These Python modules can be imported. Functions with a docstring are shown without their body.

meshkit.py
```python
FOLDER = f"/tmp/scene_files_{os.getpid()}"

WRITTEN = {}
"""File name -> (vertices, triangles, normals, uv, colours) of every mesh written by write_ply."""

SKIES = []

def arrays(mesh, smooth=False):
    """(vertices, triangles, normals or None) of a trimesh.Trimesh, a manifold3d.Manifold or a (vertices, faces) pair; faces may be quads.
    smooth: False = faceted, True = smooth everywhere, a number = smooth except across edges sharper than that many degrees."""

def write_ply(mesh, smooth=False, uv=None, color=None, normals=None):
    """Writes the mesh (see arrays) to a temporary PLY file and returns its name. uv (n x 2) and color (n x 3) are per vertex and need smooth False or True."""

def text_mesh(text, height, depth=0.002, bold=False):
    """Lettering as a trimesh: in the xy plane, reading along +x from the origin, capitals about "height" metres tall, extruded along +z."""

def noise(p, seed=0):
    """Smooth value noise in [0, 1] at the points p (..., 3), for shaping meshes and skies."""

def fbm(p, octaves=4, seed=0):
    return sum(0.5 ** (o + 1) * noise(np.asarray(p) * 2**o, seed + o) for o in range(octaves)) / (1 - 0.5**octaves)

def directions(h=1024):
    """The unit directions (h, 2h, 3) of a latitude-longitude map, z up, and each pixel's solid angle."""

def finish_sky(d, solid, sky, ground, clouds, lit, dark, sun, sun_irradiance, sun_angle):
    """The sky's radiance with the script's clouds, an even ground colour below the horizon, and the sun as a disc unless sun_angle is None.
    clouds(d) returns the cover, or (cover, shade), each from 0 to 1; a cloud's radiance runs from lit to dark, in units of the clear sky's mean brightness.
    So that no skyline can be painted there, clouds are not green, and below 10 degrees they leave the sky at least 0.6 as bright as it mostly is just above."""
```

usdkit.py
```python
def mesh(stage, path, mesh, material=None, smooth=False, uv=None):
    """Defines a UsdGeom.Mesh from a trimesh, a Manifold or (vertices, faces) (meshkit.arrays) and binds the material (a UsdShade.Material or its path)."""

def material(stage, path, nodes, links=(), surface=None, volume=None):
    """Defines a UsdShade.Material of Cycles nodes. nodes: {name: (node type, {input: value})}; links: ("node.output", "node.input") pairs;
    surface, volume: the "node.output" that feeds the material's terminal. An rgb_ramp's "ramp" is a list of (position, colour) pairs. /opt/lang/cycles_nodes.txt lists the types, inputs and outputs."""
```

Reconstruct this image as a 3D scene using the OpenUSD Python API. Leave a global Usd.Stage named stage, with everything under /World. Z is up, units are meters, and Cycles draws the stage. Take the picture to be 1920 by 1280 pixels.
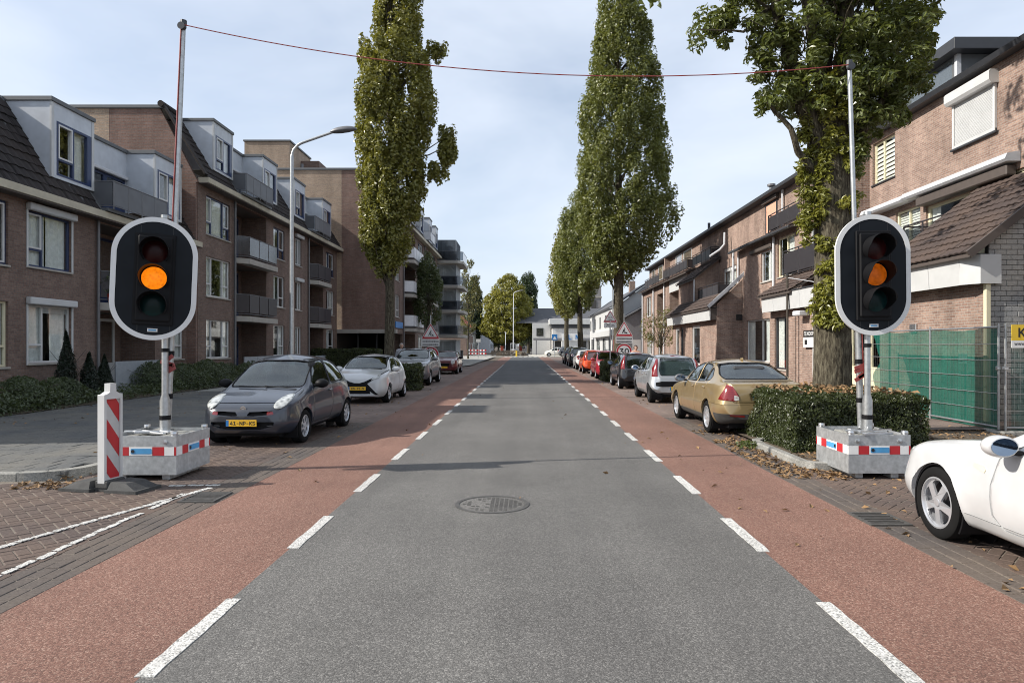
import math, random
import numpy as np, trimesh, usdkit, meshkit
import manifold3d as m3
from scipy.interpolate import PchipInterpolator
from shapely.geometry import Polygon, LineString, Point, MultiPolygon, box as sbox
from shapely import affinity
from shapely.ops import unary_union
from pxr import Usd, UsdGeom, UsdLux, UsdShade, Sdf, Gf, Vt

stage = Usd.Stage.CreateInMemory()
UsdGeom.SetStageUpAxis(stage, 'Z'); UsdGeom.SetStageMetersPerUnit(stage, 1.0)
UsdGeom.Xform.Define(stage, '/World'); UsdGeom.Scope.Define(stage, '/World/Looks')
PI = math.pi
# ------------------------------------------------------------------ camera, sky, sun, exposure
CAM_H = 1.72
cam = UsdGeom.Camera.Define(stage, '/World/camera')
cam.AddTranslateOp().Set(Gf.Vec3d(0, 0, CAM_H)); cam.AddRotateXOp().Set(90.0)
cam.CreateHorizontalApertureAttr(36.0); cam.CreateVerticalApertureAttr(24.0)
cam.CreateFocalLengthAttr(23.4375)
cam.CreateHorizontalApertureOffsetAttr(-25 / 1920 * 36); cam.CreateVerticalApertureOffsetAttr(8 / 1920 * 36)
cam.CreateClippingRangeAttr(Gf.Vec2f(0.05, 5000)); cam.CreateExposureAttr(0.78)
SUN = np.array([-1.42, -0.25, 1.0]); SUN /= np.linalg.norm(SUN)
sun = UsdLux.DistantLight.Define(stage, '/World/sun')
sun.CreateIntensityAttr(1.0); sun.CreateAngleAttr(0.5); sun.CreateColorAttr(Gf.Vec3f(1.0, 0.945, 0.865)); sun.CreateNormalizeAttr(True)
_z = Gf.Vec3d(*map(float, SUN)); _x = Gf.Cross(Gf.Vec3d(0, 0, 1), _z).GetNormalized(); _y = Gf.Cross(_z, _x)
_m = Gf.Matrix4d(); _m.SetRow3(0, _x); _m.SetRow3(1, _y); _m.SetRow3(2, _z)
sun.AddTransformOp().Set(_m)
SKY_K = 0.10
usdkit.material(stage, '/World/Looks/sky', {
    'sky': ('sky_texture', {'sky_type': 'single_scattering', 'sun_disc': False, 'sun_elevation': math.asin(SUN[2]),
                            'sun_rotation': math.atan2(SUN[0], SUN[1]), 'aerosol_density': 1.6, 'air_density': 1.0}),
    'tc': ('texture_coordinate', {}),
    'mp': ('mapping', {'scale': (1.0, 1.0, 2.6), 'rotation': (0, 0, 0.5)}),
    'n': ('noise_texture', {'scale': 2.1, 'detail': 7.0, 'roughness': 0.5, 'distortion': 0.25}),
    'r': ('rgb_ramp', {'ramp': [(0.30, (0.40, 0.40, 0.40)), (0.50, (0.72, 0.72, 0.72)), (0.70, (0.97, 0.97, 0.97))]}),
    'mx': ('mix_color', {'b': (5.2, 5.7, 6.5), 'use_clamp': False}),
    'bg': ('background_shader', {'strength': SKY_K})},
    [('tc.generated', 'mp.vector'), ('mp.vector', 'n.vector'), ('n.fac', 'r.fac'), ('r.color', 'mx.fac'), ('sky.color', 'mx.a'),
     ('mx.result', 'bg.color')], surface='bg.background')
dome = UsdLux.DomeLight.Define(stage, '/World/sky')
UsdShade.MaterialBindingAPI.Apply(dome.GetPrim()).Bind(UsdShade.Material.Get(stage, '/World/Looks/sky'))
dome.GetPrim().SetCustomDataByKey('kind', 'structure')

# ------------------------------------------------------------------ prims
_names = {}
def numbered(parent, name):
    k = _names.get((parent, name), 0); _names[(parent, name)] = k + 1
    return f'{parent}/{name}' if k == 0 else f'{parent}/{name}_{k:03d}'
_offs = {}
def tag(prim, label=None, cat=None, group=None, kind=None):
    for k, v in (('label', label), ('category', cat), ('group', group), ('kind', kind)):
        if v: prim.SetCustomDataByKey(k, v)
    return prim
def thing(name, label, cat, loc=(0, 0, 0), rz=0.0, group=None, world=False, kind=None):
    """An Xform at the thing's base. world=True: its parts are given in world coordinates."""
    x = UsdGeom.Xform.Define(stage, numbered('/World', name))
    x.AddTranslateOp().Set(Gf.Vec3d(*map(float, loc)))
    if rz: x.AddRotateZOp().Set(float(math.degrees(rz)))
    tag(x.GetPrim(), label, cat, group, kind)
    if world: _offs[str(x.GetPath())] = np.asarray(loc, float)
    return str(x.GetPath())
def arr(mesh):
    if isinstance(mesh, MB): return mesh.get()
    return mesh
def part(parent, name, mesh, mat, smooth=False, label=None, kind=None, cat=None, group=None):
    p = numbered(parent, name); root = '/'.join(parent.split('/')[:3])
    mesh = arr(mesh)
    v, f, _ = meshkit.arrays(mesh)
    if root in _offs: v = v - _offs[root]
    usdkit.mesh(stage, p, (v, f), M[mat] if isinstance(mat, str) else mat, smooth=smooth)
    tag(stage.GetPrimAtPath(p), label, cat, group, kind)
    return p
def top(name, mesh, mat, label=None, cat=None, group=None, kind=None, smooth=False):
    return part('/World', name, mesh, mat, smooth, label, kind, cat, group)
def sub(parent, name, loc=(0, 0, 0)):
    """A part that only holds sub-parts."""
    x = UsdGeom.Xform.Define(stage, numbered(parent, name))
    if any(loc): x.AddTranslateOp().Set(Gf.Vec3d(*map(float, loc)))
    return str(x.GetPath())
def copy_of(src, name, label, loc, rz=0.0, group=None, cat=None, mirror=False):
    x = UsdGeom.Xform.Define(stage, numbered('/World', name))
    x.GetPrim().GetReferences().AddInternalReference(src)
    x.ClearXformOpOrder()
    x.AddTranslateOp().Set(Gf.Vec3d(*map(float, loc)))
    x.AddRotateZOp().Set(float(math.degrees(rz)))
    tag(x.GetPrim(), label, cat, group)
    x.GetPrim().SetInstanceable(True)
    return str(x.GetPath())

# ------------------------------------------------------------------ mesh kit
_cb = None
def _chamfer_topo():
    sg, ax = [], []
    P = []
    for sx in (-1, 1):
        for sy in (-1, 1):
            for sz in (-1, 1):
                for k in range(3):
                    s = np.array([sx, sy, sz], float); q = s * .9; q[k] = s[k]
                    P.append(q); sg.append((sx, sy, sz)); ax.append(k)
    h = trimesh.PointCloud(np.array(P)).convex_hull
    tree = np.array(P)
    idx = np.array([np.argmin(np.abs(tree - v).sum(1)) for v in h.vertices])
    return np.array(sg, float), np.array(ax), idx[h.faces]
class MB:
    def __init__(s): s.v, s.f, s.n = [], [], 0
    def add(s, v, f=None):
        if f is None: v, f, _ = meshkit.arrays(v)
        v = np.asarray(v, float); f = np.asarray(f, int)
        if f.shape[1] == 4: f = np.vstack([f[:, [0, 1, 2]], f[:, [0, 2, 3]]])
        s.v.append(v); s.f.append(f + s.n); s.n += len(v); return s
    def box(s, x0, x1, y0, y1, z0, z1, c=0.0):
        global _cb
        lo = np.array([x0, y0, z0], float); hi = np.array([x1, y1, z1], float)
        if c <= 0:
            v = np.array([[(lo, hi)[i][0], (lo, hi)[j][1], (lo, hi)[k][2]] for i in (0, 1) for j in (0, 1) for k in (0, 1)])
            f = [[0, 1, 3, 2], [4, 6, 7, 5], [0, 4, 5, 1], [2, 3, 7, 6], [0, 2, 6, 4], [1, 5, 7, 3]]
            return s.add(v, f)
        if _cb is None: _cb = _chamfer_topo()
        sg, ax, f = _cb
        ctr, h = (lo + hi) / 2, (hi - lo) / 2
        c = min(c, h.min() * .9)
        v = sg * (h - c); v[np.arange(24), ax] = sg[np.arange(24), ax] * h[ax]
        return s.add(v + ctr, f)
    def obox(s, c, size, rz=0.0, ch=0.0, rx=0.0, ry=0.0):
        b = MB().box(-size[0] / 2, size[0] / 2, -size[1] / 2, size[1] / 2, -size[2] / 2, size[2] / 2, ch)
        v, f = b.get()
        R = trimesh.transformations.euler_matrix(rx, ry, rz)[:3, :3]
        return s.add(v @ R.T + np.asarray(c, float), f)
    def tube(s, pts, r, n=8, cap=True):
        p = np.asarray(pts, float); m = len(p)
        r = np.broadcast_to(np.asarray(r, float), (m,))
        t = np.gradient(p, axis=0) if m > 2 else np.repeat((p[1:] - p[:1]), 2, 0)
        t /= np.linalg.norm(t, axis=1, keepdims=True) + 1e-12
        a = np.cross(t[0], [0, 0, 1.0] if abs(t[0][2]) < .9 else [1.0, 0, 0]); a /= np.linalg.norm(a)
        A = []
        for i in range(m):
            a = a - t[i] * (a @ t[i]); a /= np.linalg.norm(a) + 1e-12; A.append(a)
        A = np.array(A); B = np.cross(t, A); g = np.arange(n) * 2 * PI / n
        v = p[:, None] + r[:, None, None] * (np.cos(g)[None, :, None] * A[:, None] + np.sin(g)[None, :, None] * B[:, None])
        v = v.reshape(-1, 3); i, j = np.meshgrid(np.arange(m - 1), np.arange(n), indexing='ij')
        q = np.stack([i * n + j, i * n + (j + 1) % n, (i + 1) * n + (j + 1) % n, (i + 1) * n + j], -1).reshape(-1, 4)
        f = np.vstack([q[:, [0, 1, 2]], q[:, [0, 2, 3]]])
        if cap:
            k = len(v); v = np.vstack([v, p[0], p[-1]])
            jj = np.arange(n)
            f = np.vstack([f, np.stack([np.full(n, k), (jj + 1) % n, jj], 1),
                           np.stack([np.full(n, k + 1), (m - 1) * n + jj, (m - 1) * n + (jj + 1) % n], 1)])
        return s.add(v, f)
    def prism(s, poly, a, b, plane='xy'):
        """A shapely polygon extruded from a to b along the third axis."""
        polys = poly.geoms if hasattr(poly, 'geoms') else [poly]
        for p in polys:
            if p.is_empty or p.area < 1e-9: continue
            m = trimesh.creation.extrude_polygon(p, abs(b - a))
            v = np.array(m.vertices); f = np.array(m.faces); w = v[:, 2] + min(a, b)
            if plane == 'xy': s.add(np.stack([v[:, 0], v[:, 1], w], 1), f)
            elif plane == 'yz': s.add(np.stack([w, v[:, 0], v[:, 1]], 1), f)
            else: s.add(np.stack([v[:, 0], w, v[:, 1]], 1), f[:, ::-1])
        return s
    def sheet(s, poly, z):
        polys = poly.geoms if hasattr(poly, 'geoms') else [poly]
        for p in polys:
            if p.is_empty: continue
            v, f = trimesh.creation.triangulate_polygon(p)
            v = np.c_[v, np.full(len(v), z)]; f = np.array(f)
            n = np.cross(v[f[:, 1]] - v[f[:, 0]], v[f[:, 2]] - v[f[:, 0]])[:, 2]
            f[n < 0] = f[n < 0][:, ::-1]
            s.add(v, f)
        return s
    def revolve(s, prof, n=24, o=(0, 0, 0), axis='z'):
        m = trimesh.creation.revolve(np.asarray(prof, float), sections=n)
        v = np.array(m.vertices); f = np.array(m.faces)
        if axis == 'y': v = v[:, [0, 2, 1]] * [1, -1, 1]
        if axis == 'x': v = v[:, [2, 0, 1]]
        return s.add(v + np.asarray(o, float), f)
    def text(s, txt, h, d, origin, right, up, center=False, bold=False):
        m = meshkit.text_mesh(txt, h, d, bold)
        v = np.array(m.vertices); f = np.array(m.faces)
        if center: v[:, 0] -= (v[:, 0].min() + v[:, 0].max()) / 2
        r, u = np.asarray(right, float), np.asarray(up, float); w = np.cross(r, u)
        return s.add(np.asarray(origin, float) + v[:, :1] * r + v[:, 1:2] * u + v[:, 2:] * w, f)
    def xform(s, mat):
        v, f = s.get(); m = np.asarray(mat, float); s.v = [v @ m[:3, :3].T + m[:3, 3]]; s.f = [f]; return s
    def get(s): return (np.vstack(s.v), np.vstack(s.f)) if s.v else (np.zeros((0, 3)), np.zeros((0, 3), int))
def box(*a, **k): return MB().box(*a, **k)
def rot(a, o=(0, 0)):
    c, s = math.cos(a), math.sin(a)
    return lambda x, y: (o[0] + c * x - s * y, o[1] + s * x + c * y)
# ------------------------------------------------------------------ materials
M = {}
def mat(name, nodes, links, surface='p.BSDF', volume=None):
    M[name] = usdkit.material(stage, '/World/Looks/' + name, nodes, links, surface=surface, volume=volume); return name
def plain(name, col, rough=.6, metal=0.0, spec=.5, coat=0.0, vary=.12, nscale=6.0, bump=0.0, bscale=60.0, isl=0.0, coatr=.03):
    """Principled with large and fine tone variation, optional bump and per-piece variation."""
    c = np.array(col, float)
    nodes = {'g': ('geometry', {}), 'n': ('noise_texture', {'scale': nscale, 'detail': 5.0, 'roughness': .6}),
             'r': ('rgb_ramp', {'ramp': [(.3, tuple(c * (1 - vary))), (.7, tuple(np.minimum(c * (1 + vary), 1)))]}),
             'p': ('principled_bsdf', {'roughness': rough, 'metallic': metal, 'specular_ior_level': spec, 'coat_weight': coat, 'coat_roughness': coatr})}
    links = [('g.position', 'n.vector'), ('n.fac', 'r.fac')]
    out = 'r.color'
    if isl:
        nodes['m'] = ('math', {'math_type': 'multiply_add', 'value2': 2 * isl, 'value3': 1 - isl})
        nodes['mx'] = ('mix_color', {'blend_type': 'multiply', 'fac': 1.0})
        nodes['cc'] = ('combine_color', {})
        links += [('g.random_per_island', 'm.value1'), ('m.value', 'cc.r'), ('m.value', 'cc.g'), ('m.value', 'cc.b'), (out, 'mx.a'), ('cc.color', 'mx.b')]
        out = 'mx.result'
    links.append((out, 'p.base_color'))
    if bump:
        nodes['bn'] = ('noise_texture', {'scale': bscale, 'detail': 3.0}); nodes['b'] = ('bump', {'strength': bump, 'distance': .01})
        links += [('g.position', 'bn.vector'), ('bn.fac', 'b.height'), ('b.normal', 'p.normal')]
    return mat(name, nodes, links)
def aggregate(name, cols, scale, rough, patch, bump=.5, patchscale=.5, grow=.35):
    """Road surface: stones of several colours in binder, with large worn patches."""
    mat(name, {'g': ('geometry', {}), 'v': ('voronoi_texture', {'scale': scale, 'randomness': 1.0}),
               's': ('separate_color', {}), 'r': ('rgb_ramp', {'ramp': cols}),
               'n': ('noise_texture', {'scale': patchscale, 'detail': 6.0, 'roughness': .6}),
               'n2': ('noise_texture', {'scale': scale * grow, 'detail': 2.0}),
               'r2': ('rgb_ramp', {'ramp': [(.35, (1 - patch,) * 3), (.65, (1 + patch,) * 3)]}),
               'r3': ('rgb_ramp', {'ramp': [(.3, (.86,) * 3), (.7, (1.12,) * 3)]}),
               'mx': ('mix_color', {'blend_type': 'multiply', 'fac': 1.0, 'use_clamp': False}), 'mx2': ('mix_color', {'blend_type': 'multiply', 'fac': 1.0, 'use_clamp': False}), 'mx3': ('mix_color', {'blend_type': 'multiply', 'fac': 1.0, 'use_clamp': False}),
               'mp': ('mapping', {'scale': (1.6, .07, 1.0)}), 'n4': ('noise_texture', {'scale': 1.0, 'detail': 4.0, 'distortion': .3}), 'r4': ('rgb_ramp', {'ramp': [(.32, (.88, .88, .88)), (.68, (1.12, 1.12, 1.11))]}),
               'b': ('bump', {'strength': bump, 'distance': .004, 'invert': True}),
               'p': ('principled_bsdf', {'roughness': rough, 'specular_ior_level': .35})},
        [('g.position', 'v.vector'), ('g.position', 'n.vector'), ('g.position', 'n2.vector'), ('v.color', 's.color'), ('s.r', 'r.fac'), ('n.fac', 'r2.fac'), ('n2.fac', 'r3.fac'),
         ('r.color', 'mx.a'), ('r2.color', 'mx.b'), ('mx.result', 'mx2.a'), ('r3.color', 'mx2.b'), ('g.position', 'mp.vector'), ('mp.vector', 'n4.vector'), ('n4.fac', 'r4.fac'), ('mx2.result', 'mx3.a'), ('r4.color', 'mx3.b'), ('mx3.result', 'p.base_color'), ('v.distance', 'b.height'), ('b.normal', 'p.normal')])
aggregate('asphalt', [(0, (.070, .067, .063)), (.45, (.103, .099, .094)), (.8, (.133, .128, .121)), (1, (.21, .20, .188))], 125, .85, .12)
aggregate('asphalt_new', [(0, (.030, .032, .034)), (.5, (.055, .058, .061)), (1, (.12, .12, .12))], 100, .8, .10)
aggregate('asphalt_red', [(0, (.100, .054, .041)), (.4, (.160, .081, .060)), (.8, (.205, .110, .083)), (1, (.30, .20, .155))], 120, .85, .13)
aggregate('line_paint', [(0, (.17, .17, .16)), (.3, (.42, .41, .39)), (1, (.62, .61, .58))], 95, .7, .14)
aggregate('ground_soil', [(0, (.05, .04, .03)), (1, (.13, .10, .07))], 30, .95, .2)
aggregate('concrete', [(0, (.22, .215, .20)), (1, (.36, .35, .32))], 120, .85, .15, bump=.25, patchscale=1.2)
aggregate('kerb_concrete', [(0, (.15, .15, .14)), (1, (.30, .29, .265))], 120, .9, .2, bump=.3, patchscale=2.2)
aggregate('light_paving', [(0, (.33, .31, .27)), (1, (.48, .46, .41))], 60, .9, .1, bump=.2)
def paver(name, base, dark, light, tint=.25):
    """A paver colour: tone per piece, mottling and dirt."""
    mat(name, {'g': ('geometry', {}), 'r': ('rgb_ramp', {'ramp': [(0, dark), (.5, base), (1, light)]}),
               'n': ('noise_texture', {'scale': 45.0, 'detail': 6.0, 'roughness': .65}), 'r2': ('rgb_ramp', {'ramp': [(.3, (.68,) * 3), (.7, (1.25,) * 3)]}),
               'n3': ('noise_texture', {'scale': .9, 'detail': 4.0}), 'r3': ('rgb_ramp', {'ramp': [(.35, (.8, .82, .85)), (.65, (1.15, 1.1, 1.02))]}),
               'mx': ('mix_color', {'blend_type': 'multiply', 'fac': 1.0, 'use_clamp': False}), 'mx2': ('mix_color', {'blend_type': 'multiply', 'fac': 1.0, 'use_clamp': False}),
               'b': ('bump', {'strength': .5, 'distance': .004}), 'p': ('principled_bsdf', {'roughness': .85, 'specular_ior_level': .3})},
        [('g.random_per_island', 'r.fac'), ('g.position', 'n.vector'), ('g.position', 'n3.vector'), ('n.fac', 'r2.fac'), ('n3.fac', 'r3.fac'), ('r.color', 'mx.a'), ('r2.color', 'mx.b'), ('mx.result', 'mx2.a'),
         ('r3.color', 'mx2.b'), ('mx2.result', 'p.base_color'), ('n.fac', 'b.height'), ('b.normal', 'p.normal')])
paver('paver_brown', (.165, .118, .098), (.11, .082, .07), (.235, .172, .142))
paver('paver_grey', (.155, .122, .104), (.105, .088, .078), (.21, .168, .145))
paver('sidewalk_tile', (.20, .196, .185), (.125, .125, .12), (.30, .29, .27))
paver('roof_tile_dark', (.034, .026, .025), (.024, .019, .018), (.05, .038, .036))
paver('roof_tile_brown', (.11, .082, .07), (.075, .055, .048), (.16, .12, .10))
paver('block_grey', (.40, .395, .385), (.34, .335, .325), (.47, .46, .45))
paver('leaf_litter', (.44, .34, .20), (.23, .145, .075), (.62, .53, .37))
aggregate('joint_sand', [(0, (.12, .10, .084)), (1, (.22, .19, .155))], 90, .95, .2, bump=.2)
def brickwall(name, c1, c2, mortar, w=.22, h=.0625, ms=.0085, stain=.18, bump=.6):
    """Brickwork by world position: courses along z, running along whichever way the wall faces."""
    mat(name, {'g': ('geometry', {}), 'sp': ('separate_xyz', {}), 'sn': ('separate_xyz', {}), 'ab': ('math', {'math_type': 'absolute'}),
               'gt': ('math', {'math_type': 'greater_than', 'value2': .6}), 'u': ('mix_float', {}), 'cv': ('combine_xyz', {}),
               'br': ('brick_texture', {'scale': 1.0, 'brick_width': w, 'row_height': h, 'mortar_size': ms, 'mortar_smooth': .25, 'bias': -.1, 'color1': c1, 'color2': c2, 'mortar': mortar}),
               'n': ('noise_texture', {'scale': 16.0, 'detail': 5.0}), 'r': ('rgb_ramp', {'ramp': [(.3, (.82, .82, .84)), (.7, (1.2, 1.17, 1.14))]}),
               'mp': ('mapping', {'scale': (1.3, 1.3, .45)}), 'n2': ('noise_texture', {'scale': 1.0, 'detail': 6.0, 'roughness': .62}),
               'r2': ('rgb_ramp', {'ramp': [(.35, (1 - stain,) * 3), (.65, (1 + stain * .6,) * 3)]}),
               'mx': ('mix_color', {'blend_type': 'multiply', 'fac': 1.0, 'use_clamp': False}), 'mx2': ('mix_color', {'blend_type': 'multiply', 'fac': 1.0, 'use_clamp': False}),
               'b': ('bump', {'strength': bump, 'distance': .006, 'invert': True}), 'p': ('principled_bsdf', {'roughness': .88, 'specular_ior_level': .25})},
        [('g.position', 'sp.vector'), ('g.true_normal', 'sn.vector'), ('sn.x', 'ab.value1'), ('ab.value', 'gt.value1'), ('gt.value', 'u.fac'), ('sp.x', 'u.a'), ('sp.y', 'u.b'),
         ('u.result', 'cv.x'), ('sp.z', 'cv.y'), ('cv.vector', 'br.vector'), ('g.position', 'n.vector'), ('n.fac', 'r.fac'), ('g.position', 'mp.vector'), ('mp.vector', 'n2.vector'), ('n2.fac', 'r2.fac'),
         ('br.color', 'mx.a'), ('r.color', 'mx.b'), ('mx.result', 'mx2.a'), ('r2.color', 'mx2.b'), ('mx2.result', 'p.base_color'), ('br.fac', 'b.height'), ('b.normal', 'p.normal')])
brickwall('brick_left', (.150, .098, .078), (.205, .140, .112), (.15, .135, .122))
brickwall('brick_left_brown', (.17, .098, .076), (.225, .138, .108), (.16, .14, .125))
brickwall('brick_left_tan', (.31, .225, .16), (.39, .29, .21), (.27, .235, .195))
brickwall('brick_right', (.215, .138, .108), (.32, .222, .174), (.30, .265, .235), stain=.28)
brickwall('brick_far_white', (.62, .61, .58), (.68, .67, .64), (.52, .51, .49))
plain('white_paint', (.54, .54, .53), .45, vary=.05, nscale=3)
plain('white_panel', (.47, .475, .47), .5, vary=.06, nscale=2.5)
plain('panel_grey_white', (.47, .50, .54), .5, vary=.10, nscale=3, bump=.1, bscale=200)
plain('cream_paint', (.62, .57, .40), .55, vary=.05)
plain('fascia_beige', (.42, .38, .29), .75, vary=.14, nscale=2)
plain('slab_beige', (.33, .31, .275), .8, vary=.12, nscale=3)
plain('blue_paint', (.016, .028, .075), .35, vary=.1)
plain('frame_dark', (.03, .033, .04), .4, vary=.1)
plain('cap_grey', (.10, .105, .11), .6, vary=.1)
plain('rail_grey', (.10, .105, .115), .5, vary=.15, nscale=2)
plain('rail_dark', (.030, .027, .03), .45, vary=.15)
plain('rail_white', (.62, .63, .65), .5, vary=.07)
plain('panel_greyblue', (.26, .28, .30), .6, vary=.1)
plain('soffit_brown', (.09, .075, .065), .8)
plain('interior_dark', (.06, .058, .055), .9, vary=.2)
plain('dark_metal', (.035, .037, .042), .45, vary=.1)
plain('zinc_pipe', (.14, .14, .145), .5, metal=.3, vary=.15)
plain('light_gutter', (.50, .51, .53), .45, vary=.08)
plain('curtain', (.78, .77, .73), .9, vary=.12, nscale=9)
plain('blind', (.74, .73, .66), .7, vary=.06)
plain('brown_box', (.075, .06, .052), .55, vary=.1)
plain('galv', (.44, .455, .46), .45, metal=.6, vary=.22, nscale=14, bump=.08, bscale=90)
plain('galv_pole', (.42, .43, .43), .40, metal=.8, vary=.16, nscale=18)
plain('steel_bright', (.55, .56, .57), .3, metal=.9, vary=.1)
plain('black_board', (.007, .009, .012), .45, spec=.16, vary=.15, nscale=5)
plain('black_plastic', (.007, .007, .008), .55, spec=.15, vary=.1)
plain('rubber', (.045, .045, .044), .8, vary=.25, nscale=10, bump=.3)
plain('tyre', (.010, .010, .010), .85, spec=.1, vary=.15, bump=.15)
plain('tape_white', (.72, .71, .69), .4, vary=.05)
plain('tape_red', (.42, .022, .028), .4, vary=.08)
plain('tape_yellow', (.62, .42, .03), .5, vary=.05)
plain('sign_red', (.40, .018, .028), .35, vary=.05)
plain('sign_white', (.62, .62, .61), .35, vary=.03)
plain('sign_grey', (.48, .48, .47), .5, vary=.08)
plain('sign_blue', (.02, .16, .42), .35, vary=.05)
plain('ink', (.012, .012, .013), .5)
plain('plate_yellow', (.70, .40, .02), .4, vary=.03)
plain('red_cable', (.24, .04, .036), .5, vary=.05)
plain('orange_tape', (.55, .06, .02), .5)
mat('bark', {'g': ('geometry', {}), 'mp': ('mapping', {'scale': (1, 1, .22)}), 'n': ('noise_texture', {'scale': 26.0, 'detail': 6.0, 'roughness': .7}), 'r': ('rgb_ramp', {'ramp': [(.34, (.018, .014, .010)), (.5, (.072, .062, .043)), (.68, (.165, .148, .105))]}),
            'b': ('bump', {'strength': 1.0, 'distance': .03}), 'p': ('principled_bsdf', {'roughness': .95, 'specular_ior_level': .2})}, [('g.position', 'mp.vector'), ('mp.vector', 'n.vector'), ('n.fac', 'r.fac'), ('r.color', 'p.base_color'), ('n.fac', 'b.height'), ('b.normal', 'p.normal')])
plain('bark_dark', (.055, .046, .037), .95, vary=.3, nscale=14, bump=.8, bscale=38)
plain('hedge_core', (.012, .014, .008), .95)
plain('cast_iron', (.075, .072, .068), .7, metal=.2, vary=.25, nscale=12)
plain('green_cap', (.02, .12, .06), .5)
plain('sky_blue_print', (.07, .28, .52), .4)
plain('roof_far_red', (.38, .10, .05), .8, vary=.15)
plain('roof_far_grey', (.075, .077, .085), .8, vary=.1)
plain('slate_grey', (.17, .17, .18), .7, vary=.12)
plain('stone_tower', (.23, .22, .215), .9, vary=.25, nscale=1)
plain('door_red', (.35, .06, .03), .5)
plain('skin', (.48, .29, .21), .55, vary=.04)
plain('hair_grey', (.42, .40, .37), .8)
plain('hair_dark', (.018, .013, .01), .7)
plain('cloth_dark', (.045, .047, .055), .9)
plain('cloth_peach', (.60, .33, .23), .9)
plain('cloth_grey', (.33, .34, .36), .9)
# signal lamps
def lens(name, col, emit=0.0, ecol=None):
    mat(name, {'g': ('geometry', {}), 'w': ('voronoi_texture', {'scale': 70.0}), 'b': ('bump', {'strength': .3, 'distance': .003}),
               'n': ('noise_texture', {'scale': 22.0, 'detail': 3.0}), 'r': ('rgb_ramp', {'ramp': [(.32, tuple(np.array(ecol or col) * .62)), (.62, ecol or col)]}),
               'p': ('principled_bsdf', {'base_color': col, 'roughness': .35, 'specular_ior_level': .2, 'emission_strength': emit})},
        [('g.position', 'w.vector'), ('g.position', 'n.vector'), ('n.fac', 'r.fac'), ('w.distance', 'b.height'), ('b.normal', 'p.normal')] + ([('r.color', 'p.emission_color')] if emit else []))
lens('lens_red', (.022, .003, .003)); lens('lens_green', (.003, .015, .015))
lens('lens_amber_on', (.30, .07, .004), .66, (1.0, .235, .006))
lens('lens_amber_dim', (.12, .03, .003), .17, (1.0, .20, .008))
# glass
def pane(name, tint, f0=.06, rough=.02, gcol=(1, 1, 1)):
    """Window glass: clear, with a reflection that grows towards grazing angles the same from both sides."""
    mat(name, {'t': ('transparent_bsdf', {'color': tint}), 'gl': ('glossy_bsdf', {'roughness': rough, 'color': gcol}), 'lw': ('layer_weight', {'blend': .5}), 'pw': ('math', {'math_type': 'power', 'value2': 5.0}),
               'fa': ('math', {'math_type': 'multiply_add', 'value2': 1 - f0, 'value3': f0}), 'mx': ('mix_closure', {})},
        [('lw.facing', 'pw.value1'), ('pw.value', 'fa.value1'), ('fa.value', 'mx.fac'), ('t.BSDF', 'mx.closure1'), ('gl.BSDF', 'mx.closure2')], surface='mx.closure')
pane('window_pane', (.93, .95, .95), .07); pane('car_glass', (.66, .72, .71), .10); pane('car_glass_dark', (.30, .33, .33), .10)
pane('rail_glass', (.40, .42, .45), .05, .08); pane('rail_mesh_glass', (.60, .62, .65), .06, .1)
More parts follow.
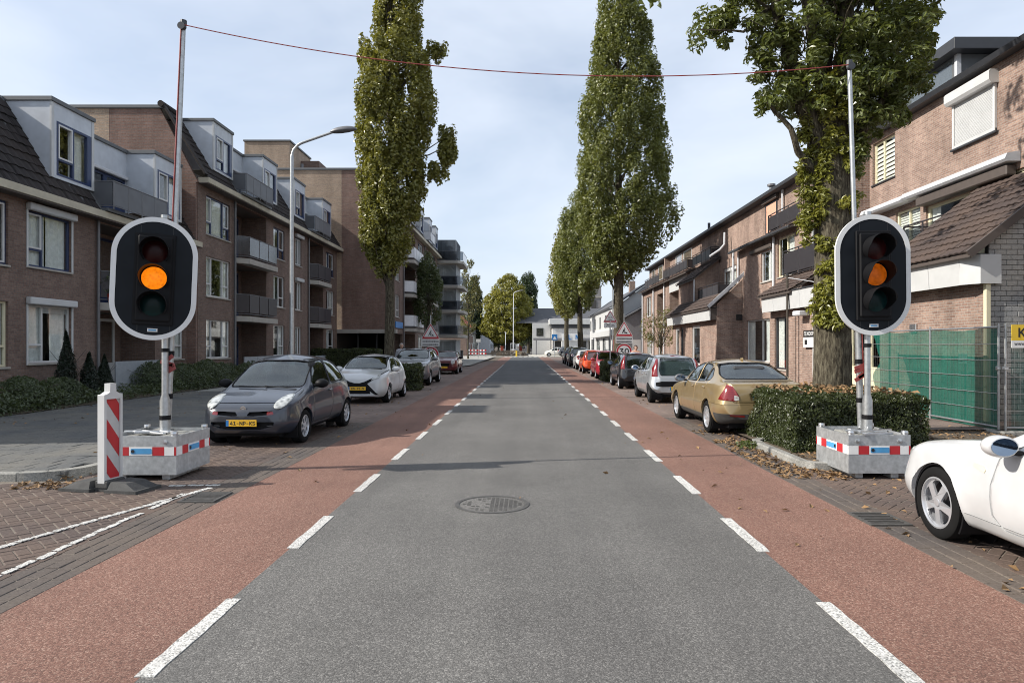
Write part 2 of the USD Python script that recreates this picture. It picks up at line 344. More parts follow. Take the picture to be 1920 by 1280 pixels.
mat('lamp_glass', {'g': ('geometry', {}), 'v': ('voronoi_texture', {'scale': 14.0}), 'r': ('rgb_ramp', {'ramp': [(.1, (.10, .105, .10)), (.45, (.36, .37, .35)), (.8, (.5, .51, .49))]}), 'p': ('principled_bsdf', {'roughness': .14, 'coat_weight': 1.0})}, [('g.position', 'v.vector'), ('v.distance', 'r.fac'), ('r.color', 'p.base_color')])
mat('chrome', {'p': ('principled_bsdf', {'base_color': (.7, .7, .72), 'roughness': .12, 'metallic': 1.0})}, [])
mat('mirror_face', {'p': ('principled_bsdf', {'base_color': (.16, .22, .32), 'roughness': .05, 'metallic': 1.0})}, [])
mat('tail_red', {'g': ('geometry', {}), 'w': ('wave_texture', {'scale': 25.0, 'bands_direction': 'z'}), 'r': ('rgb_ramp', {'ramp': [(0, (.10, .003, .004)), (1, (.24, .010, .012))]}),
                 'p': ('principled_bsdf', {'roughness': .12, 'coat_weight': 1.0})}, [('g.position', 'w.vector'), ('w.fac', 'r.fac'), ('r.color', 'p.base_color')])
plain('alloy', (.50, .51, .53), .32, metal=.6, vary=.08); plain('alloy_dark', (.06, .06, .065), .4, metal=.5)
plain('seat_cloth', (.045, .047, .052), .9); plain('dash', (.022, .022, .024), .7)
def paint(name, col, metal=.0, rough=.35, flake=0.0):
    mat(name, {'g': ('geometry', {}), 'n': ('noise_texture', {'scale': 2.5, 'detail': 4.0}), 'r': ('rgb_ramp', {'ramp': [(.3, tuple(np.array(col) * .90)), (.7, tuple(np.array(col) * 1.08))]}),
               'n2': ('noise_texture', {'scale': 5.0, 'detail': 6.0}), 'r2': ('rgb_ramp', {'ramp': [(.35, (.02,) * 3), (.75, (.10,) * 3)]}),
               'p': ('principled_bsdf', {'metallic': metal, 'roughness': rough, 'coat_weight': 1.0})},
        [('g.position', 'n.vector'), ('n.fac', 'r.fac'), ('r.color', 'p.base_color'), ('g.position', 'n2.vector'), ('n2.fac', 'r2.fac'), ('r2.color', 'p.coat_roughness')])
paint('paint_graphite', (.018, .022, .032), .15, .34); paint('paint_white', (.48, .485, .485), 0, .4); paint('paint_gold', (.34, .25, .125), .5, .38)
paint('paint_silver', (.46, .48, .50), .6, .35); paint('paint_black', (.010, .010, .012), 0, .3); paint('paint_grey', (.13, .135, .145), .55, .36)
paint('paint_darkred', (.085, .008, .010), .2, .35); paint('paint_red', (.30, .014, .028), .25, .33); paint('paint_orange', (.62, .07, .010), .1, .35)
paint('paint_cream', (.74, .73, .68), 0, .35); paint('paint_blue', (.02, .03, .06), .3, .35)
# foliage: tone per leaf, patches of colour through the crown, light through the leaf
def foliage(name, dark, mid, light, accent=None, patch=.9, trans=.25, rough=.40, acc_at=.62):
    ramp = [(0, dark), (.5, mid), (1, light)]
    nodes = {'g': ('geometry', {}), 'r': ('rgb_ramp', {'ramp': ramp}), 'n': ('noise_texture', {'scale': patch, 'detail': 4.0, 'roughness': .6}),
             'ad': ('math', {'math_type': 'multiply_add', 'value2': .55, 'value3': -.05, 'use_clamp': True}), 'ad2': ('math', {'math_type': 'multiply_add', 'value2': .55}),
             'p': ('principled_bsdf', {'roughness': rough, 'specular_ior_level': .5}), 'tr': ('translucent_bsdf', {}), 'mx': ('mix_closure', {'fac': trans})}
    links = [('g.random_per_island', 'ad.value1'), ('g.position', 'n.vector'), ('n.fac', 'ad2.value1'), ('ad.value', 'ad2.value3'), ('ad2.value', 'r.fac')]
    out = 'r.color'
    if accent:
        nodes.update({'n2': ('noise_texture', {'scale': patch * 1.6, 'detail': 5.0, 'roughness': .7}), 'r2': ('rgb_ramp', {'ramp': [(acc_at - .06, (0, 0, 0)), (acc_at + .08, (1, 1, 1))]}),
                      'mp': ('mapping', {'location': (7.3, 2.1, 4.4)}), 'ml': ('math', {'math_type': 'multiply'}), 'pw': ('math', {'math_type': 'greater_than', 'value2': .4}), 'mc': ('mix_color', {'b': accent})})
        links += [('g.position', 'mp.vector'), ('mp.vector', 'n2.vector'), ('n2.fac', 'r2.fac'), ('r2.color', 'ml.value1'), ('g.random_per_island', 'pw.value1'), ('pw.value', 'ml.value2'), ('ml.value', 'mc.fac'), (out, 'mc.a')]
        out = 'mc.result'
    nodes['mx'] = ('add_closure', {}); nodes['tk'] = ('mix_color', {'blend_type': 'multiply', 'fac': 1.0, 'b': (1.15 * trans * 2, 1.1 * trans * 2, .6 * trans * 2), 'use_clamp': False})
    links += [(out, 'p.base_color'), (out, 'tk.a'), ('tk.result', 'tr.color'), ('p.BSDF', 'mx.closure1'), ('tr.BSDF', 'mx.closure2')]
    mat(name, nodes, links, surface='mx.closure')
foliage('leaf_oak', (0.053, 0.065, 0.015), (0.136, 0.147, 0.035), (0.254, 0.242, 0.059), (.42, .27, .05), acc_at=.64)
foliage('leaf_oak_gold', (0.071, 0.075, 0.016), (0.183, 0.177, 0.038), (0.319, 0.277, 0.06), (.46, .28, .045), acc_at=.58)
foliage('leaf_oak_dark', (0.03, 0.045, 0.017), (0.077, 0.095, 0.031), (0.149, 0.155, 0.051), (.26, .16, .04), acc_at=.68)
foliage('leaf_near', (0.039, 0.055, 0.014), (0.111, 0.127, 0.031), (0.24, 0.234, 0.065), (.40, .28, .045), acc_at=.66, rough=.38)
foliage('leaf_shoots', (0.072, 0.084, 0.017), (0.203, 0.196, 0.034), (0.429, 0.333, 0.048), (.55, .40, .05), acc_at=.52)
foliage('leaf_yellow', (.085, .09, .016), (.23, .215, .036), (.43, .35, .055), (.52, .26, .04), patch=.25, acc_at=.55)
foliage('leaf_dark', (0.018, 0.031, 0.016), (0.042, 0.062, 0.026), (0.081, 0.101, 0.039), patch=.4)
foliage('leaf_hedge', (.020, .028, .008), (.048, .060, .016), (.105, .118, .034), (.14, .11, .04), patch=2.5, trans=.2, acc_at=.62)
foliage('leaf_shrub', (0.031, 0.044, 0.019), (0.072, 0.094, 0.042), (0.138, 0.165, 0.075), (.14, .075, .045), patch=1.2, trans=.25, acc_at=.60)
foliage('leaf_conifer', (.007, .013, .007), (.014, .024, .011), (.03, .045, .02), patch=2.0, trans=.1)
foliage('grass', (.03, .045, .012), (.07, .09, .022), (.13, .14, .04), patch=3.0)
foliage('leaf_sparse', (.05, .055, .015), (.14, .13, .035), (.26, .22, .06), patch=1.0)
mat('mesh_green', {'g': ('geometry', {}), 'n': ('noise_texture', {'scale': 3.0, 'detail': 4.0}), 'r': ('rgb_ramp', {'ramp': [(.3, (.014, .115, .088)), (.7, (.028, .165, .125))]}),
                   'd': ('diffuse_bsdf', {}), 'tl': ('translucent_bsdf', {}), 't': ('transparent_bsdf', {}), 'm1': ('mix_closure', {'fac': .3}), 'm2': ('mix_closure', {'fac': .24})},
    [('g.position', 'n.vector'), ('n.fac', 'r.fac'), ('r.color', 'd.color'), ('r.color', 'tl.color'), ('d.BSDF', 'm1.closure1'), ('tl.BSDF', 'm1.closure2'), ('m1.closure', 'm2.closure1'), ('t.BSDF', 'm2.closure2')], surface='m2.closure')
mat('mesh_dark', {'d': ('diffuse_bsdf', {'color': (.02, .06, .05)}), 't': ('transparent_bsdf', {}), 'm2': ('mix_closure', {'fac': .55})},
    [('d.BSDF', 'm2.closure1'), ('t.BSDF', 'm2.closure2')], surface='m2.closure')
# ------------------------------------------------------------------ the ground
rng = np.random.default_rng(7)
def sheet(name, poly, z, m, label=None, parent='/World', kind='structure'):
    return part(parent, name, MB().sheet(poly, z), m, label=label, kind=kind)
mat('paving_far', {'g': ('geometry', {}), 'mp': ('mapping', {'rotation': (0, 0, PI / 4)}),
                   'br': ('brick_texture', {'scale': 1.0, 'brick_width': .21, 'row_height': .105, 'mortar_size': .007, 'color1': (.15, .105, .088), 'color2': (.20, .145, .12), 'mortar': (.09, .08, .07)}),
                   'n': ('noise_texture', {'scale': .8, 'detail': 6.0}), 'r': ('rgb_ramp', {'ramp': [(.3, (.75,) * 3), (.7, (1.2,) * 3)]}), 'mx': ('mix_color', {'blend_type': 'multiply', 'fac': 1.0, 'use_clamp': False}),
                   'p': ('principled_bsdf', {'roughness': .9})},
    [('g.position', 'mp.vector'), ('mp.vector', 'br.vector'), ('g.position', 'n.vector'), ('n.fac', 'r.fac'), ('br.color', 'mx.a'), ('r.color', 'mx.b'), ('mx.result', 'p.base_color')])
sheet('ground', sbox(-1500, -300, 1500, 2500), -.06, 'ground_soil')
road = sheet('road', sbox(-2.0, -8, 2.0, 31.6), 0, 'asphalt')
sheet('road', sbox(-2.0, 31.6, 2.0, 104), 0.0, 'asphalt_new', label='darker newer asphalt further along the street')
laneL = sheet('cycle_lane', sbox(-3.37, -8, -2.0, 104), 0.0, 'asphalt_red')
sheet('cycle_lane', sbox(2.0, -8, 3.32, 104), 0.0, 'asphalt_red')
for k in range(-1, 38):
    for x0, x1, y0 in ((-2.03, -1.93, 3.46 + 2.2 * k), (1.945, 2.045, 3.4 + 2.17 * k)):
        if y0 > 60: continue
        n = 9; xs = np.linspace(y0, y0 + 1.07, n); j = lambda: rng.uniform(-.006, .006, n)
        poly = Polygon(list(zip(x0 + j(), xs)) + list(zip((x1 + j())[::-1], xs[::-1])))
        part(road, 'lane_marking', MB().prism(poly, -.001, .005), 'line_paint')
# seams and stains on the asphalt
sheet('road_junction', sbox(-60, 104, 60, 131), -.004, 'light_paving')
sheet('road_beyond', sbox(-6, 131, 7, 400), -.002, 'asphalt')
for i in range(9):
    part(road, 'zebra_stripe', MB().box(-3.2 + i * .75, -2.8 + i * .75, 101.2, 103.6, .0, .006), 'line_paint')
# pavements far out, both sides (tiles and bricks are built where they can be told apart)
sheet('parking_strip', sbox(-5.8, 15.0, -3.37, 72), -.006, 'paving_far', label='brick parking strip receding on the left')
sheet('parking_strip', sbox(3.32, 16.0, 5.6, 100), -.006, 'paving_far', label='brick parking strip receding on the right')
sheet('pavement', sbox(5.6, 13.0, 12.6, 104), .085, 'paving_far')
sheet('pavement', Polygon([(-14.2, 24), (-5.95, 24), (-5.95, 50), (-4.6, 56), (-4.6, 100), (-40, 100), (-40, 24)]), .085, 'concrete')
sheet('side_street', unary_union([sbox(-40, -6, -3.37, 8.5), sbox(-5.8, 8.5, -3.37, 15)]), -.0055, 'joint_sand')
sheet('forecourt', sbox(3.32, -6, 20, 16), -.0055, 'joint_sand')

def herring(region, ang, L=.21, W=.105, joint=.006):
    """Bricks in herringbone: polygons with their centres."""
    cx, cy = region.centroid.coords[0]; R = rot(ang, (cx, cy))
    x0, y0, x1, y1 = region.bounds; n = int(math.hypot(x1 - x0, y1 - y0) / W / 1.6) + 3
    out = []; g = joint / 2
    for i in range(-n, n):
        for j in range(-n, n):
            c = (i - j) % 4
            if c == 0: a, b, w, h = i * W, j * W, 2 * W, W
            elif c == 3: a, b, w, h = i * W, j * W, W, 2 * W
            else: continue
            mx, my = R(a + w / 2, b + h / 2)
            if mx < x0 - .2 or mx > x1 + .2 or my < y0 - .2 or my > y1 + .2: continue
            P = Polygon([R(a + g, b + g), R(a + w - g, b + g), R(a + w - g, b + h - g), R(a + g, b + h - g)])
            if not P.intersects(region): continue
            whole = region.contains(P)
            if not whole:
                P = P.intersection(region)
                if P.area < .004 or P.geom_type != 'Polygon': continue
            out.append((P, whole, (mx, my), w - 2 * g, h - 2 * g, ang))
    return out
def running(x0, x1, y0, y1, rows, L=.21, joint=.006):
    out = []; W = (x1 - x0) / rows
    for r in range(rows):
        y = y0 - rng.uniform(0, L)
        while y < y1:
            a, b = max(y, y0), min(y + L, y1)
            if b - a > .03:
                out.append((sbox(x0 + r * W + joint / 2, a + joint / 2, x0 + (r + 1) * W - joint / 2, b - joint / 2), True, (x0 + (r + .5) * W, (a + b) / 2), W - joint, b - a - joint, 0.0))
            y += L
    return out
def brick_mb(mb, b, z=0.0, t=.07, c=.006, tilt=.007, hj=.0018):
    P, whole, ctr, w, h, ang = b
    dz = rng.normal(0, hj)
    if whole: mb.obox((ctr[0], ctr[1], z - t / 2 + dz), (w, h, t), ang, c, rng.normal(0, tilt), rng.normal(0, tilt))
    else: mb.prism(P, z - t + dz, z + dz)
    return mb
def lay(name, bricks, mat_, z=0.0, piece='brick', label=None, n=300, **k):
    """Nearest pieces in view as parts, the rest as one part."""
    vis = lambda c: abs(c[0] * 1250 / max(c[1], .1) + 25) < 975 and c[1] > 3.2
    bricks = sorted(bricks, key=lambda b: (not vis(b[2]), b[2][1] ** 2 + .3 * b[2][0] ** 2))
    root = UsdGeom.Xform.Define(stage, numbered('/World', name)); tag(root.GetPrim(), label, kind='structure'); root = str(root.GetPath())
    for b in bricks[:n]: part(root, piece, brick_mb(MB(), b, z, **k), mat_)
    rest = MB()
    for b in bricks[n:]: brick_mb(rest, b, z, **k)
    if rest.n: part(root, piece + 's', rest, mat_, kind='stuff')
    return root
left_apron = unary_union([sbox(-8.2, 3.4, -3.85, 8.33), sbox(-5.8, 8.3, -3.85, 15.0)])
lay('brick_paving', herring(left_apron, PI / 4), 'paver_brown')
lay('brick_gutter', running(-3.85, -3.37, 3.3, 15.0, 4), 'paver_grey')
right_apron = unary_union([sbox(3.72, 3.6, 7.6, 9.3), sbox(3.72, 9.3, 3.86, 11.9), sbox(3.72, 11.85, 5.6, 16.0)])
lay('brick_paving', herring(right_apron, PI / 4), 'paver_brown')
lay('brick_gutter', running(3.32, 3.72, 3.6, 16.0, 3), 'paver_grey')
# left pavement: tiles, kerb stones with a rounded corner
tiles = []
for j in range(51):
    for i in range(20):
        x0 = -5.95 - (i + 1) * .3 - (.15 if j % 2 else 0); y0 = 8.62 + j * .3
        if x0 < -.8 * y0 - 1.2 or x0 < -12.2: continue
        tiles.append((None, True, (x0 + .15, y0 + .15), .289, .289, 0.0))
lay('tiled_pavement', tiles, 'sidewalk_tile', z=.1, piece='paving_tile', t=.06, c=.004, tilt=.006, hj=.002)
sheet('pavement', sbox(-14.2, 8.6, -5.95, 24.2), .055, 'ground_soil', label='sand bed under the tiled pavement on the left')
kb = UsdGeom.Xform.Define(stage, numbered('/World', 'kerb')); tag(kb.GetPrim(), 'grey concrete kerb round the left pavement corner', kind='structure'); kb = str(kb.GetPath())
for k in range(42): part(kb, 'kerb_stone', MB().box(-5.95, -5.81, 9.1 + k * 1.0, 9.09 + k + 1, -.06, .105 + rng.normal(0, .002), .012), 'kerb_concrete')
for k in range(3):
    a0, a1 = -k * PI / 6 + .012, -(k + 1) * PI / 6 - .0
    o = (-6.45, 9.1); A = np.linspace(a0, a1, 5)
    part(kb, 'kerb_stone', MB().prism(Polygon([(o[0] + .64 * math.cos(a), o[1] + .64 * math.sin(a)) for a in A] + [(o[0] + .5 * math.cos(a), o[1] + .5 * math.sin(a)) for a in A[::-1]]), -.06, .105), 'kerb_concrete')
for k in range(4): part(kb, 'kerb_stone', MB().box(-7.46 - k, -6.46 - k, 8.46, 8.6, -.06, .105 + rng.normal(0, .002), .012), 'kerb_concrete')
# the kerb round the tree bed on the right
kr = UsdGeom.Xform.Define(stage, numbered('/World', 'kerb')); tag(kr.GetPrim(), 'worn grey kerb round the hedge bed', kind='structure'); kr = str(kr.GetPath())
for y0, y1 in ((9.45, 10.3), (10.31, 11.2), ): part(kr, 'kerb_stone', MB().box(3.88, 4.02, y0, y1, -.05, .10, .02), 'kerb_concrete')
part(kr, 'kerb_stone', MB().prism(Polygon([(3.88, 11.21), (4.02, 11.21), (4.04, 11.5), (4.2, 11.68), (4.15, 11.8), (3.95, 11.62)]), -.05, .10), 'kerb_concrete')
part(kr, 'kerb_stone', MB().prism(Polygon([(3.88, 9.44), (4.02, 9.44), (4.05, 9.38), (4.3, 9.3), (4.3, 9.18), (4.0, 9.22)]), -.05, .10), 'kerb_concrete')
for k in range(3): part(kr, 'kerb_stone', MB().box(4.31 + k, 5.3 + k, 9.16, 9.3, -.05, .10, .02), 'kerb_concrete')
for k in range(80): part(kr, 'kerb_stone', MB().box(5.6, 5.74, 12.0 + k, 12.99 + k, -.05, .105, .012), 'kerb_concrete') if k < 40 else None
sheet('tree_bed', sbox(4.02, 9.3, 9.0, 13.2), .06, 'ground_soil')
# painted lines on the left bricks, broken where the paint has gone
pl = UsdGeom.Xform.Define(stage, numbered('/World', 'pavement_marking')); tag(pl.GetPrim(), kind='structure'); pl = str(pl.GetPath())
def worn_line(p0, p1, w, keep):
    p0, p1 = np.array(p0), np.array(p1); L = np.linalg.norm(p1 - p0); d = (p1 - p0) / L; nrm = np.array([-d[1], d[0]]); t = 0
    while t < L:
        l = rng.uniform(.13, .22)
        if rng.random() < keep:
            m = 7; s = np.linspace(t, t + l * .86, m); o = rng.uniform(-.012, .012)
            lo = -w / 2 * rng.uniform(.5, 1.05, m) + o; hi = w / 2 * rng.uniform(.5, 1.05, m) + o
            P = Polygon([p0 + d * a + nrm * b for a, b in zip(s, lo)] + [p0 + d * a + nrm * b for a, b in zip(s[::-1], hi[::-1])]).buffer(0)
            if P.area > .001: part(pl, 'worn_paint', MB().prism(P, .003, .0085), 'line_paint')
        t += l
worn_line((-4.85, 4.3), (-3.84, 8.0), .085, 1.0); worn_line((-3.90, 3.5), (-3.96, 7.7), .07, .985); worn_line((-5.3, 8.15), (-3.85, 8.2), .08, .95)
# manhole in the road, two gully grates
mh = thing('manhole_cover', 'round worn manhole cover flush in the grey asphalt', 'manhole', (-.36, 7.24, 0))
part(mh, 'ring', MB().revolve([(.36, 0), (.36, .006), (.405, .006), (.405, 0)], 40), 'cast_iron')
part(mh, 'lid', MB().revolve([(0, .0015), (.352, .0015), (.352, 0)], 40), 'asphalt')
for i in range(-6, 7):
    for j in range(-6, 7):
        if i * i + j * j < 38 and (i > -1 or rng.random() < .25): part(mh, 'stud', MB().box(i * .05 - .018, i * .05 + .018, j * .05 - .009, j * .05 + .009, .001, .006), 'cast_iron')
for x, y, lab in ((-3.62, 7.55, 'dark gully grate in the left brick gutter'), (3.5, 6.6, 'dark gully grate in the right brick gutter')):
    g = thing('gully_grate', lab, 'drain', (x, y, .004))
    part(g, 'frame', MB().prism(sbox(-.2, -.24, .2, .24).difference(sbox(-.17, -.21, .17, .21)), -.05, .012), 'cast_iron')
    for k in range(7): part(g, 'bar', MB().box(-.17, .17, -.2 + k * .062, -.172 + k * .062, -.04, .008), 'cast_iron')
# fallen leaves
def leaf_quads(p, n, size, r, curl=.25, wide=.32):
    """Leaves as folded rhombs: p points, n normals."""
    N = len(p); n = n / (np.linalg.norm(n, axis=1, keepdims=True) + 1e-9)
    a = r.normal(size=(N, 3)); a -= n * (a * n).sum(1, keepdims=True); a /= np.linalg.norm(a, axis=1, keepdims=True) + 1e-9
    b = np.cross(n, a); s = np.asarray(size).reshape(-1, 1) * np.ones((N, 1)); up = n * s * curl
    v = np.stack([p - a * s * .55, p + b * s * wide + up * .5, p + a * s * .55 - up * .4, p - b * s * wide + up * .5], 1).reshape(-1, 3)
    k = np.arange(N)[:, None] * 4
    f = np.vstack([k + [0, 2, 1], k + [0, 3, 2]])
    return v, f[:, ::-1]
def litter(regions, r):
    P = []
    for (x0, x1, y0, y1, z, n, g) in regions:
        q = np.stack([r.uniform(x0, x1, n), r.uniform(y0, y1, n), np.full(n, z)], 1)
        if g: q = q[meshkit.noise(q * [g, g, 1], 3) > .45]
        P.append(q)
    p = np.vstack(P); N = len(p); p[:, 2] += r.uniform(.004, .02, N)
    nr = np.stack([r.normal(0, .35, N), r.normal(0, .35, N), np.ones(N)], 1)
    return leaf_quads(p, nr, r.uniform(.03, .095, N), r)
top('fallen_leaves', litter([(-8.2, -5.4, 7.95, 8.42, .0, 420, 2.0), (-6.3, -5.5, 8.0, 9.2, .0, 60, 0), (3.35, 4.1, 8.6, 13.5, 0.0, 420, 1.6), (3.35, 3.95, 8.6, 12.6, .0, 520, 1.2), (3.9, 4.2, 8.5, 9.2, .0, 90, 0), (4.05, 6.8, 9.3, 10.3, .07, 260, 0), (6.6, 9.0, 9.6, 13.0, .07, 420, 0),
    (3.3, 6.5, 4, 9, 0.0, 90, 0), (2.0, 3.4, 4, 14, 0.0, 26, 0), (-2, 2, 4, 30, 0.0, 14, 0), (-3.4, -2, 4, 20, 0.0, 8, 0), (-12, -6, 9, 24, .1, 80, 0), (-5.7, -3.5, 9, 30, .0, 90, 0), (3.4, 5.6, 14, 60, .0, 400, 0), (5.8, 9, 13, 40, .09, 200, 0)], np.random.default_rng(5)), 'leaf_litter',
    label='dry brown and yellow leaves lying in the gutters and by the hedge', cat='leaves', kind='stuff')
# ------------------------------------------------------------------ building helpers
class Wall:
    """A wall plane at X = x0 whose outside looks along face (+1: towards +X). d = depth inwards."""
    def __init__(s, bld, x0, face): s.b, s.x, s.f = bld, x0, face
    def bx(s, mb, d0, d1, y0, y1, z0, z1, c=0.0):
        a, b = sorted((s.x - s.f * d0, s.x - s.f * d1)); return mb.box(a, b, y0, y1, z0, z1, c)
    def wall(s, poly, holes, m, t=.2, name='wall', label=None):
        P = poly
        for h in holes: P = P.difference(sbox(*h))
        a, b = s.x, s.x - s.f * t
        return part(s.b, name, MB().prism(P, min(a, b), max(a, b), 'yz'), m, label=label)
    def window(s, y0, y1, z0, z1, cols=((.35, .3), (.65, None)), fm='white_paint', sash=None, rec=.07, curtain=.6, sill='slab_beige', shutter=None, guides=False, interior=True, fw=.06, curtain_mat='curtain', panel_top=False):
        fr = MB(); D0, D1 = rec, rec + .07
        s.bx(fr, D0, D1, y0, y0 + fw, z0, z1, .006); s.bx(fr, D0, D1, y1 - fw, y1, z0, z1, .006)
        s.bx(fr, D0, D1, y0 + fw, y1 - fw, z0, z0 + fw, .006); s.bx(fr, D0, D1, y0 + fw, y1 - fw, z1 - fw, z1, .006)
        tot = sum(c[0] for c in cols); y = y0 + fw; W = y1 - y0 - 2 * fw; panes = []; sa = MB()
        for i, (w, tr) in enumerate(cols):
            ya, yb = y, y + W * w / tot
            if i: s.bx(fr, D0 - .004, D1, ya - .03, ya + .03, z0 + fw, z1 - fw, .006)
            a, b = ya + (.03 if i else 0), yb - (.03 if i < len(cols) - 1 else 0)
            if tr:
                zt = z0 + fw + (z1 - z0 - 2 * fw) * tr; s.bx(fr, D0 - .002, D1, a, b, zt - .03, zt + .03, .006)
                panes += [(a, b, z0 + fw, zt - .03, False), (a, b, zt + .03, z1 - fw, True)]
            else: panes.append((a, b, z0 + fw, z1 - fw, False))
            y = yb
        w = part(s.b, 'window', fr, fm)
        for a, b, c, d, opn in panes:
            if sash and (opn or len(panes) < 3):
                q = MB().prism(sbox(a, c, b, d).difference(sbox(a + .045, c + .045, b - .045, d - .045)), *sorted((s.x - s.f * (D0 - .015), s.x - s.f * (D0 + .03))), plane='yz')
                part(w, 'sash', q, sash)
            part(w, 'pane', s.bx(MB(), D0 + .035, D0 + .041, a - .005, b + .005, c - .005, d + .005), 'window_pane')
        if sill: part(w, 'sill', s.bx(MB(), -.05, rec - .003, y0 - .04, y1 + .04, z0 - .06, z0 - .003, .01), sill)
        if curtain:
            n = 40; yy = np.linspace(y0 + .03, y1 - .03, n); r = random.Random(int(y0 * 100 + z0 * 10)); k = curtain
            k = min(1, k * 1.05); keep = [(0, k * .5), (1 - k * .5, 1)] if r.random() < .6 else [(0, k)]
            c = MB()
            for u0, u1 in keep:
                yy = np.linspace(y0 + .05 + (y1 - y0 - .1) * u0, y0 + .05 + (y1 - y0 - .1) * u1, max(6, int(40 * (u1 - u0))))
                xx = s.x - s.f * (rec + .105 + .02 * np.sin(yy * 55))
                v = np.vstack([np.c_[xx, yy, np.full(len(yy), z0 + .05)], np.c_[xx, yy, np.full(len(yy), z1 - .03)]]); m = len(yy); i = np.arange(m - 1)
                c.add(v, np.stack([i, i + 1, i + 1 + m, i + m], 1))
            part(w, 'curtain', c, curtain_mat)
        if panel_top: part(w, 'blind_box', s.bx(MB(), D0 + .06, D0 + .12, y0 + (y1 - y0) * .4, y1 - fw, z1 - fw - .16, z1 - fw), 'white_paint')
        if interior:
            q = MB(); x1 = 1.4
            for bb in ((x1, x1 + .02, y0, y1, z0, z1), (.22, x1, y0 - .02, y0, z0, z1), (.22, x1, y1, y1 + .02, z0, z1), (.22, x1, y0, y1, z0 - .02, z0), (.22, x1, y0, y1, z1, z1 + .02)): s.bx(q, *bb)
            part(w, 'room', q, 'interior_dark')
        if shutter:
            part(w, 'shutter_box', s.bx(MB(), -.17, 0.0, y0 - .08, y1 + .08, z1 + .0, z1 + .2, .025), shutter)
            if guides: part(w, 'shutter_guide', s.bx(MB(), -.03, .0, y0 - .06, y0, z0 - .05, z1), shutter); part(w, 'shutter_guide', s.bx(MB(), -.03, 0, y1, y1 + .06, z0 - .05, z1), shutter)
        return w
    def loggia(s, y0, y1, z0, z1, depth=1.3, back='brick_left', frame='blue_paint', slab=True, rail='rail_dark', railtop=None, proj=.5, floor_z=None, chamfer=True, rail_h=.95, door_white=False):
        q = MB()
        s.bx(q, depth, depth + .12, y0 - .12, y1 + .12, z0, z1)
        s.bx(q, .2, depth, y0 - .12, y0, z0, z1); s.bx(q, .2, depth, y1, y1 + .12, z0, z1)
        lg = part(s.b, 'loggia', q, back)
        part(lg, 'ceiling', s.bx(MB(), .2, depth, y0, y1, z1 - .0, z1 + .12), 'soffit_brown')
        part(lg, 'floor_slab', s.bx(MB(), .2, depth, y0, y1, z0 - .12, z0), 'slab_beige')
        dy = y0 + (y1 - y0) * .12; dm = y0 + (y1 - y0) * .42; de = y0 + (y1 - y0) * .86
        P = sbox(dy, z0 + .05, de, z1 - .15).difference(sbox(dy + .08, z0 + .15, dm - .05, z1 - .25)).difference(sbox(dm + .05, z0 + .75, de - .08, z1 - .25))
        part(lg, 'door_frame', MB().prism(P, *sorted((s.x - s.f * (depth - .06), s.x - s.f * (depth + .01))), plane='yz'), 'white_paint' if door_white else frame)
        part(lg, 'pane', s.bx(MB(), depth - .035, depth - .03, dy + .07, de - .07, z0 + .14, z1 - .24), 'window_pane')
        if slab:
            ch = .45 if chamfer else 0
            xo, xi = s.x + s.f * proj, s.x - s.f * .2
            P = Polygon([(xi, y0), (s.x, y0), (xo, y0 + ch), (xo, y1 + .3), (xi, y1 + .3)])
            fz = floor_z if floor_z is not None else z0
            bal = part(s.b, 'balcony', MB().prism(P, fz - .25, fz + .0), 'slab_beige')
            path = [(s.x, y0 + .02), (xo - s.f * .04, y0 + ch), (xo - s.f * .04, y1 + .27), (s.x, y1 + .27)]
            r = MB(); 
            for (a, b) in zip(path[:-1], path[1:]): r.tube([(a[0], a[1], fz + rail_h + .08), (b[0], b[1], fz + rail_h + .08)], .022, 6); r.tube([(a[0], a[1], fz + .1), (b[0], b[1], fz + .1)], .018, 6)
            part(bal, 'rail', r, railtop or 'zinc_pipe')
            for (a, b) in zip(path[:-1], path[1:]):
                L = math.hypot(b[0] - a[0], b[1] - a[1])
                k = max(1, round(L / 1.25))
                for i in range(k):
                    u0, u1 = i / k + .012, (i + 1) / k - .012
                    A = (a[0] + (b[0] - a[0]) * u0, a[1] + (b[1] - a[1]) * u0); B = (a[0] + (b[0] - a[0]) * u1, a[1] + (b[1] - a[1]) * u1)
                    part(bal, 'railing_panel', MB().obox(((A[0] + B[0]) / 2, (A[1] + B[1]) / 2, fz + .12 + rail_h / 2), (math.hypot(B[0] - A[0], B[1] - A[1]), .015, rail_h - .1), math.atan2(B[1] - A[1], B[0] - A[0])), rail)
        return lg
def wave_tile(w=.3, l=.37, amp=.028, th=.018):
    """An interlocking roof tile: across u, up the slope v, height n; the lower edge at v = 0."""
    u = np.linspace(0, w, 7); h = amp * (np.sin(u / w * 2 * PI - .6) * .5 + .5)
    lo, hi = .035, .0
    A = np.c_[u, np.zeros(7), h + lo]; B = np.c_[u, np.full(7, l), h + hi]; C = np.c_[u, np.zeros(7), h + lo - th - .012]
    v = np.vstack([A, B, C]); i = np.arange(6)
    return v, np.vstack([np.stack([i, i + 1, i + 8, i + 7], 1), np.stack([i + 14, i + 15, i + 1, i], 1)])
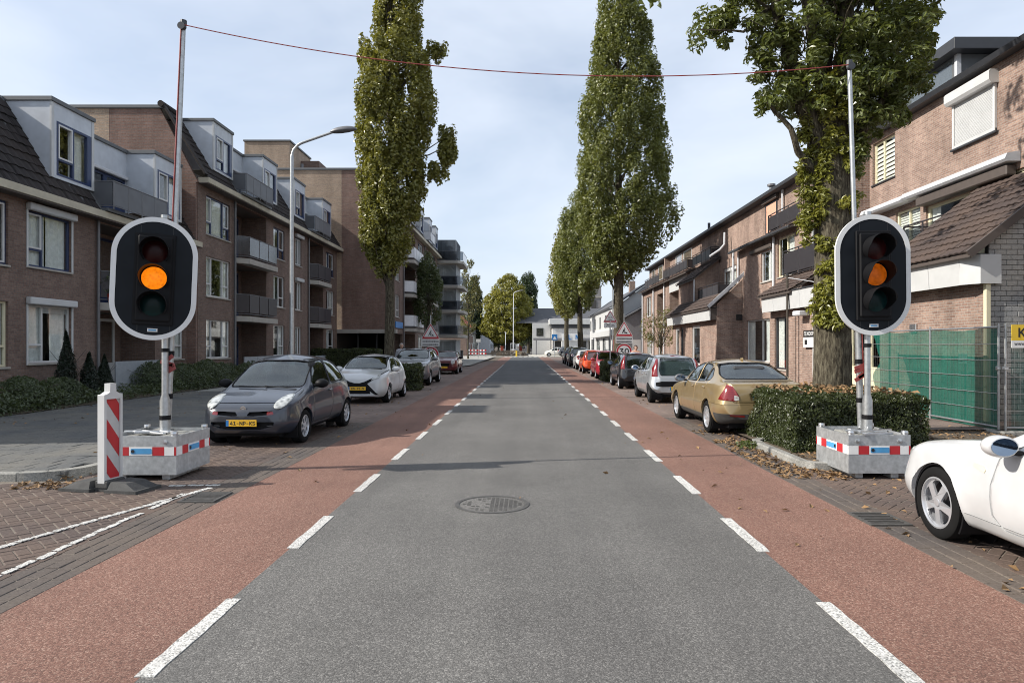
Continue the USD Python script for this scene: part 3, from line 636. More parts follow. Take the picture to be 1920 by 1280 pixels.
def tile_roof(roof, o, du, dv, nu, nv, m, skip, key, w=.3, gauge=.33, amp=.028, jitter=.006, nmax=300):
    """Tiles on the plane through o, along du (unit) and up dv (unit)."""
    o, du, dv = (np.asarray(x, float) for x in (o, du, dv)); nrm = np.cross(du, dv)
    tv, tf = wave_tile(w * .985, gauge + .05, amp); r = np.random.default_rng(3); L = []
    for j in range(nv):
        for i in range(nu):
            p = o + du * (i * w) + dv * (j * gauge); c = p + du * w / 2 + dv * gauge / 2
            if skip(c): continue
            q = p + nrm * r.normal(0, jitter) + dv * r.normal(0, jitter)
            L.append((key(c), q + tv[:, :1] * du + tv[:, 1:2] * dv + tv[:, 2:] * nrm))
    L.sort(key=lambda x: x[0]); rest = MB()
    for k, (_, v) in enumerate(L):
        if k < nmax: part(roof, 'roof_tile', (v, tf), m)
        else: rest.add(v, tf)
    if rest.n: part(roof, 'roof_tiles', rest, m, kind='stuff')
near = lambda c: c[0] ** 2 + c[1] ** 2

def dormer(b, X, y0, y1, z0, z1, back, frame='blue_paint', body='panel_grey_white', cheek=None):
    """Flat-topped dormer with a two-light window, looking along +X."""
    wy0, wy1, wz0, wz1 = y0 + .22, y1 - .12, z0 + .1, z1 - .62
    q = MB().prism(sbox(y0, z0, y1, z1 - .1).difference(sbox(wy0, wz0, wy1, wz1)), X - .06, X, 'yz')
    q.box(back, X - .06, y0, y0 + .06, z0 - .0, z1 - .1); q.box(back, X - .06, y1 - .06, y1, z0, z1 - .1)
    d = part(b, 'dormer', q, body)
    part(d, 'roof_edge', MB().box(back, X + .05, y0 - .05, y1 + .05, z1 - .1, z1 + .03, .01), 'cap_grey')
    part(d, 'corner_board', MB().box(X - .04, X + .015, y0 - .012, y0 + .1, z0, z1 - .11), 'white_panel'); part(d, 'corner_board', MB().box(X - .04, X + .015, y1 - .1, y1 + .012, z0, z1 - .11), 'white_panel')
    m_ = wy0 + (wy1 - wy0) * .46; zt = wz0 + (wz1 - wz0) * .3
    P = sbox(wy0, wz0, wy1, wz1)
    for h in ((wy0 + .07, zt + .03, m_ - .04, wz1 - .07), (wy0 + .07, wz0 + .06, m_ - .04, zt - .03), (m_ + .04, wz0 + .06, wy1 - .2, wz1 - .07)): P = P.difference(sbox(*h))
    part(d, 'window_frame', MB().prism(P, X - .09, X + .008, 'yz'), frame)
    part(d, 'sash', MB().prism(sbox(wy0 + .07, zt + .03, m_ - .04, wz1 - .07).difference(sbox(wy0 + .12, zt + .08, m_ - .09, wz1 - .12)), X - .06, X + .018, 'yz'), 'white_paint')
    part(d, 'pane', MB().box(X - .05, X - .044, wy0 + .05, m_, wz0 + .05, wz1 - .05), 'window_pane'); part(d, 'pane', MB().box(X - .05, X - .044, m_, wy1 - .15, wz0 + .05, wz1 - .05), 'window_pane')
    part(d, 'curtain', MB().box(X - .2, X - .18, m_ + .05, wy1 - .2, wz0, wz1), 'curtain')
    part(d, 'room', MB().box(X - 1.2, X - .5, y0 + .06, y1 - .06, z0 + .05, z1 - .15), 'interior_dark')
    return d
def terrace(b, Xf, Xb, y0, y1, z0, z1, rail='rail_grey', white_rail=False):
    """A roof terrace set back between two dormers, with its railing."""
    t = part(b, 'roof_terrace', MB().box(Xb - .3, Xf - .15, y0, y1, z0 - .1, z0), 'cap_grey')
    part(t, 'parapet_panel', MB().box(Xb - .12, Xb, y0, y1, z1 - 1.0, z1 - .1), 'panel_grey_white')
    part(t, 'roof_edge', MB().box(Xb - .5, Xb + .06, y0, y1, z1 - .1, z1 + .028, .01), 'cap_grey')
    P = sbox(y0, z0, y1, z1 - 1.12); n = 3; w = (y1 - y0) / n
    for i in range(n): P = P.difference(sbox(y0 + i * w + .1, z0 + (.15 if i == 1 else .7), y0 + (i + 1) * w - .1, z1 - 1.22))
    part(t, 'door_frame', MB().prism(P, Xb - .14, Xb - .06, 'yz'), 'blue_paint')
    part(t, 'awning_box', MB().box(Xb - .05, Xb + .1, y0 + 1.0, y1 - .02, z1 - 1.12, z1 - 1.0, .02), 'light_gutter')
    part(t, 'pane', MB().box(Xb - .11, Xb - .104, y0 + .05, y1 - .05, z0 + .12, z1 - 1.2), 'window_pane')
    part(t, 'room', MB().box(Xb - 1.5, Xb - .5, y0, y1, z0, z1 - .2), 'interior_dark')
    rl = MB(); h = .86
    for a, c in (((Xb + .3, y0 + .03), (Xf, y0 + .03)), ((Xf, y0 + .03), (Xf, y1 - .3)), ((Xf, y1 - .3), (Xb + 1.0, y1 - .3))):
        rl.tube([(*a, z0 + h), (*c, z0 + h)], .022, 6).tube([(*a, z0 + .06), (*c, z0 + .06)], .018, 6)
    n = 4
    for i in range(n + 1): y = y0 + .03 + (y1 - y0 - .33) * i / n; rl.tube([(Xf, y, z0 - .05), (Xf, y, z0 + h)], .02, 6)
    part(t, 'rail', rl, 'zinc_pipe')
    for i in range(n):
        a, c = y0 + .05 + (y1 - y0 - .33) * i / n, y0 + .01 + (y1 - y0 - .33) * (i + 1) / n
        part(t, 'railing_panel', MB().box(Xf - .008, Xf + .008, a, c, z0 + .09, z0 + h - .03), rail)
    part(t, 'railing_panel', MB().box(Xb + .35, Xf - .04, y0 + .02, y0 + .036, z0 + .09, z0 + h - .03), rail)
    return t
def pipe(b, X, y, z0, z1, m='zinc_pipe', r=.05):
    p = part(b, 'downpipe', MB().tube([(X, y, z0), (X, y, z1)], r, 10), m, smooth=40)
    q = MB()
    z = z0 + .8
    while z < z1: q.tube([(X, y, z - .02), (X, y, z + .02)], r + .012, 10); z += 1.7
    part(p, 'bracket', q, m); return p
# ------------------------------------------------------------------ left: two-storey block with mansard roof
def mansard_block(label, Xw, y0, y1, zE, slope_h, units, wins, logs, gable_low=None, ground_panels=(), pipes=(), extra_holes=(), brick='brick_left', sl=1.72, tiles=300, skipy=0):
    b = thing('apartment_block', label, 'apartment building', (Xw - 4, y0, 0), world=True)
    W = Wall(b, Xw, 1)
    holes = [(w[0], w[2], w[1], w[3]) for w in wins] + [(l[0], l[2], l[1], l[3]) for l in logs]
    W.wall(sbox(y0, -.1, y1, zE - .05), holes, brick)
    for w in wins: W.window(*w[:4], **(w[4] if len(w) > 4 else {}))
    for l in logs: W.loggia(*l[:4], **(l[4] if len(l) > 4 else {}))
    Xs, Xt, zt = Xw + .35, Xw + .35 - sl, zE + slope_h
    part(b, 'eave_board', MB().box(Xw - .0 + .003, Xw + .45, y0, y1 + .3, zE - .22, zE, .008), 'fascia_beige')
    part(b, 'soffit', MB().box(Xw + .004, Xw + .42, y0, y1 + .28, zE - .26, zE - .223), 'soffit_brown')
    D = []
    for u in units:
        D += [('d', u, u + 1.92), ('t', u + 1.92, u + 5.45), ('d', u + 5.45, u + 7.4)]
    # the slope, cut where the dormers and terraces stand
    q = MB(); ys = sorted({y0, y1, *[a for _, a, c in D], *[c for _, a, c in D]}); ys = [y for y in ys if y0 <= y <= y1]
    at = lambda t: (Xs + (Xt - Xs) * t, zE + slope_h * t)
    for a, c in zip(ys[:-1], ys[1:]):
        k = next((k for k, s, e in D if s <= (a + c) / 2 <= e), None)
        t1 = {None: 1.0, 'd': .24, 't': .05}[k]
        (xa, za), (xb, zb) = at(0), at(t1)
        q.add([[xa, a, za], [xa, c, za], [xb, c, zb], [xb, a, zb]], [[0, 1, 2, 3]])
        if k is None: q.box(Xt - 8, Xt, a, c, zt - .06, zt)
    q.box(Xt - 8, Xt - .9, y0, y1, zt - .2, zt - .06)
    rf = part(b, 'roof', q, 'cap_grey')
    dv = np.array([Xt - Xs, 0, slope_h]); Ls = np.linalg.norm(dv); dv /= Ls
    def skip(c):
        t = (c[2] - zE) / slope_h
        if t > 1: return True
        for k, s, e in D:
            if s - .05 < c[1] < e + .05 and t > {'d': .21, 't': .03}[k]: return True
        return c[1] < skipy
    tile_roof(rf, (Xs, y1 if False else y0, zE), (0, 1, 0), dv, int((y1 - y0) / .3), int(Ls / .33) + 1, 'roof_tile_dark', skip, near, nmax=tiles)
    for k, a, c in D:
        if c > y1 + .5 or a < y0 - .2: continue
        if k == 'd': dormer(b, Xw + .05, a, c, zE + .64, zt - .02, Xt - .7)
        else: terrace(b, Xw + .68, Xw - 1.0, a, c, zE + .12, zt - .02)
    for (y, za, zb) in pipes: pipe(b, Xw + .09, y, za, zb)
    for (a, c, h) in ground_panels:
        n = max(1, round((c - a) / 1.6))
        for i in range(n): part(b, 'balcony_screen', MB().box(Xw + .5, Xw + .54, a + (c - a) * i / n + .015, a + (c - a) * (i + 1) / n - .015, .12, h), 'panel_greyblue')
    return b
BL = dict(fm='blue_paint', sash='white_paint')
L1 = mansard_block('brown brick two-storey flats with dark mansard roof, nearest on the left', -14.0, 10.0, 27.7, 6.06, 2.99, [9.5, 19.62],
    [(16.1, 18.05, 1.15, 2.92, dict(fm='cream_paint', cols=((.5, None), (.5, .3)), curtain=.9)), (16.1, 18.05, 3.9, 5.62, dict(cols=((.3, None), (.7, None)), **BL)),
     (18.75, 20.55, 1.22, 2.89, dict(shutter='white_panel', guides=True, curtain=.75, panel_top=True)), (18.75, 20.55, 3.97, 5.55, dict(shutter='white_panel', guides=True, curtain=.9, **BL)),
     (25.9, 27.3, 1.2, 2.85, dict(cols=((.6, None), (.4, .3)), curtain=.5)), (25.9, 27.3, 3.95, 5.55, BL),
     (12.0, 14.0, 1.2, 2.9), (12.0, 14.0, 3.95, 5.6, BL)],
    [(21.95, 25.2, .35, 2.85, dict(slab=False, door_white=True)), (21.95, 25.2, 3.15, 5.75, dict(rail='rail_dark'))],
    ground_panels=((21.9, 25.5, 1.2),), pipes=((21.72, 0, 5.8),), skipy=14.5)
# plants and pots on the first-floor balcony of the near block are built with the shrubs
c3 = dict(cols=((.24, .3), (.5, None), (.26, .3)))
W2 = []
for f, (za, zb) in enumerate(((1.17, 2.85), (3.85, 5.55), (6.5, 8.15))):
    st = dict(fm='blue_paint', sash='white_paint') if f == 2 else {}
    W2 += [(28.4, 30.7, za, zb, dict(curtain=.35 + .2 * f, **c3, **st)), (36.0, 37.65, za, zb, dict(cols=((.55, None), (.45, .3)), curtain=.4, **st)),
           (39.4, 40.5, za, zb, dict(cols=((.6, None), (.4, None)), shutter='white_panel' if f else None, curtain=.5, **st)), (45.5, 47.3, za, zb, dict(cols=((.4, None), (.6, .3)), curtain=.6, **st))]
G2 = []
for (ya, yb) in ((31.3, 35.0), (41.9, 44.8)):
    G2 += [(ya, yb, .35, 2.85, dict(slab=False)), (ya, yb, 3.12, 5.6, dict(rail='rail_dark')), (ya, yb, 5.86, 8.4, dict(rail='rail_mesh_glass' if ya < 40 else 'rail_dark'))]
L2 = mansard_block('three-storey brown brick flats with white dormers behind the grey hatchback', -13.6, 27.7, 48.1, 8.72, 2.86, [28.95, 39.05], W2, G2,
    ground_panels=((31.0, 37.2, 1.2), (41.6, 45.0, 1.1)), pipes=((31.05, 0, 8.45), (41.65, 0, 8.45)), tiles=220)
# the gable of the three-storey block, above the lower roof
gb = lambda x0, x1, zs: Polygon([(x0, 0), (x1, 0), *zs, (x0, zs[-1][1])])
part(L2, 'gable_wall', MB().prism(Polygon([(-17.2, 0), (-13.62, 0), (-13.62, 8.45), (-13.55, 8.5), (-15.1, 11.52), (-17.2, 11.52)]), 27.55, 27.698, 'xz'), 'brick_left_brown')
part(L2, 'gable_wall', MB().prism(sbox(-23, 0, -17.205, 11.52), 27.55, 27.698, 'xz'), 'brick_left_tan', label='tan brick strip of the gable')
part(L2, 'roof_edge', MB().box(-23, -14.95, 27.48, 27.75, 11.525, 11.66, .01), 'cap_grey')
v = MB()
for k in range(10):
    t = k / 10.0; v.obox((-13.2 - 1.76 * t - .08, 27.55, 8.78 + 2.9 * t + .16), (.07, .26, .36), 0, .01, 0, -.545)
v.tube([(-15.0, 27.4, 11.68), (-15.0, 28.9, 11.68)], .13, 10)
part(L2, 'verge_tiles', v, 'roof_tile_dark', kind='stuff')
# ------------------------------------------------------------------ left: the taller block with the passage
L3 = thing('apartment_block', 'tall brown and tan brick block over a dark ground-floor passage', 'apartment building', (-14, 48.2, 0), world=True)
part(L3, 'end_wall', MB().prism(sbox(-13.28, 2.9, -9.52, 14.4), 48.2, 48.4, 'xz'), 'brick_left_brown')
part(L3, 'end_wall', MB().prism(sbox(-34, 2.9, -13.285, 14.4), 48.2, 48.4, 'xz'), 'brick_left_tan', label='tan upper part of the end wall')
part(L3, 'roof_edge', MB().box(-34, -9.5, 48.12, 48.5, 14.405, 14.56, .01), 'cap_grey')
part(L3, 'beam', MB().box(-14.2, -9.3, 48.1, 48.5, 2.62, 2.9, .01), 'slab_beige')
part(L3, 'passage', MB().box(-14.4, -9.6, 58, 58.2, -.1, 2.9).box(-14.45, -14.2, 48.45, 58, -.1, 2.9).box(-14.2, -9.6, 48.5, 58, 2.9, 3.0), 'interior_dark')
for x in (-12.6, -11.2): part(L3, 'passage_post', MB().box(x - .05, x + .05, 50.2, 50.3, 0, 2.9), 'dark_metal')
part(L3, 'column', MB().tube([(-9.62, 48.6, 0), (-9.62, 48.6, 2.62)], .07, 12), 'zinc_pipe', smooth=40)
W3 = Wall(L3, -9.5, 1)
wl, lg = [], []
for f, za in enumerate((1.05, 3.85, 6.55, 9.25)):
    zb = za + 1.65; st = dict(fm='blue_paint', sash='white_paint') if f == 3 else {}
    if f: wl.append((48.75, 50.3, za, zb, dict(cols=((.45, None), (.55, .3)), curtain=.5, **st)))
    wl += [(59.0, 61.6, za, zb, dict(cols=((.4, None), (.6, .3)), curtain=.5, **st)), (67.9, 70.2, za, zb, dict(curtain=.5, **st))]
    lg += [(52.2, 57.4, za - .75, za + 1.65, dict(rail='rail_white', slab=f > 0, proj=.75, door_white=f < 3)), (63.2, 66.8, za - .75, za + 1.65, dict(rail='rail_dark', slab=f > 0, proj=.75))]
W3.wall(sbox(48.41, 2.62, 72, 11.2).union(sbox(51.6, -.1, 72, 2.63)), [(w[0], w[2], w[1], w[3]) for w in wl + lg], 'brick_left')
for w in wl: W3.window(*w[:4], **w[4])
for w in lg: W3.loggia(*w[:4], **w[4])
part(L3, 'name_board', MB().box(-9.49, -9.44, 48.6, 51.4, 3.05, 3.5), 'sign_blue')
part(L3, 'eave_board', MB().box(-9.497, -9.05, 48.41, 72.2, 11.13, 11.36, .01), 'fascia_beige')
part(L3, 'roof', MB().add([[-9.15, 48.41, 11.36], [-9.15, 72, 11.36], [-10.9, 72, 14.35], [-10.9, 48.41, 14.35]], [[0, 1, 2, 3]]).box(-30, -10.9, 48.6, 72, 14.2, 14.35), 'roof_tile_dark')
for k, u in enumerate((50.0, 60.0)):
    dormer(L3, -9.45, u, u + 1.92, 12.0, 14.3, -11.6); dormer(L3, -9.45, u + 5.45, u + 7.4, 12.0, 14.3, -11.6); terrace(L3, -8.82, -10.5, u + 1.92, u + 5.45, 11.48, 14.3, 'rail_white' if k else 'rail_grey')
dormer(L3, -9.45, 70.0, 71.9, 12.0, 14.3, -11.6)
for y in (51.7, 62.6): pipe(L3, -9.41, y, 0, 11.1)
# corner balconies at its far end
for z in (2.9, 5.58, 8.26, 10.94):
    P = Polygon([(-9.5, 72), (-7.3, 72), (-6.75, 72.9), (-6.75, 78), (-9.5, 78)])
    s = part(L3, 'corner_balcony', MB().prism(P, z - .3, z), 'slab_beige')
    path = [(-9.3, 72.06), (-7.32, 72.06), (-6.82, 72.9), (-6.82, 77.9)]
    for a, c in zip(path[:-1], path[1:]):
        part(s, 'railing_panel', MB().obox(((a[0] + c[0]) / 2, (a[1] + c[1]) / 2, z + .52), (math.hypot(c[0] - a[0], c[1] - a[1]) - .04, .02, .9), math.atan2(c[1] - a[1], c[0] - a[0])), 'rail_glass')
        part(s, 'rail', MB().tube([(*a, z + 1.02), (*c, z + 1.02)], .025, 6), 'zinc_pipe')
for z in (0, 2.9, 5.58, 8.26, 10.94):
    q = part(L3, 'corner_window', MB().box(-12, -7.6, 73.2, 78, z, z + 2.38), 'panel_greyblue')
    part(q, 'pane', MB().box(-11.9, -7.7, 73.17, 73.18, z + .3, z + 2.2), 'window_pane')
part(L3, 'penthouse_glazing', MB().box(-11.5, -7.6, 73.0, 77.8, 10.96, 13.3), 'rail_glass')
tw = thing('rooftop_tower', 'tan brick stair tower standing on the flat roof on the left', 'tower', (-22, 56, 14), world=True)
part(tw, 'wall', MB().box(-23.6, -19.8, 56, 61.4, 14.3, 18.85), 'brick_left_tan'); part(tw, 'roof_edge', MB().box(-23.68, -19.72, 55.92, 61.48, 18.86, 19.0, .01), 'cap_grey')
part(tw, 'stair_wall', MB().box(-19.79, -18.2, 58.8, 62.4, 14.3, 18.0), 'brick_left'); part(tw, 'window', MB().box(-19.78, -19.74, 56.3, 57.4, 14.5, 15.9), 'white_paint')
part(tw, 'vent', MB().tube([(-19.3, 57.6, 14.3), (-19.3, 57.6, 17.4)], .14, 8), 'zinc_pipe')
# ------------------------------------------------------------------ right: the terrace of brick houses with shop extensions
def canopy(b, X, y0, y1, z0=3.06, z1=3.69, near_return=True, n=None, depth=.45):
    """White boxed canopy over the shop front; each board is a piece."""
    n = n or max(2, round((y1 - y0) / 1.25)); c = part(b, 'canopy', MB().box(X + .05, X + depth, y0 + (.35 if near_return else .02), y1 - .02, z0 + .02, z1 - .02), 'brown_box')
    s = y0 + (.42 if near_return else 0)
    for i in range(n):
        a, e = s + (y1 - s) * i / n + .006, s + (y1 - s) * (i + 1) / n - .006
        v = np.array([[X + .04, a, z0], [X + .04, e, z0], [X, e, z1], [X, a, z1], [X + .07, a, z0], [X + .07, e, z0], [X + .07, e, z1], [X + .07, a, z1]])
        part(c, 'canopy_board', (v, [[0, 3, 2, 1], [4, 5, 6, 7], [0, 1, 5, 4], [3, 7, 6, 2], [0, 4, 7, 3], [1, 2, 6, 5]]), 'white_panel')
    if near_return:
        P = Polygon([(X + .01, s - .008), (X + .2, y0), (X + depth + .2, y0), (X + depth + .2, y0 + .04), (X + .22, y0 + .04), (X + .05, s - .008)])
        part(c, 'canopy_board', MB().prism(P, z0, z1), 'white_panel')
    part(c, 'flashing', MB().box(X - .03, X + depth + .1, y0 + (.2 if near_return else 0), y1, z1 + .003, z1 + .05, .01), 'dark_metal')
    return c
def railing(b, pts, z0, z1, panel='rail_dark', posts=1.2):
    r = MB()
    for p, q in zip(pts[:-1], pts[1:]):
        r.tube([(*p, z1), (*q, z1)], .025, 6).tube([(*p, z0 + .06), (*q, z0 + .06)], .018, 6)
        L = math.dist(p, q); n = max(1, round(L / posts))
        for i in range(n + 1): r.tube([(p[0] + (q[0] - p[0]) * i / n, p[1] + (q[1] - p[1]) * i / n, z0), (p[0] + (q[0] - p[0]) * i / n, p[1] + (q[1] - p[1]) * i / n, z1)], .024, 6)
    k = part(b, 'balcony_rail', r, 'rail_dark')
    for p, q in zip(pts[:-1], pts[1:]):
        L = math.dist(p, q); n = max(1, round(L / posts))
        for i in range(n):
            u = (i + .5) / n
            part(k, 'railing_panel', MB().obox((p[0] + (q[0] - p[0]) * u, p[1] + (q[1] - p[1]) * u, (z0 + z1) / 2 + .02), (L / n - .08, .014, z1 - z0 - .22), math.atan2(q[1] - p[1], q[0] - p[0])), panel)
    return k
def slope_roof(b, X0, X1, y0, y1, z0, z1, m='roof_tile_brown', nmax=300, w=.3, key=None, name='roof', gauge=.31):
    r = part(b, name, MB().add([[X0, y0, z0 - .02], [X1, y0, z1 - .02], [X1, y1, z1 - .02], [X0, y1, z0 - .02], [X0, y0, z0 - .10], [X1, y0, z1 - .10], [X1, y1, z1 - .10], [X0, y1, z0 - .10]],
                               [[0, 1, 2, 3], [4, 7, 6, 5], [0, 4, 5, 1], [1, 5, 6, 2], [2, 6, 7, 3], [3, 7, 4, 0]]), 'brown_box')
    dv = np.array([X1 - X0, 0, z1 - z0]); L = np.linalg.norm(dv); dv /= L
    tile_roof(r, (X0 - .03, y1, z0 - .01), (0, -1, 0), dv, int((y1 - y0) / w), int(L / .31), m, lambda c: False, key or near, w=w, gauge=.31, amp=.022, jitter=.004, nmax=nmax)
    return r
# --- nearest house, beyond the green fence
R1 = thing('terraced_house', 'near brick house with closed white roller shutter and grey block side wall', 'house', (12.5, 14.5, 0), world=True)
Wa = Wall(R1, 12.5, -1)
w1 = [(22.55, 24.0, 7.47, 8.95, dict(cols=((.6, None), (.4, None)), fm='cream_paint', curtain=0, sill='dark_metal', rec=.10)), (21.1, 22.5, 4.95, 6.2, dict(cols=((.5, None), (.5, None)), fm='cream_paint', curtain=0, sill='cream_paint')),
      (17.7, 20.8, 4.75, 6.05, dict(cols=((.3, None), (.7, None)), fm='cream_paint', curtain=.25, sill='cream_paint', fw=.09)), (15.2, 17.3, 4.5, 6.2, dict(cols=((1, None),), fm='cream_paint', curtain=0, sill=None))]
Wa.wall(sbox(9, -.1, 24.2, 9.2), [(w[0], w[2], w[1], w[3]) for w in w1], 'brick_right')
ws = [Wa.window(*w[:4], **w[4]) for w in w1]
def blinds(w, X, y0, y1, z0, z1, step=.11, m='blind'):
    q = MB(); z = z0 + .06
    while z < z1 - .05: q.obox((X, (y0 + y1) / 2, z), (.006, y1 - y0, step * .98), 0, 0, 0, .4); z += step
    part(w, 'blind', q, m, kind='stuff')
blinds(ws[0], 12.665, 22.6, 23.95, 7.5, 8.93, .15); blinds(ws[1], 12.655, 21.15, 22.45, 4.98, 6.18, .08)
for k in range(6): part(ws[3], 'door_board', MB().box(12.56, 12.585, 15.25, 17.25, 4.62 + k * .25, 4.86 + k * .25, .008), 'cream_paint')
part(R1, 'cream_panel', MB().box(12.42, 12.495, 17.6, 20.9, 3.75, 4.68, .01), 'cream_paint')
sh = part(R1, 'roller_shutter', Wa.bx(MB(), -.06, .0, 17.66, 19.42, 7.42, 7.5, .01), 'white_panel')
q = MB()
for k in range(31): Wa.bx(q, -.045, -.003, 17.74, 19.34, 7.5 + k * .0385, 7.5 + (k + 1) * .0385 - .002, .006)
part(sh, 'slats', q, 'white_panel', kind='stuff')
for y in (17.66, 19.35): part(sh, 'guide_rail', Wa.bx(MB(), -.075, .0, y, y + .075, 7.42, 8.68, .008), 'white_paint')
part(sh, 'shutter_box', MB().prism(Polygon([(12.5, 8.68), (12.3, 8.68), (12.24, 8.76), (12.24, 8.98), (12.28, 9.03), (12.5, 9.03)]), 17.6, 19.5, 'xz'), 'white_panel'); part(sh, 'sill', Wa.bx(MB(), -.1, 0, 17.6, 19.48, 7.36, 7.418, .01), 'dark_metal')
aw = [(12.5, 6.62), (12.16, 6.56), (12.1, 6.42), (12.16, 6.36), (12.5, 6.36)]
part(R1, 'awning_cassette', MB().prism(Polygon(aw), 21.52, 24.15, 'xz'), 'light_gutter'); part(R1, 'awning_cassette', MB().prism(Polygon([(x - .02, z + .02) for x, z in aw]), 16.8, 21.48, 'xz'), 'light_gutter')
part(R1, 'shutter_box', MB().box(12.22, 12.5, 16.95, 20.9, 6.06, 6.33, .03), 'brown_box')
part(R1, 'gutter', MB().prism(Polygon([(12.5, 9.18), (12.18, 9.18), (12.12, 9.31), (12.2, 9.31), (12.24, 9.26), (12.5, 9.26)]), 9, 24.4, 'xz'), 'dark_metal')
rf = part(R1, 'roof', MB().add([[12.2, 9, 9.33], [17, 9, 12.0], [17, 24.4, 12.0], [12.2, 24.4, 9.33]], [[0, 1, 2, 3]]), 'roof_far_grey')
dm = part(R1, 'roof_dormer', MB().box(13.35, 16.4, 20.6, 27, 9.3, 10.72), 'cap_grey'); part(dm, 'roof_slab', MB().box(13.0, 15.2, 20.2, 27.4, 10.725, 11.08, .012), 'dark_metal')
part(dm, 'corner_post', MB().box(13.32, 13.45, 20.57, 20.7, 9.3, 10.72), 'light_gutter'); part(dm, 'pane', MB().box(13.335, 13.345, 20.85, 26.8, 9.95, 10.65), 'window_pane')
part(dm, 'window_rail', MB().box(13.25, 13.35, 20.7, 27, 9.86, 9.93), 'light_gutter')
# its shop extension: front wall, canopy, tiled lean-to roof, grey block gable
part(R1, 'front_wall', MB().box(10.0, 10.2, 14.5, 18.25, -.1, 3.08), 'brick_right')
part(R1, 'corner_trim', MB().box(9.955, 10.06, 14.4, 14.5, 0, 3.1, .008), 'cream_paint')
part(R1, 'vent', MB().box(9.95, 9.998, 17.0, 17.28, 2.05, 2.28, .01), 'steel_bright')
canopy(R1, 9.6, 14.35, 18.2)
slope_roof(R1, 9.5, 12.5, 14.25, 18.25, 3.72, 6.08, w=.21, gauge=.22)
part(R1, 'verge_board', MB().add(*MB().obox((11.0, 14.27, 4.86), (3.85, .05, .17), 0, .0, 0, -math.atan(.787)).get()), 'brown_box')
gw = part(R1, 'gable_wall', MB().prism(Polygon([(10.06, 0), (12.5, 0), (12.5, 5.96), (10.06, 4.05), (10.06, 0)]), 14.5, 14.6, 'xz'), 'cast_iron')
region = Polygon([(10.06, 0), (12.5, 0), (12.5, 5.94), (10.06, 4.02)]); rb = np.random.default_rng(2); L = []
for j in range(54):
    for i in range(-1, 11):
        P = sbox(10.06 + i * .25 + (.125 if j % 2 else 0) + .005, j * .112 + .005, 10.06 + (i + 1) * .25 + (.125 if j % 2 else 0) - .006, (j + 1) * .112 - .006).intersection(region)
        if P.is_empty or P.geom_type != 'Polygon' or P.area < .003: continue
        c = P.centroid; L.append((abs(c.y - 3.3) + max(0, c.x - 10.9) * 4, P))
L.sort(key=lambda a: a[0]); rest = MB()
for k, (_, P) in enumerate(L):
    d = rb.normal(0, .003)
    mbk = (MB() if k < 300 else rest)
    x0, z0, x1, z1 = P.bounds
    if abs(P.area - (x1 - x0) * (z1 - z0)) < 1e-6: mbk.box(x0, x1, 14.46 + d, 14.505, z0, z1, .005)
    else: mbk.prism(P, 14.46 + d, 14.505, 'xz')
    if k < 300: part(gw, 'block', mbk, 'block_grey')
part(gw, 'blocks', rest, 'block_grey', kind='stuff')
railing(R1, [(12.4, 20.25), (11.5, 20.25), (11.5, 18.35)], 4.35, 5.32, 'rail_mesh_glass')
part(R1, 'roof_terrace', MB().box(10.0, 12.49, 18.27, 24.15, 3.5, 3.72), 'cap_grey')
# --- second house
R2 = thing('terraced_house', 'middle brick house with plain white canopy and first-floor windows, left of the big trunk', 'house', (11.35, 24.2, 0), world=True)
Wb = Wall(R2, 11.35, -1)
w2 = [(30.95, 34.2, .95, 3.0, dict(cols=((.34, None), (.66, None)), curtain=.5)), (30.5, 32.1, 4.75, 6.2, dict(cols=((.35, None), (.65, None)), curtain=.6)), (28.1, 30.0, 4.77, 6.5, dict(cols=((.5, None), (.5, None)), curtain=.5, fm='cream_paint')), (25.2, 26.6, 4.4, 6.4, dict(curtain=.4))]
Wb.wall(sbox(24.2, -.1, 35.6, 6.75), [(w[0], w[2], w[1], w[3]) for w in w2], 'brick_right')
for w in w2: Wb.window(*w[:4], **w[4])
part(R2, 'end_wall', MB().prism(Polygon([(11.36, 0), (16, 0), (16, 10.6), (12.0, 9.0), (11.36, 6.7)]), 24.21, 24.4, 'xz'), 'brick_right')
part(R2, 'shutter_box', Wb.bx(MB(), -.16, 0, 30.45, 33.4, 6.24, 6.42, .02), 'brown_box')
slope_roof(R2, 10.95, 11.95, 27.6, 35.7, 6.72, 7.1, nmax=60)
part(R2, 'gutter', MB().box(10.86, 10.97, 27.6, 35.8, 6.62, 6.72, .02), 'dark_metal')
part(R2, 'upper_wall', MB().box(12.0, 12.2, 24.2, 35.6, 6.8, 9.05), 'brick_right')
part(R2, 'shutter_box', MB().box(11.82, 12.0, 31.5, 33.4, 8.72, 8.92, .02), 'brown_box')
wp = part(R2, 'upper_window', MB().prism(sbox(31.7, 7.2, 33.2, 8.7).difference(sbox(31.78, 7.28, 33.12, 8.62)), 11.95, 12.0, 'yz'), 'frame_dark'); part(wp, 'roller_blind', MB().box(11.97, 11.98, 31.78, 33.12, 7.28, 8.62), 'cloth_peach')
railing(R2, [(11.95, 31.2), (11.38, 31.2), (11.38, 27.7)], 6.95, 7.78)
for k in range(9): part(R2, 'trellis_slat', MB().box(11.96, 11.985, 27.4 + k * .22, 27.44 + k * .22, 7.4, 8.95), 'bark_dark')
pipe(R2, 11.9, 30.85, 7.1, 9.0, 'light_gutter'); pipe(R2, 11.28, 30.3, 0, 6.65, 'light_gutter', .06); pipe(R2, 11.27, 35.3, 5.0, 6.7, 'light_gutter')
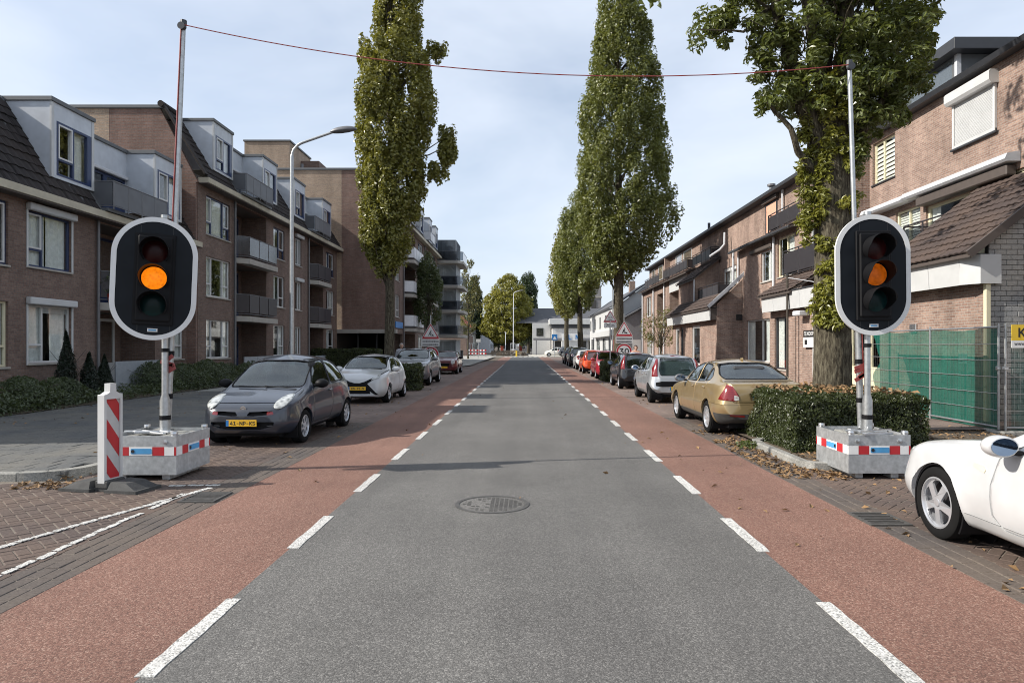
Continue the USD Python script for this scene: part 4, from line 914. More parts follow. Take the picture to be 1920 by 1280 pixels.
part(R2, 'roof', MB().add([[11.62, 24.2, 9.02], [11.62, 35.6, 9.02], [16, 35.6, 11.5], [16, 24.2, 11.5]], [[0, 3, 2, 1]]).box(11.6, 12.1, 24.2, 35.6, 8.95, 9.015), 'roof_far_grey')
part(R2, 'roof_edge', MB().box(11.55, 11.66, 24.2, 35.6, 8.96, 9.12, .01), 'dark_metal')
part(R2, 'chimney_pipe', MB().tube([(12.4, 33.6, 9.3), (12.4, 33.6, 9.8)], .1, 10).tube([(12.4, 33.6, 9.75), (12.4, 33.6, 9.85)], .2, 10), 'zinc_pipe')
# extension
e_h = [(25.35, .8, 26.75, 2.85), (18.8, .05, 20.6, 2.85)]
P = sbox(18.35, -.1, 27.2, 3.08)
for h in e_h: P = P.difference(sbox(*h))
part(R2, 'front_wall', MB().prism(P, 10.0, 10.2, 'yz'), 'brick_right')
We = Wall(R2, 10.0, -1); We.window(25.35, 26.75, .8, 2.85, cols=((.25, None), (.75, None)), fm='frame_dark', curtain=.8)
sd = part(R2, 'shop_door', MB().prism(sbox(18.8, .05, 20.6, 2.85).difference(sbox(18.9, 1.1, 19.35, 2.7)).difference(sbox(19.45, 1.1, 20.5, 2.7)), 10.05, 10.11, 'yz'), 'cream_paint')
part(sd, 'pane', MB().box(10.07, 10.08, 18.85, 20.55, 1.05, 2.75), 'window_pane'); part(sd, 'room', MB().box(11.2, 11.25, 18.8, 20.6, .05, 2.85), 'blind')
part(R2, 'front_panel', MB().box(9.96, 9.998, 20.65, 22.9, .02, 2.9, .01), 'cream_paint')
part(R2, 'door_post', MB().box(9.94, 10.0, 22.92, 23.08, 0, 2.95, .01), 'white_paint'); part(R2, 'wall_groove', MB().box(9.992, 10.002, 24.62, 24.66, 0, 3.0), 'ink')
part(R2, 'wall_lamp', MB().box(9.6, 9.99, 23.4, 24.0, 2.78, 2.96, .03), 'light_gutter')
canopy(R2, 9.6, 18.4, 27.15, near_return=False)
slope_roof(R2, 9.5, 11.35, 24.0, 27.3, 3.72, 4.85, nmax=80)
railing(R2, [(11.3, 27.6), (10.7, 27.6), (10.7, 24.6)], 4.55, 5.6)
sg = thing('estate_agent_board', 'black and white board on the brick wall beside the big trunk, letters TE visible', 'sign', (9.9, 23.5, 2.2), world=True)
part(sg, 'panel', MB().box(9.9, 9.93, 22.9, 23.75, 2.02, 2.26), 'ink'); part(sg, 'panel', MB().box(9.9, 9.93, 22.9, 23.75, 1.66, 2.015), 'sign_white'); part(sg, 'lettering', MB().text('TE KOOP', .13, .006, (9.895, 23.67, 2.08), (0, -1, 0), (0, 0, 1), bold=True), 'sign_white'); part(sg, 'house_logo', MB().box(9.893, 9.9, 23.42, 23.62, 1.76, 1.93), 'ink')
part(sg, 'bracket', MB().box(9.93, 10.0, 23.3, 23.34, 1.8, 1.86), 'dark_metal')
po = thing('thin_post', 'thin weathered post standing before the brick wall behind the gold car', 'post', (9.55, 24.3, 0)); part(po, 'shaft', MB().tube([(0, 0, 0), (0, 0, 4.3)], .045, 8), 'bark_dark', smooth=40); part(po, 'cap', MB().tube([(0, 0, 4.28), (0, 0, 4.34)], .055, 8), 'dark_metal')
top('overhead_wire', MB().tube([(9.55, 24.3, 4.2), (9.9, 22.8, 3.9), (10.1, 21.6, 3.78), (10.4, 20.4, 3.9)], .012, 5), 'light_gutter', label='pale wire drooping from the thin post to the white canopy', cat='wire')
# --- third and fourth houses
R3 = thing('terraced_house', 'brick house with side gable, black terrace railing and patterned white canopy', 'house', (11.35, 34.8, 0), world=True)
part(R3, 'gable_wall', MB().prism(Polygon([(10.0, -.1), (11.36, -.1), (11.36, 5.2), (10.0, 3.9)]), 34.8, 35.0, 'xz'), 'brick_right')
part(R3, 'vent', MB().box(11.0, 11.3, 34.76, 34.8, 3.05, 3.35), 'ink')
P = sbox(35.0, -.1, 45.2, 3.08)
for h in ((38.2, .05, 40.0, 2.9), (42.2, .05, 42.9, 2.9), (43.3, .05, 44.4, 2.9)): P = P.difference(sbox(*h))
part(R3, 'front_wall', MB().prism(P, 10.0, 10.2, 'yz'), 'brick_right')
for a, c, m in ((38.2, 40.0, 'white_paint'), (42.2, 42.9, 'frame_dark'), (43.3, 44.4, 'white_paint')):
    d = part(R3, 'shop_door', MB().prism(sbox(a, .05, c, 2.9).difference(sbox(a + .12, .7, c - .12, 2.75)), 10.05, 10.12, 'yz'), m); part(d, 'pane', MB().box(10.08, 10.085, a + .1, c - .1, .7, 2.76), 'window_pane'); part(d, 'room', MB().box(11.0, 11.02, a - .2, c + .2, 0, 3), 'interior_dark' if m != 'white_paint' else 'cloth_grey')
canopy(R3, 9.6, 34.8, 45.3, near_return=False, n=4)
slope_roof(R3, 9.5, 10.6, 34.65, 45.3, 3.72, 4.6, nmax=90)
part(R3, 'verge_board', MB().obox((10.45, 34.63, 4.62), (2.6, .07, .16), 0, 0, 0, -math.atan(.93)), 'light_gutter')
part(R3, 'roof_terrace', MB().box(10.5, 11.36, 35.0, 45.2, 4.1, 4.3), 'cap_grey')
railing(R3, [(11.9, 36.7), (10.62, 36.7), (10.62, 44.6)], 4.3, 5.2)
Wc = Wall(R3, 11.35, -1)
part(R3, 'first_floor_wall', MB().prism(sbox(35.6, 4.1, 46, 6.8).difference(sbox(37.6, 4.3, 40.0, 6.3)), 11.9, 12.1, 'yz'), 'brick_right')
d = part(R3, 'balcony_door', MB().prism(sbox(37.6, 4.3, 40, 6.3).difference(sbox(37.7, 4.4, 38.7, 6.1)).difference(sbox(38.8, 4.4, 39.9, 6.1)), 11.95, 12.0, 'yz'), 'white_paint'); part(d, 'pane', MB().box(11.97, 11.975, 37.65, 39.95, 4.35, 6.15), 'window_pane'); part(d, 'curtain', MB().box(12.1, 12.11, 37.6, 40, 4.3, 6.3), 'curtain')
part(R3, 'bay_wall', MB().prism(Polygon([(10.45, 3.7), (11.9, 3.7), (11.9, 7.0), (10.45, 5.85)]), 41.0, 45.4, 'xz'), 'brick_right')
slope_roof(R3, 10.3, 12.0, 40.8, 45.6, 5.85, 7.2, nmax=60)
pipe(R3, 10.35, 40.9, 4.3, 5.8, 'light_gutter'); pipe(R3, 11.2, 35.9, 4.9, 6.9, 'light_gutter', .06)
part(R3, 'bent_downpipe', MB().tube([(11.6, 38.8, 8.3), (11.55, 38.7, 7.6), (11.3, 38.7, 7.3), (10.7, 38.7, 6.9)], .06, 8), 'light_gutter', smooth=40)
part(R3, 'upper_wall', MB().box(12.0, 12.2, 35.6, 46, 6.8, 9.05), 'brick_right'); railing(R3, [(11.9, 41), (11.4, 41), (11.4, 45.4)], 7.0, 7.8)
part(R3, 'roof', MB().add([[11.62, 35.6, 9.02], [11.62, 46, 9.02], [16, 46, 11.5], [16, 35.6, 11.5]], [[0, 3, 2, 1]]).box(11.6, 12.1, 35.6, 46, 8.95, 9.015), 'roof_far_grey'); part(R3, 'roof_edge', MB().box(11.55, 11.66, 35.6, 46, 8.96, 9.12, .01), 'dark_metal')
part(R3, 'chimney_pipe', MB().tube([(12.4, 45, 9.3), (12.4, 45, 10.0)], .09, 8), 'dark_metal')
R4 = thing('terraced_house', 'furthest brick house of the right terrace with white pipes and white boarded panel', 'house', (11.35, 46, 0), world=True)
hl = [(60.3, 62.5, 4.4, 6.2), (55.0, 57.4, 3.9, 6.1), (46.6, 52.5, 3.9, 5.85), (59.8, 62.2, .9, 2.8), (55.2, 57, .1, 2.7)]
Wd = Wall(R4, 11.35, -1); Wd.wall(sbox(45.4, -.1, 64.5, 6.8), [(a, c, b_, d_) for a, b_, c, d_ in hl], 'brick_right')
Wd.window(60.3, 62.5, 4.4, 6.2, cols=((.5, None), (.5, None)), curtain=.5); Wd.window(59.8, 62.2, .9, 2.8, cols=((.5, None), (.5, None)), curtain=.3); Wd.window(55.2, 57, .1, 2.7, cols=((1, .4),), curtain=.3)
for a, c, z0, z1 in ((55.0, 57.4, 3.9, 6.1), (46.6, 52.5, 3.9, 5.85)): Wd.loggia(a, c, z0, z1, slab=False, back='brick_right', frame='frame_dark')
part(R4, 'boarded_panel', Wd.bx(MB(), -.03, 0, 46.6, 52.5, 5.86, 6.78), 'white_panel')
slope_roof(R4, 10.95, 11.95, 45.5, 64.6, 6.8, 7.15, nmax=40)
part(R4, 'upper_wall', MB().box(12.0, 12.2, 46, 64.5, 6.8, 9.05), 'brick_right'); railing(R4, [(11.9, 47), (11.4, 47), (11.4, 55), (11.9, 55)], 7.1, 7.9); railing(R4, [(11.4, 57), (11.4, 63.5)], 7.1, 7.9)
for a, c in ((48, 50.5), (51, 53), (58, 60), (61.5, 63)):
    w = part(R4, 'upper_window', MB().prism(sbox(a, 7.5, c, 8.8).difference(sbox(a + .08, 7.58, c - .08, 8.72)), 11.95, 12.02, 'yz'), 'white_paint'); part(w, 'pane', MB().box(11.985, 11.995, a, c, 7.5, 8.8), 'window_pane')
for y in (54.1, 58.6, 64.0): pipe(R4, 11.25, y, 0, 6.8, 'light_gutter', .07)
part(R4, 'roof', MB().add([[11.62, 46, 9.02], [11.62, 64.6, 9.02], [16, 64.6, 11.5], [16, 46, 11.5]], [[0, 3, 2, 1]]).box(11.6, 12.1, 46, 64.6, 8.95, 9.015), 'roof_far_grey'); part(R4, 'roof_edge', MB().box(11.55, 11.66, 46, 64.6, 8.96, 9.12, .01), 'dark_metal')
part(R4, 'dividing_wall', MB().box(11.55, 12.0, 55.2, 55.5, 6.9, 9.0), 'brick_right')
# --- slate-clad house, white house with gable
S1 = thing('slate_house', 'low dark slate-clad extension between the brick terrace and the white house', 'house', (10.5, 65, 0), world=True)
part(S1, 'wall', MB().prism(Polygon([(9.6, 0), (13, 0), (13, 6.2), (9.6, 4.3)]), 64.7, 68, 'xz'), 'slate_grey'); part(S1, 'roof', MB().obox((11.25, 66.3, 5.35), (4.1, 3.6, .1), 0, 0, 0, -math.atan(.56)), 'roof_far_grey')
part(S1, 'door', MB().box(10.4, 11.2, 64.66, 64.7, 0, 2.3), 'white_paint')
Wh = thing('white_house', 'white rendered house with dark sloping roof behind the right-hand trunk', 'house', (9.5, 68, 0), world=True)
Wf = Wall(Wh, 9.5, -1); hs = [(72 + 6 * k, 3.9, 73.6 + 6 * k, 5.3) for k in range(5)] + [(75, .1, 76.2, 2.6), (79, .4, 82, 2.6), (85, .4, 89, 2.6), (92, .1, 96, 2.6)]
Wf.wall(sbox(68, 0, 98, 5.9), hs, 'white_panel')
for h in hs: Wf.window(h[0], h[2], h[1], h[3], cols=((.5, None), (.5, None)), curtain=.4, fm='frame_dark')
part(Wh, 'gable_wall', MB().prism(Polygon([(9.51, 0), (16, 0), (16, 6.2), (12.4, 8.0), (9.51, 5.9)]), 68.0, 68.2, 'xz'), 'white_panel')
part(Wh, 'roof', MB().obox((10.8, 83, 7.0), (3.8, 30.6, .14), 0, 0, 0, -math.atan(.70)), 'roof_far_grey'); part(Wh, 'canopy', MB().box(8.9, 9.49, 68, 90, 2.75, 3.4, .02), 'white_panel'); part(Wh, 'front_door', MB().box(9.42, 9.49, 71.0, 72.0, .1, 2.5), 'door_red')
part(Wh, 'chimney', MB().box(11.6, 12.2, 74, 74.8, 7.2, 8.9), 'brick_right')
# ------------------------------------------------------------------ temporary traffic lights
def stadium(w, h, cx=0, cz=0):
    r = w / 2; return LineString([(cx, cz - h / 2 + r), (cx, cz + h / 2 - r)]).buffer(r, 24)
def signal(label, loc, box_xy, board, yaw, tilt, pole, mast0, mast1, lit, box_turn=0):
    """loc is the thing's base; all the rest relative to it. board = (x, y, z) of its middle."""
    t = thing('temporary_traffic_light', label, 'traffic light', loc)
    (bx0, bx1, by0, by1) = box_xy; z0, z1 = .075, .57
    outer, inner = sbox(bx0, by0, bx1, by1), sbox(bx0 + .02, by0 + .02, bx1 - .02, by1 - .02)
    bb = part(t, 'ballast_box', MB().prism(outer.difference(inner), z0, z1).prism(inner, z0, z0 + .03), 'galv')
    for x in (bx0 + .12, bx1 - .22): part(bb, 'skid', MB().box(x, x + .1, by0 + .06, by1 - .04, 0, z0 - .002, .008), 'galv')
    r = np.random.default_rng(int(abs(loc[0]) * 100))
    for i in range(4):
        for j in range(2): part(bb, 'ballast_slab', MB().obox((bx0 + .13 + i * (bx1 - bx0 - .26) / 3, by0 + .25 + j * (by1 - by0 - .5), z1 - .14 + r.normal(0, .015)), ((bx1 - bx0) / 4 - .03, (by1 - by0) / 2 - .06, .22), r.normal(0, .03), .015, r.normal(0, .02)), 'kerb_concrete')
    for i in range(5): part(bb, 'clamp_bar', MB().obox(((bx0 + bx1) / 2 + r.normal(0, .14), (by0 + by1) / 2 + r.normal(0, .2), z1 - .005 + i * .004), (r.uniform(.3, .6), .05, .03), r.uniform(-.7, .7), .006), 'steel_bright')
    for x, y in ((bx0 + .05, by0 + .05), (bx1 - .05, by0 + .05), (bx1 - .05, by1 - .05), (bx0 + .05, by1 - .05)): part(bb, 'lifting_lug', MB().revolve([(0, z1), (.04, z1), (.045, z1 + .025), (.04, z1 + .05), (0, z1 + .05)], 12, (x, y, 0)), 'steel_bright')
    for x in (bx0 + .12, bx1 - .14): part(bb, 'bolt', MB().revolve([(0, 0), (.03, 0), (.03, .012), (0, .016)], 10, (x, by0, z1 - .08), 'y'), 'steel_bright')
    # retroreflective strips on front and side
    def strip(along, fixed, a0, a1, sgn):
        L = a1 - a0; cuts = [(0, .16, 'tape_white'), (.16, .33, 'tape_red'), (.33, .66, 'tape_white'), (.66, .83, 'tape_red'), (.83, .97, 'tape_white'), (.97, 1.0, 'tape_red')]
        zz = (z1 - .25, z1 - .14)
        for u0, u1, m in cuts:
            a, b = a0 + L * u0 + .001, a0 + L * u1 - .001; nm = m[5:] + '_tape'
            part(bb, nm, MB().box(a, b, fixed - .003, fixed - .0005, *zz) if along == 'x' else MB().box(*sorted((fixed + sgn * .0005, fixed + sgn * .003)), a, b, *zz), m)
        a, b = a0 + L * .37, a0 + L * .64
        P = sbox(a, zz[0] + .032, b, zz[1] - .032).buffer(.012)
        part(bb, 'owner_label', MB().prism(P, fixed - .006, fixed - .0032, 'xz') if along == 'x' else MB().prism(P, *sorted((fixed + sgn * .0032, fixed + sgn * .006)), plane='yz'), 'sky_blue_print')
        c = Point(a + .015, (zz[0] + zz[1]) / 2).buffer(.022)
        part(bb, 'owner_emblem', MB().prism(c, fixed - .009, fixed - .0062, 'xz') if along == 'x' else MB().prism(c, *sorted((fixed + sgn * .0062, fixed + sgn * .009)), plane='yz'), 'ink')
    strip('x', by0, bx0, bx1, -1)
    if loc[0] < 0: strip('y', bx1, by0, by1, 1)
    else: strip('y', bx0, by0, by1, -1)
    # poles
    px, py = pole
    pp = part(t, 'pole', MB().tube([(px, py, z0), (px, py, .98), (px, py, 1.06), (px, py, board[2] + .84)], [.066, .066, .042, .042], 14), 'galv_pole', smooth=40)
    part(pp, 'clamp', MB().tube([(px, py, .72), (px, py, .78)], .072, 14), 'black_plastic'); part(pp, 'clamp', MB().tube([(px, py, board[2] - .98), (px, py, board[2] - .93)], .05, 12), 'black_plastic')
    part(pp, 'cap', MB().tube([(px, py, board[2] + .83), (px, py, board[2] + .87)], .05, 12), 'galv_pole')
    a, b = np.array(mast0), np.array(mast1)
    ms = part(t, 'cable_mast', MB().tube([a, a + (b - a) * .30, a + (b - a) * .305, b], [.045, .042, .034, .030], 12), 'galv_pole', smooth=40)
    part(ms, 'cable_pulley', MB().revolve([(0, -.03), (.05, -.03), (.035, 0), (.05, .03), (0, .03)], 16, b + [0, -.045, -.06], 'y'), 'dark_metal'); part(ms, 'mast_cap', MB().tube([b - [0, 0, .02], b + [0, 0, .04]], .042, 10), 'dark_metal')
    for u in (.12, .22, .38): part(ms, 'strap', MB().tube([a + (b - a) * u, a + (b - a) * (u + .012)], .05, 10), 'black_plastic')
    side = .05 if loc[0] > 0 else -.045
    part(t, 'mast_cable', MB().tube([a + (b - a) * u + [side * (1 - .6 * u), -.03, 0] for u in np.linspace(.2, .985 if loc[0] < 0 else .42, 9)], .009, 6), 'red_cable')
    ctr = a + (b - a) * .2; tp = MB()
    for k in range(4): tp.obox(ctr + [r.normal(0, .02), -.05, .05 * k - .08], (.17, .015, .05), 0, 0, 0, r.uniform(-.7, .7))
    part(t, 'tangled_tape', tp, 'red_cable', kind='stuff')
    # the head: built facing -y about its middle, then turned
    T = np.eye(4); T[:3, 3] = board; T = T @ trimesh.transformations.euler_matrix(0, tilt, yaw)
    pt = lambda n, m, mt, par=None, **k: part(par or t, n, m.xform(T), mt, **k)
    W_, H_ = 1.02, 1.64
    bd = pt('backing_board', MB().prism(stadium(W_ - .125, H_ - .125).buffer(.002), .0, .022, 'xz'), 'black_board')
    pt('board_edge', MB().prism(stadium(W_, H_).difference(stadium(W_ - .125, H_ - .125)), -.006, .026, 'xz'), 'sign_white', bd)
    for x in (-.18, .2):
        pt('board_seam', MB().box(x - .003, x + .003, -.002, .002, -.7, .7), 'ink', bd)
        for z in (-.5, -.17, .17, .5): pt('rivet', MB().revolve([(0, 0), (.009, 0), (.006, .005), (0, .006)], 8, (x - .02, .0, z), 'y'), 'dark_metal', bd)
    hs = pt('signal_housing', MB().box(-.24, .24, -.03, -.004, -.62, .60, .012).box(-.205, .205, -.065, -.03, -.57, .56, .02), 'black_plastic')
    for k, z in enumerate((.352, 0, -.352)):
        nm, m = (('red_lens', 'lens_red'), ('amber_lens', lit), ('green_lens', 'lens_green'))[k]
        pt(nm, MB().revolve([(0, .038), (.06, .034), (.11, .024), (.148, .004), (.15, 0), (0, 0)], 32, (0, -.066, z), 'y'), m, smooth=50)
        A = np.linspace(-PI * .5 + 2.0, PI * 1.5 - 2.0, 30) if False else np.linspace(-.75, PI + .75, 30)
        o, n_ = .17, len(A); v = []
        for R_, y_ in ((.17, -.06), (.164, -.06), (.168, -.30), (.174, -.30)):
            v.append(np.c_[R_ * np.cos(A), np.full(n_, y_), z + R_ * np.sin(A)])
        # the lower lip of the visor is cut back
        cut = np.clip((np.sin(A) + .7) / .9, 0, 1) ** .8
        for q in (2, 3): v[q][:, 1] = -.10 - .20 * cut
        V = np.vstack(v); i = np.arange(n_ - 1); F = []
        for p_, q_ in ((0, 3), (3, 2), (2, 1)): F.append(np.stack([p_ * n_ + i, p_ * n_ + i + 1, q_ * n_ + i + 1, q_ * n_ + i], 1))
        pt('visor', MB().add(V, np.vstack(F)), 'black_plastic', smooth=50)
    mk = pt('maker_label', MB().box(-.06, .06, -.012, -.003, -.71, -.665), 'sign_white', bd)
    pt('label_print', MB().text('Alfons', .022, .003, (0, -.0125, -.697), (1, 0, 0), (0, 0, 1), center=True) if False else MB().box(-.045, .045, -.014, -.0125, -.697, -.678), 'sky_blue_print', bd)
    return t
signal('temporary traffic light glowing bright amber, on a steel ballast box on the left', (-4.9, 8.95, 0), (-.45, .45, -.45, .45), (-.05, -.05, 2.615), math.radians(24), math.radians(2.2), (.02, .08),
       (.0, .16, .3), (.23, .16, 6.12), 'lens_amber_on')
signal('temporary traffic light with dim amber lamp beside the clipped hedge, on the right', (4.62, 9.1, 0), (-.45, .35, -.5, .45), (.10, -.05, 2.68), 0.0, math.radians(-.6), (.06, .02), (.04, .14, .3), (-.14, .12, 5.62), 'lens_amber_dim')
a, b = np.array([-4.67, 9.05, 6.08]), np.array([4.48, 9.16, 5.58])
P = [a + (b - a) * u + [0, 0, -.62 * 4 * u * (1 - u) * .62] for u in np.linspace(0, 1, 40)]
top('overhead_cable', MB().tube(P, .0068, 6), 'red_cable', label='thin red cable sagging across the street between the two masts', cat='cable')
# ------------------------------------------------------------------ beacon board on rubber foot
bk = thing('beacon_board', 'red and white striped traffic beacon in a black rubber foot', 'traffic beacon', (-4.98, 8.0, 0), math.radians(80))
ft = part(bk, 'rubber_foot', MB().prism(Polygon([(-.21, -.52), (.21, -.52), (.21, -.1), (.13, -.1), (.13, .1), (.21, .1), (.21, .52), (-.21, .52), (-.21, .1), (-.13, .1), (-.13, -.1), (-.21, -.1)]), .0, .035), 'rubber')
for s in (-1, 1):
    v = np.array([[-.19, s * .50, .03], [.19, s * .50, .03], [.19, s * .12, .03], [-.19, s * .12, .03], [-.15, s * .34, .11], [.15, s * .34, .11], [.15, s * .14, .12], [-.15, s * .14, .12]])
    m = trimesh.PointCloud(v).convex_hull; part(ft, 'foot_block', (np.array(m.vertices), np.array(m.faces)), 'rubber')
part(ft, 'socket', MB().box(-.14, .14, -.09, .09, .03, .13, .015), 'rubber')
fr = sbox(-.13, .10, .13, 1.13).buffer(.012); op = sbox(-.105, .14, .105, 1.085)
body = part(bk, 'frame', MB().prism(fr.difference(op), -.045, .045, 'xz').prism(op.buffer(.002), -.02, .02, 'xz').prism(Polygon([(-.05, 1.14), (.05, 1.14), (.045, 1.27), (-.045, 1.27)]), -.04, .04, 'xz').prism(Polygon([(-.13, 1.13), (.13, 1.13), (.05, 1.17), (-.05, 1.17)]), -.044, .044, 'xz'), 'white_paint')
part(bk, 'reflective_panel', MB().prism(op, -.024, -.0205, 'xz'), 'sign_grey')
for k in range(-1, 4):
    zc = .02 + k * .42
    st = Polygon([(-.105, zc + .22 + .22), (.105, zc + .22 - .06), (.105, zc - .06), (-.105, zc + .22)]).intersection(op)
    if not st.is_empty: part(bk, 'red_stripe', MB().prism(st, -.0265, -.0242, 'xz'), 'tape_red')
# ------------------------------------------------------------------ street lamps
def street_lamp(label, x, y, z, ax, az, hd, r=.07, m='galv_pole', group=None):
    l = thing('street_lamp', label, 'street lamp', (x, y, 0), group=group)
    s = 1 if ax > 0 else -1
    pts = [(0, 0, 0), (0, 0, 1.2), (0, 0, 1.25), (0, 0, z - .55)] + [(s * .5 * (1 - math.cos(t)), 0, z - .55 + .5 * math.sin(t)) for t in np.linspace(.15, 1.25, 7)] + [(ax - s * .55, 0, az - .06)]
    part(l, 'pole', MB().tube(pts, [r * 1.35, r * 1.3, r, r * .8] + [r * .62] * 8, 12), m, smooth=50)
    h = trimesh.creation.icosphere(3); v = np.array(h.vertices) * [.42, .15, .13]; v[:, 2] = np.where(v[:, 2] < 0, v[:, 2] * .45, v[:, 2]); v += [ax - s * .25, 0, az]
    v[:, 2] += (v[:, 0] - ax) * s * .12
    k = part(l, 'lamp_head', (v, np.array(h.faces)), 'zinc_pipe', smooth=True)
    part(k, 'lamp_glass', MB().obox((ax - s * .2, 0, az - .035), (.5, .18, .02), 0, .008, 0, -s * .12), 'lamp_glass'); part(l, 'door', MB().box(-.03, .03, -r * 1.36, -r * 1.2, .5, .85), 'zinc_pipe')
    return l
street_lamp('tall grey street lamp with curved arm behind the grey hatchback', -7.25, 20.7, 8.1, 1.85, 8.42, .5)
street_lamp('pale lamp post standing in the middle of the junction', -2.1, 118, 11.3, 1.6, 11.5, .5, .1, 'light_gutter'); street_lamp('grey lamp post leaning over the pavement before the white house', 8.4, 64, 8.6, -1.6, 9.2, .5)
# ------------------------------------------------------------------ road signs
def tri(s, r=.05): return Polygon([(-s / 2 + r * 1.7, r), (s / 2 - r * 1.7, r), (0, s * .866 - r * 2)]).buffer(r, 6)
def roadwork(mb, s, y):
    q = lambda pts: mb.prism(Polygon([(px * s, .06 * s + pz * s) for px, pz in pts]), y - .002, y, 'xz')
    q([(-.17, .04), (-.12, .04), (-.06, .19), (.0, .05), (.05, .05), (-.01, .22), (.0, .30), (.05, .22), (.07, .24), (.02, .36), (-.05, .34), (-.11, .2)])
    mb.prism(Point(.03 * s, .47 * s).buffer(.042 * s), y - .002, y, 'xz'); q([(.06, .03), (.27, .03), (.2, .11), (.15, .16), (.1, .12)]); q([(.0, .22), (.1, .1), (.115, .115), (.02, .24)])
def sign_face(t, z, s, sym, red='sign_red'):
    f = part(t, 'warning_triangle', MB().prism(affinity.translate(tri(s), 0, z), -.03, -.012, 'xz'), red)
    part(f, 'white_field', MB().prism(affinity.translate(tri(s * .70, .02), 0, z + s * .125), -.034, -.0305, 'xz'), 'sign_white')
    part(f, 'white_rim', MB().prism(affinity.translate(tri(s).buffer(.001).difference(tri(s).buffer(-.02)), 0, z), -.033, -.0305, 'xz'), 'sign_white')
    k = MB(); sym(k, s * .72); v, fa = k.get(); part(f, 'symbol', (v + [0, -.036, z + s * .11], fa), 'ink')
def plate(t, x0, x1, z0, z1, txt=None, rows=0, r=None):
    p = part(t, 'text_plate', MB().prism(sbox(x0, z0, x1, z1).buffer(.01), -.03, -.012, 'xz'), 'sign_white')
    if txt: part(p, 'lettering', MB().text(txt, (z1 - z0) * .62, .002, ((x0 + x1) / 2, -.0305, z0 + (z1 - z0) * .18), (1, 0, 0), (0, 0, 1), center=True, bold=True), 'ink')
    q = MB()
    for k in range(rows):
        x = x0 + .04
        while x < x1 - .06:
            w = r.uniform(.03, .055); h = (z1 - z0) / rows * .55; zz = z1 - (k + .82) * (z1 - z0) / rows
            q.prism(sbox(x, zz, x + w, zz + h).difference(sbox(x + w * .3, zz + h * .2, x + w * .75, zz + h * .4)).difference(sbox(x + w * .3, zz + h * .6, x + w * .75, zz + h * .8)), -.033, -.0305, 'xz'); x += w + .018
    if rows: part(p, 'small_lettering', q, 'ink', kind='stuff')
def speed(t, zc, d):
    c = part(t, 'speed_limit', MB().prism(Point(0, zc).buffer(d / 2, 24), -.03, -.012, 'xz'), 'sign_red'); part(c, 'white_field', MB().prism(Point(0, zc).buffer(d * .37, 24), -.034, -.0305, 'xz'), 'sign_white')
    part(c, 'white_rim', MB().prism(Point(0, zc).buffer(d * .5, 24).difference(Point(0, zc).buffer(d * .475, 24)), -.033, -.0305, 'xz'), 'sign_white')
    part(c, 'number', MB().text('30', d * .36, .002, (0, -.0345, zc - d * .17), (1, 0, 0), (0, 0, 1), center=True, bold=True), 'ink')
def roadworks_sign(label, x, y, up=0.0, group=None):
    t = thing('roadworks_sign', label, 'road sign', (x, y, 0), group=group)
    part(t, 'post', MB().box(-.025, .025, -.012, .03, 0, 3.25 + up), 'galv_pole'); sign_face(t, 1.98 + up, 1.0, lambda k, s: roadwork(k, s, 0)); plate(t, -.46, .46, 1.63 + up, 1.95 + up, rows=2, r=np.random.default_rng(1)); speed(t, 1.16 + up, .88)
    part(t, 'foot', MB().box(-.4, .4, -.2, .2, 0, .1, .02), 'rubber'); return t
roadworks_sign('roadworks triangle and speed sign behind the grey crossover car on the left', -5.0, 35.2, .08); roadworks_sign('roadworks triangle above a white-rimmed 30 speed sign behind the black car', 5.42, 36.6, .24)
t = thing('distance_sign', 'warning triangle on a tall post with plate 75 m, in front of the red car', 'road sign', (4.2, 33.0, 0)); part(t, 'post', MB().tube([(0, 0, 0), (0, 0, 3.3)], .035, 10), 'galv_pole')
def bumpy(k, s):
    for c, a0 in ((-.12, .3), (.12, .6)):
        A = np.linspace(.4, 2.6, 9); k.prism(Polygon([((c + .10 * math.cos(a)) * s, (.22 + .16 * math.sin(a)) * s) for a in A] + [((c + .055 * math.cos(a)) * s, (.22 + .10 * math.sin(a)) * s) for a in A[::-1]]), -.002, 0, 'xz')
    k.prism(sbox(-.16 * s, .1 * s, .2 * s, .15 * s), -.002, 0, 'xz')
sign_face(t, 2.86, .74, bumpy); plate(t, -.3, .3, 2.62, 2.83, '75 m')
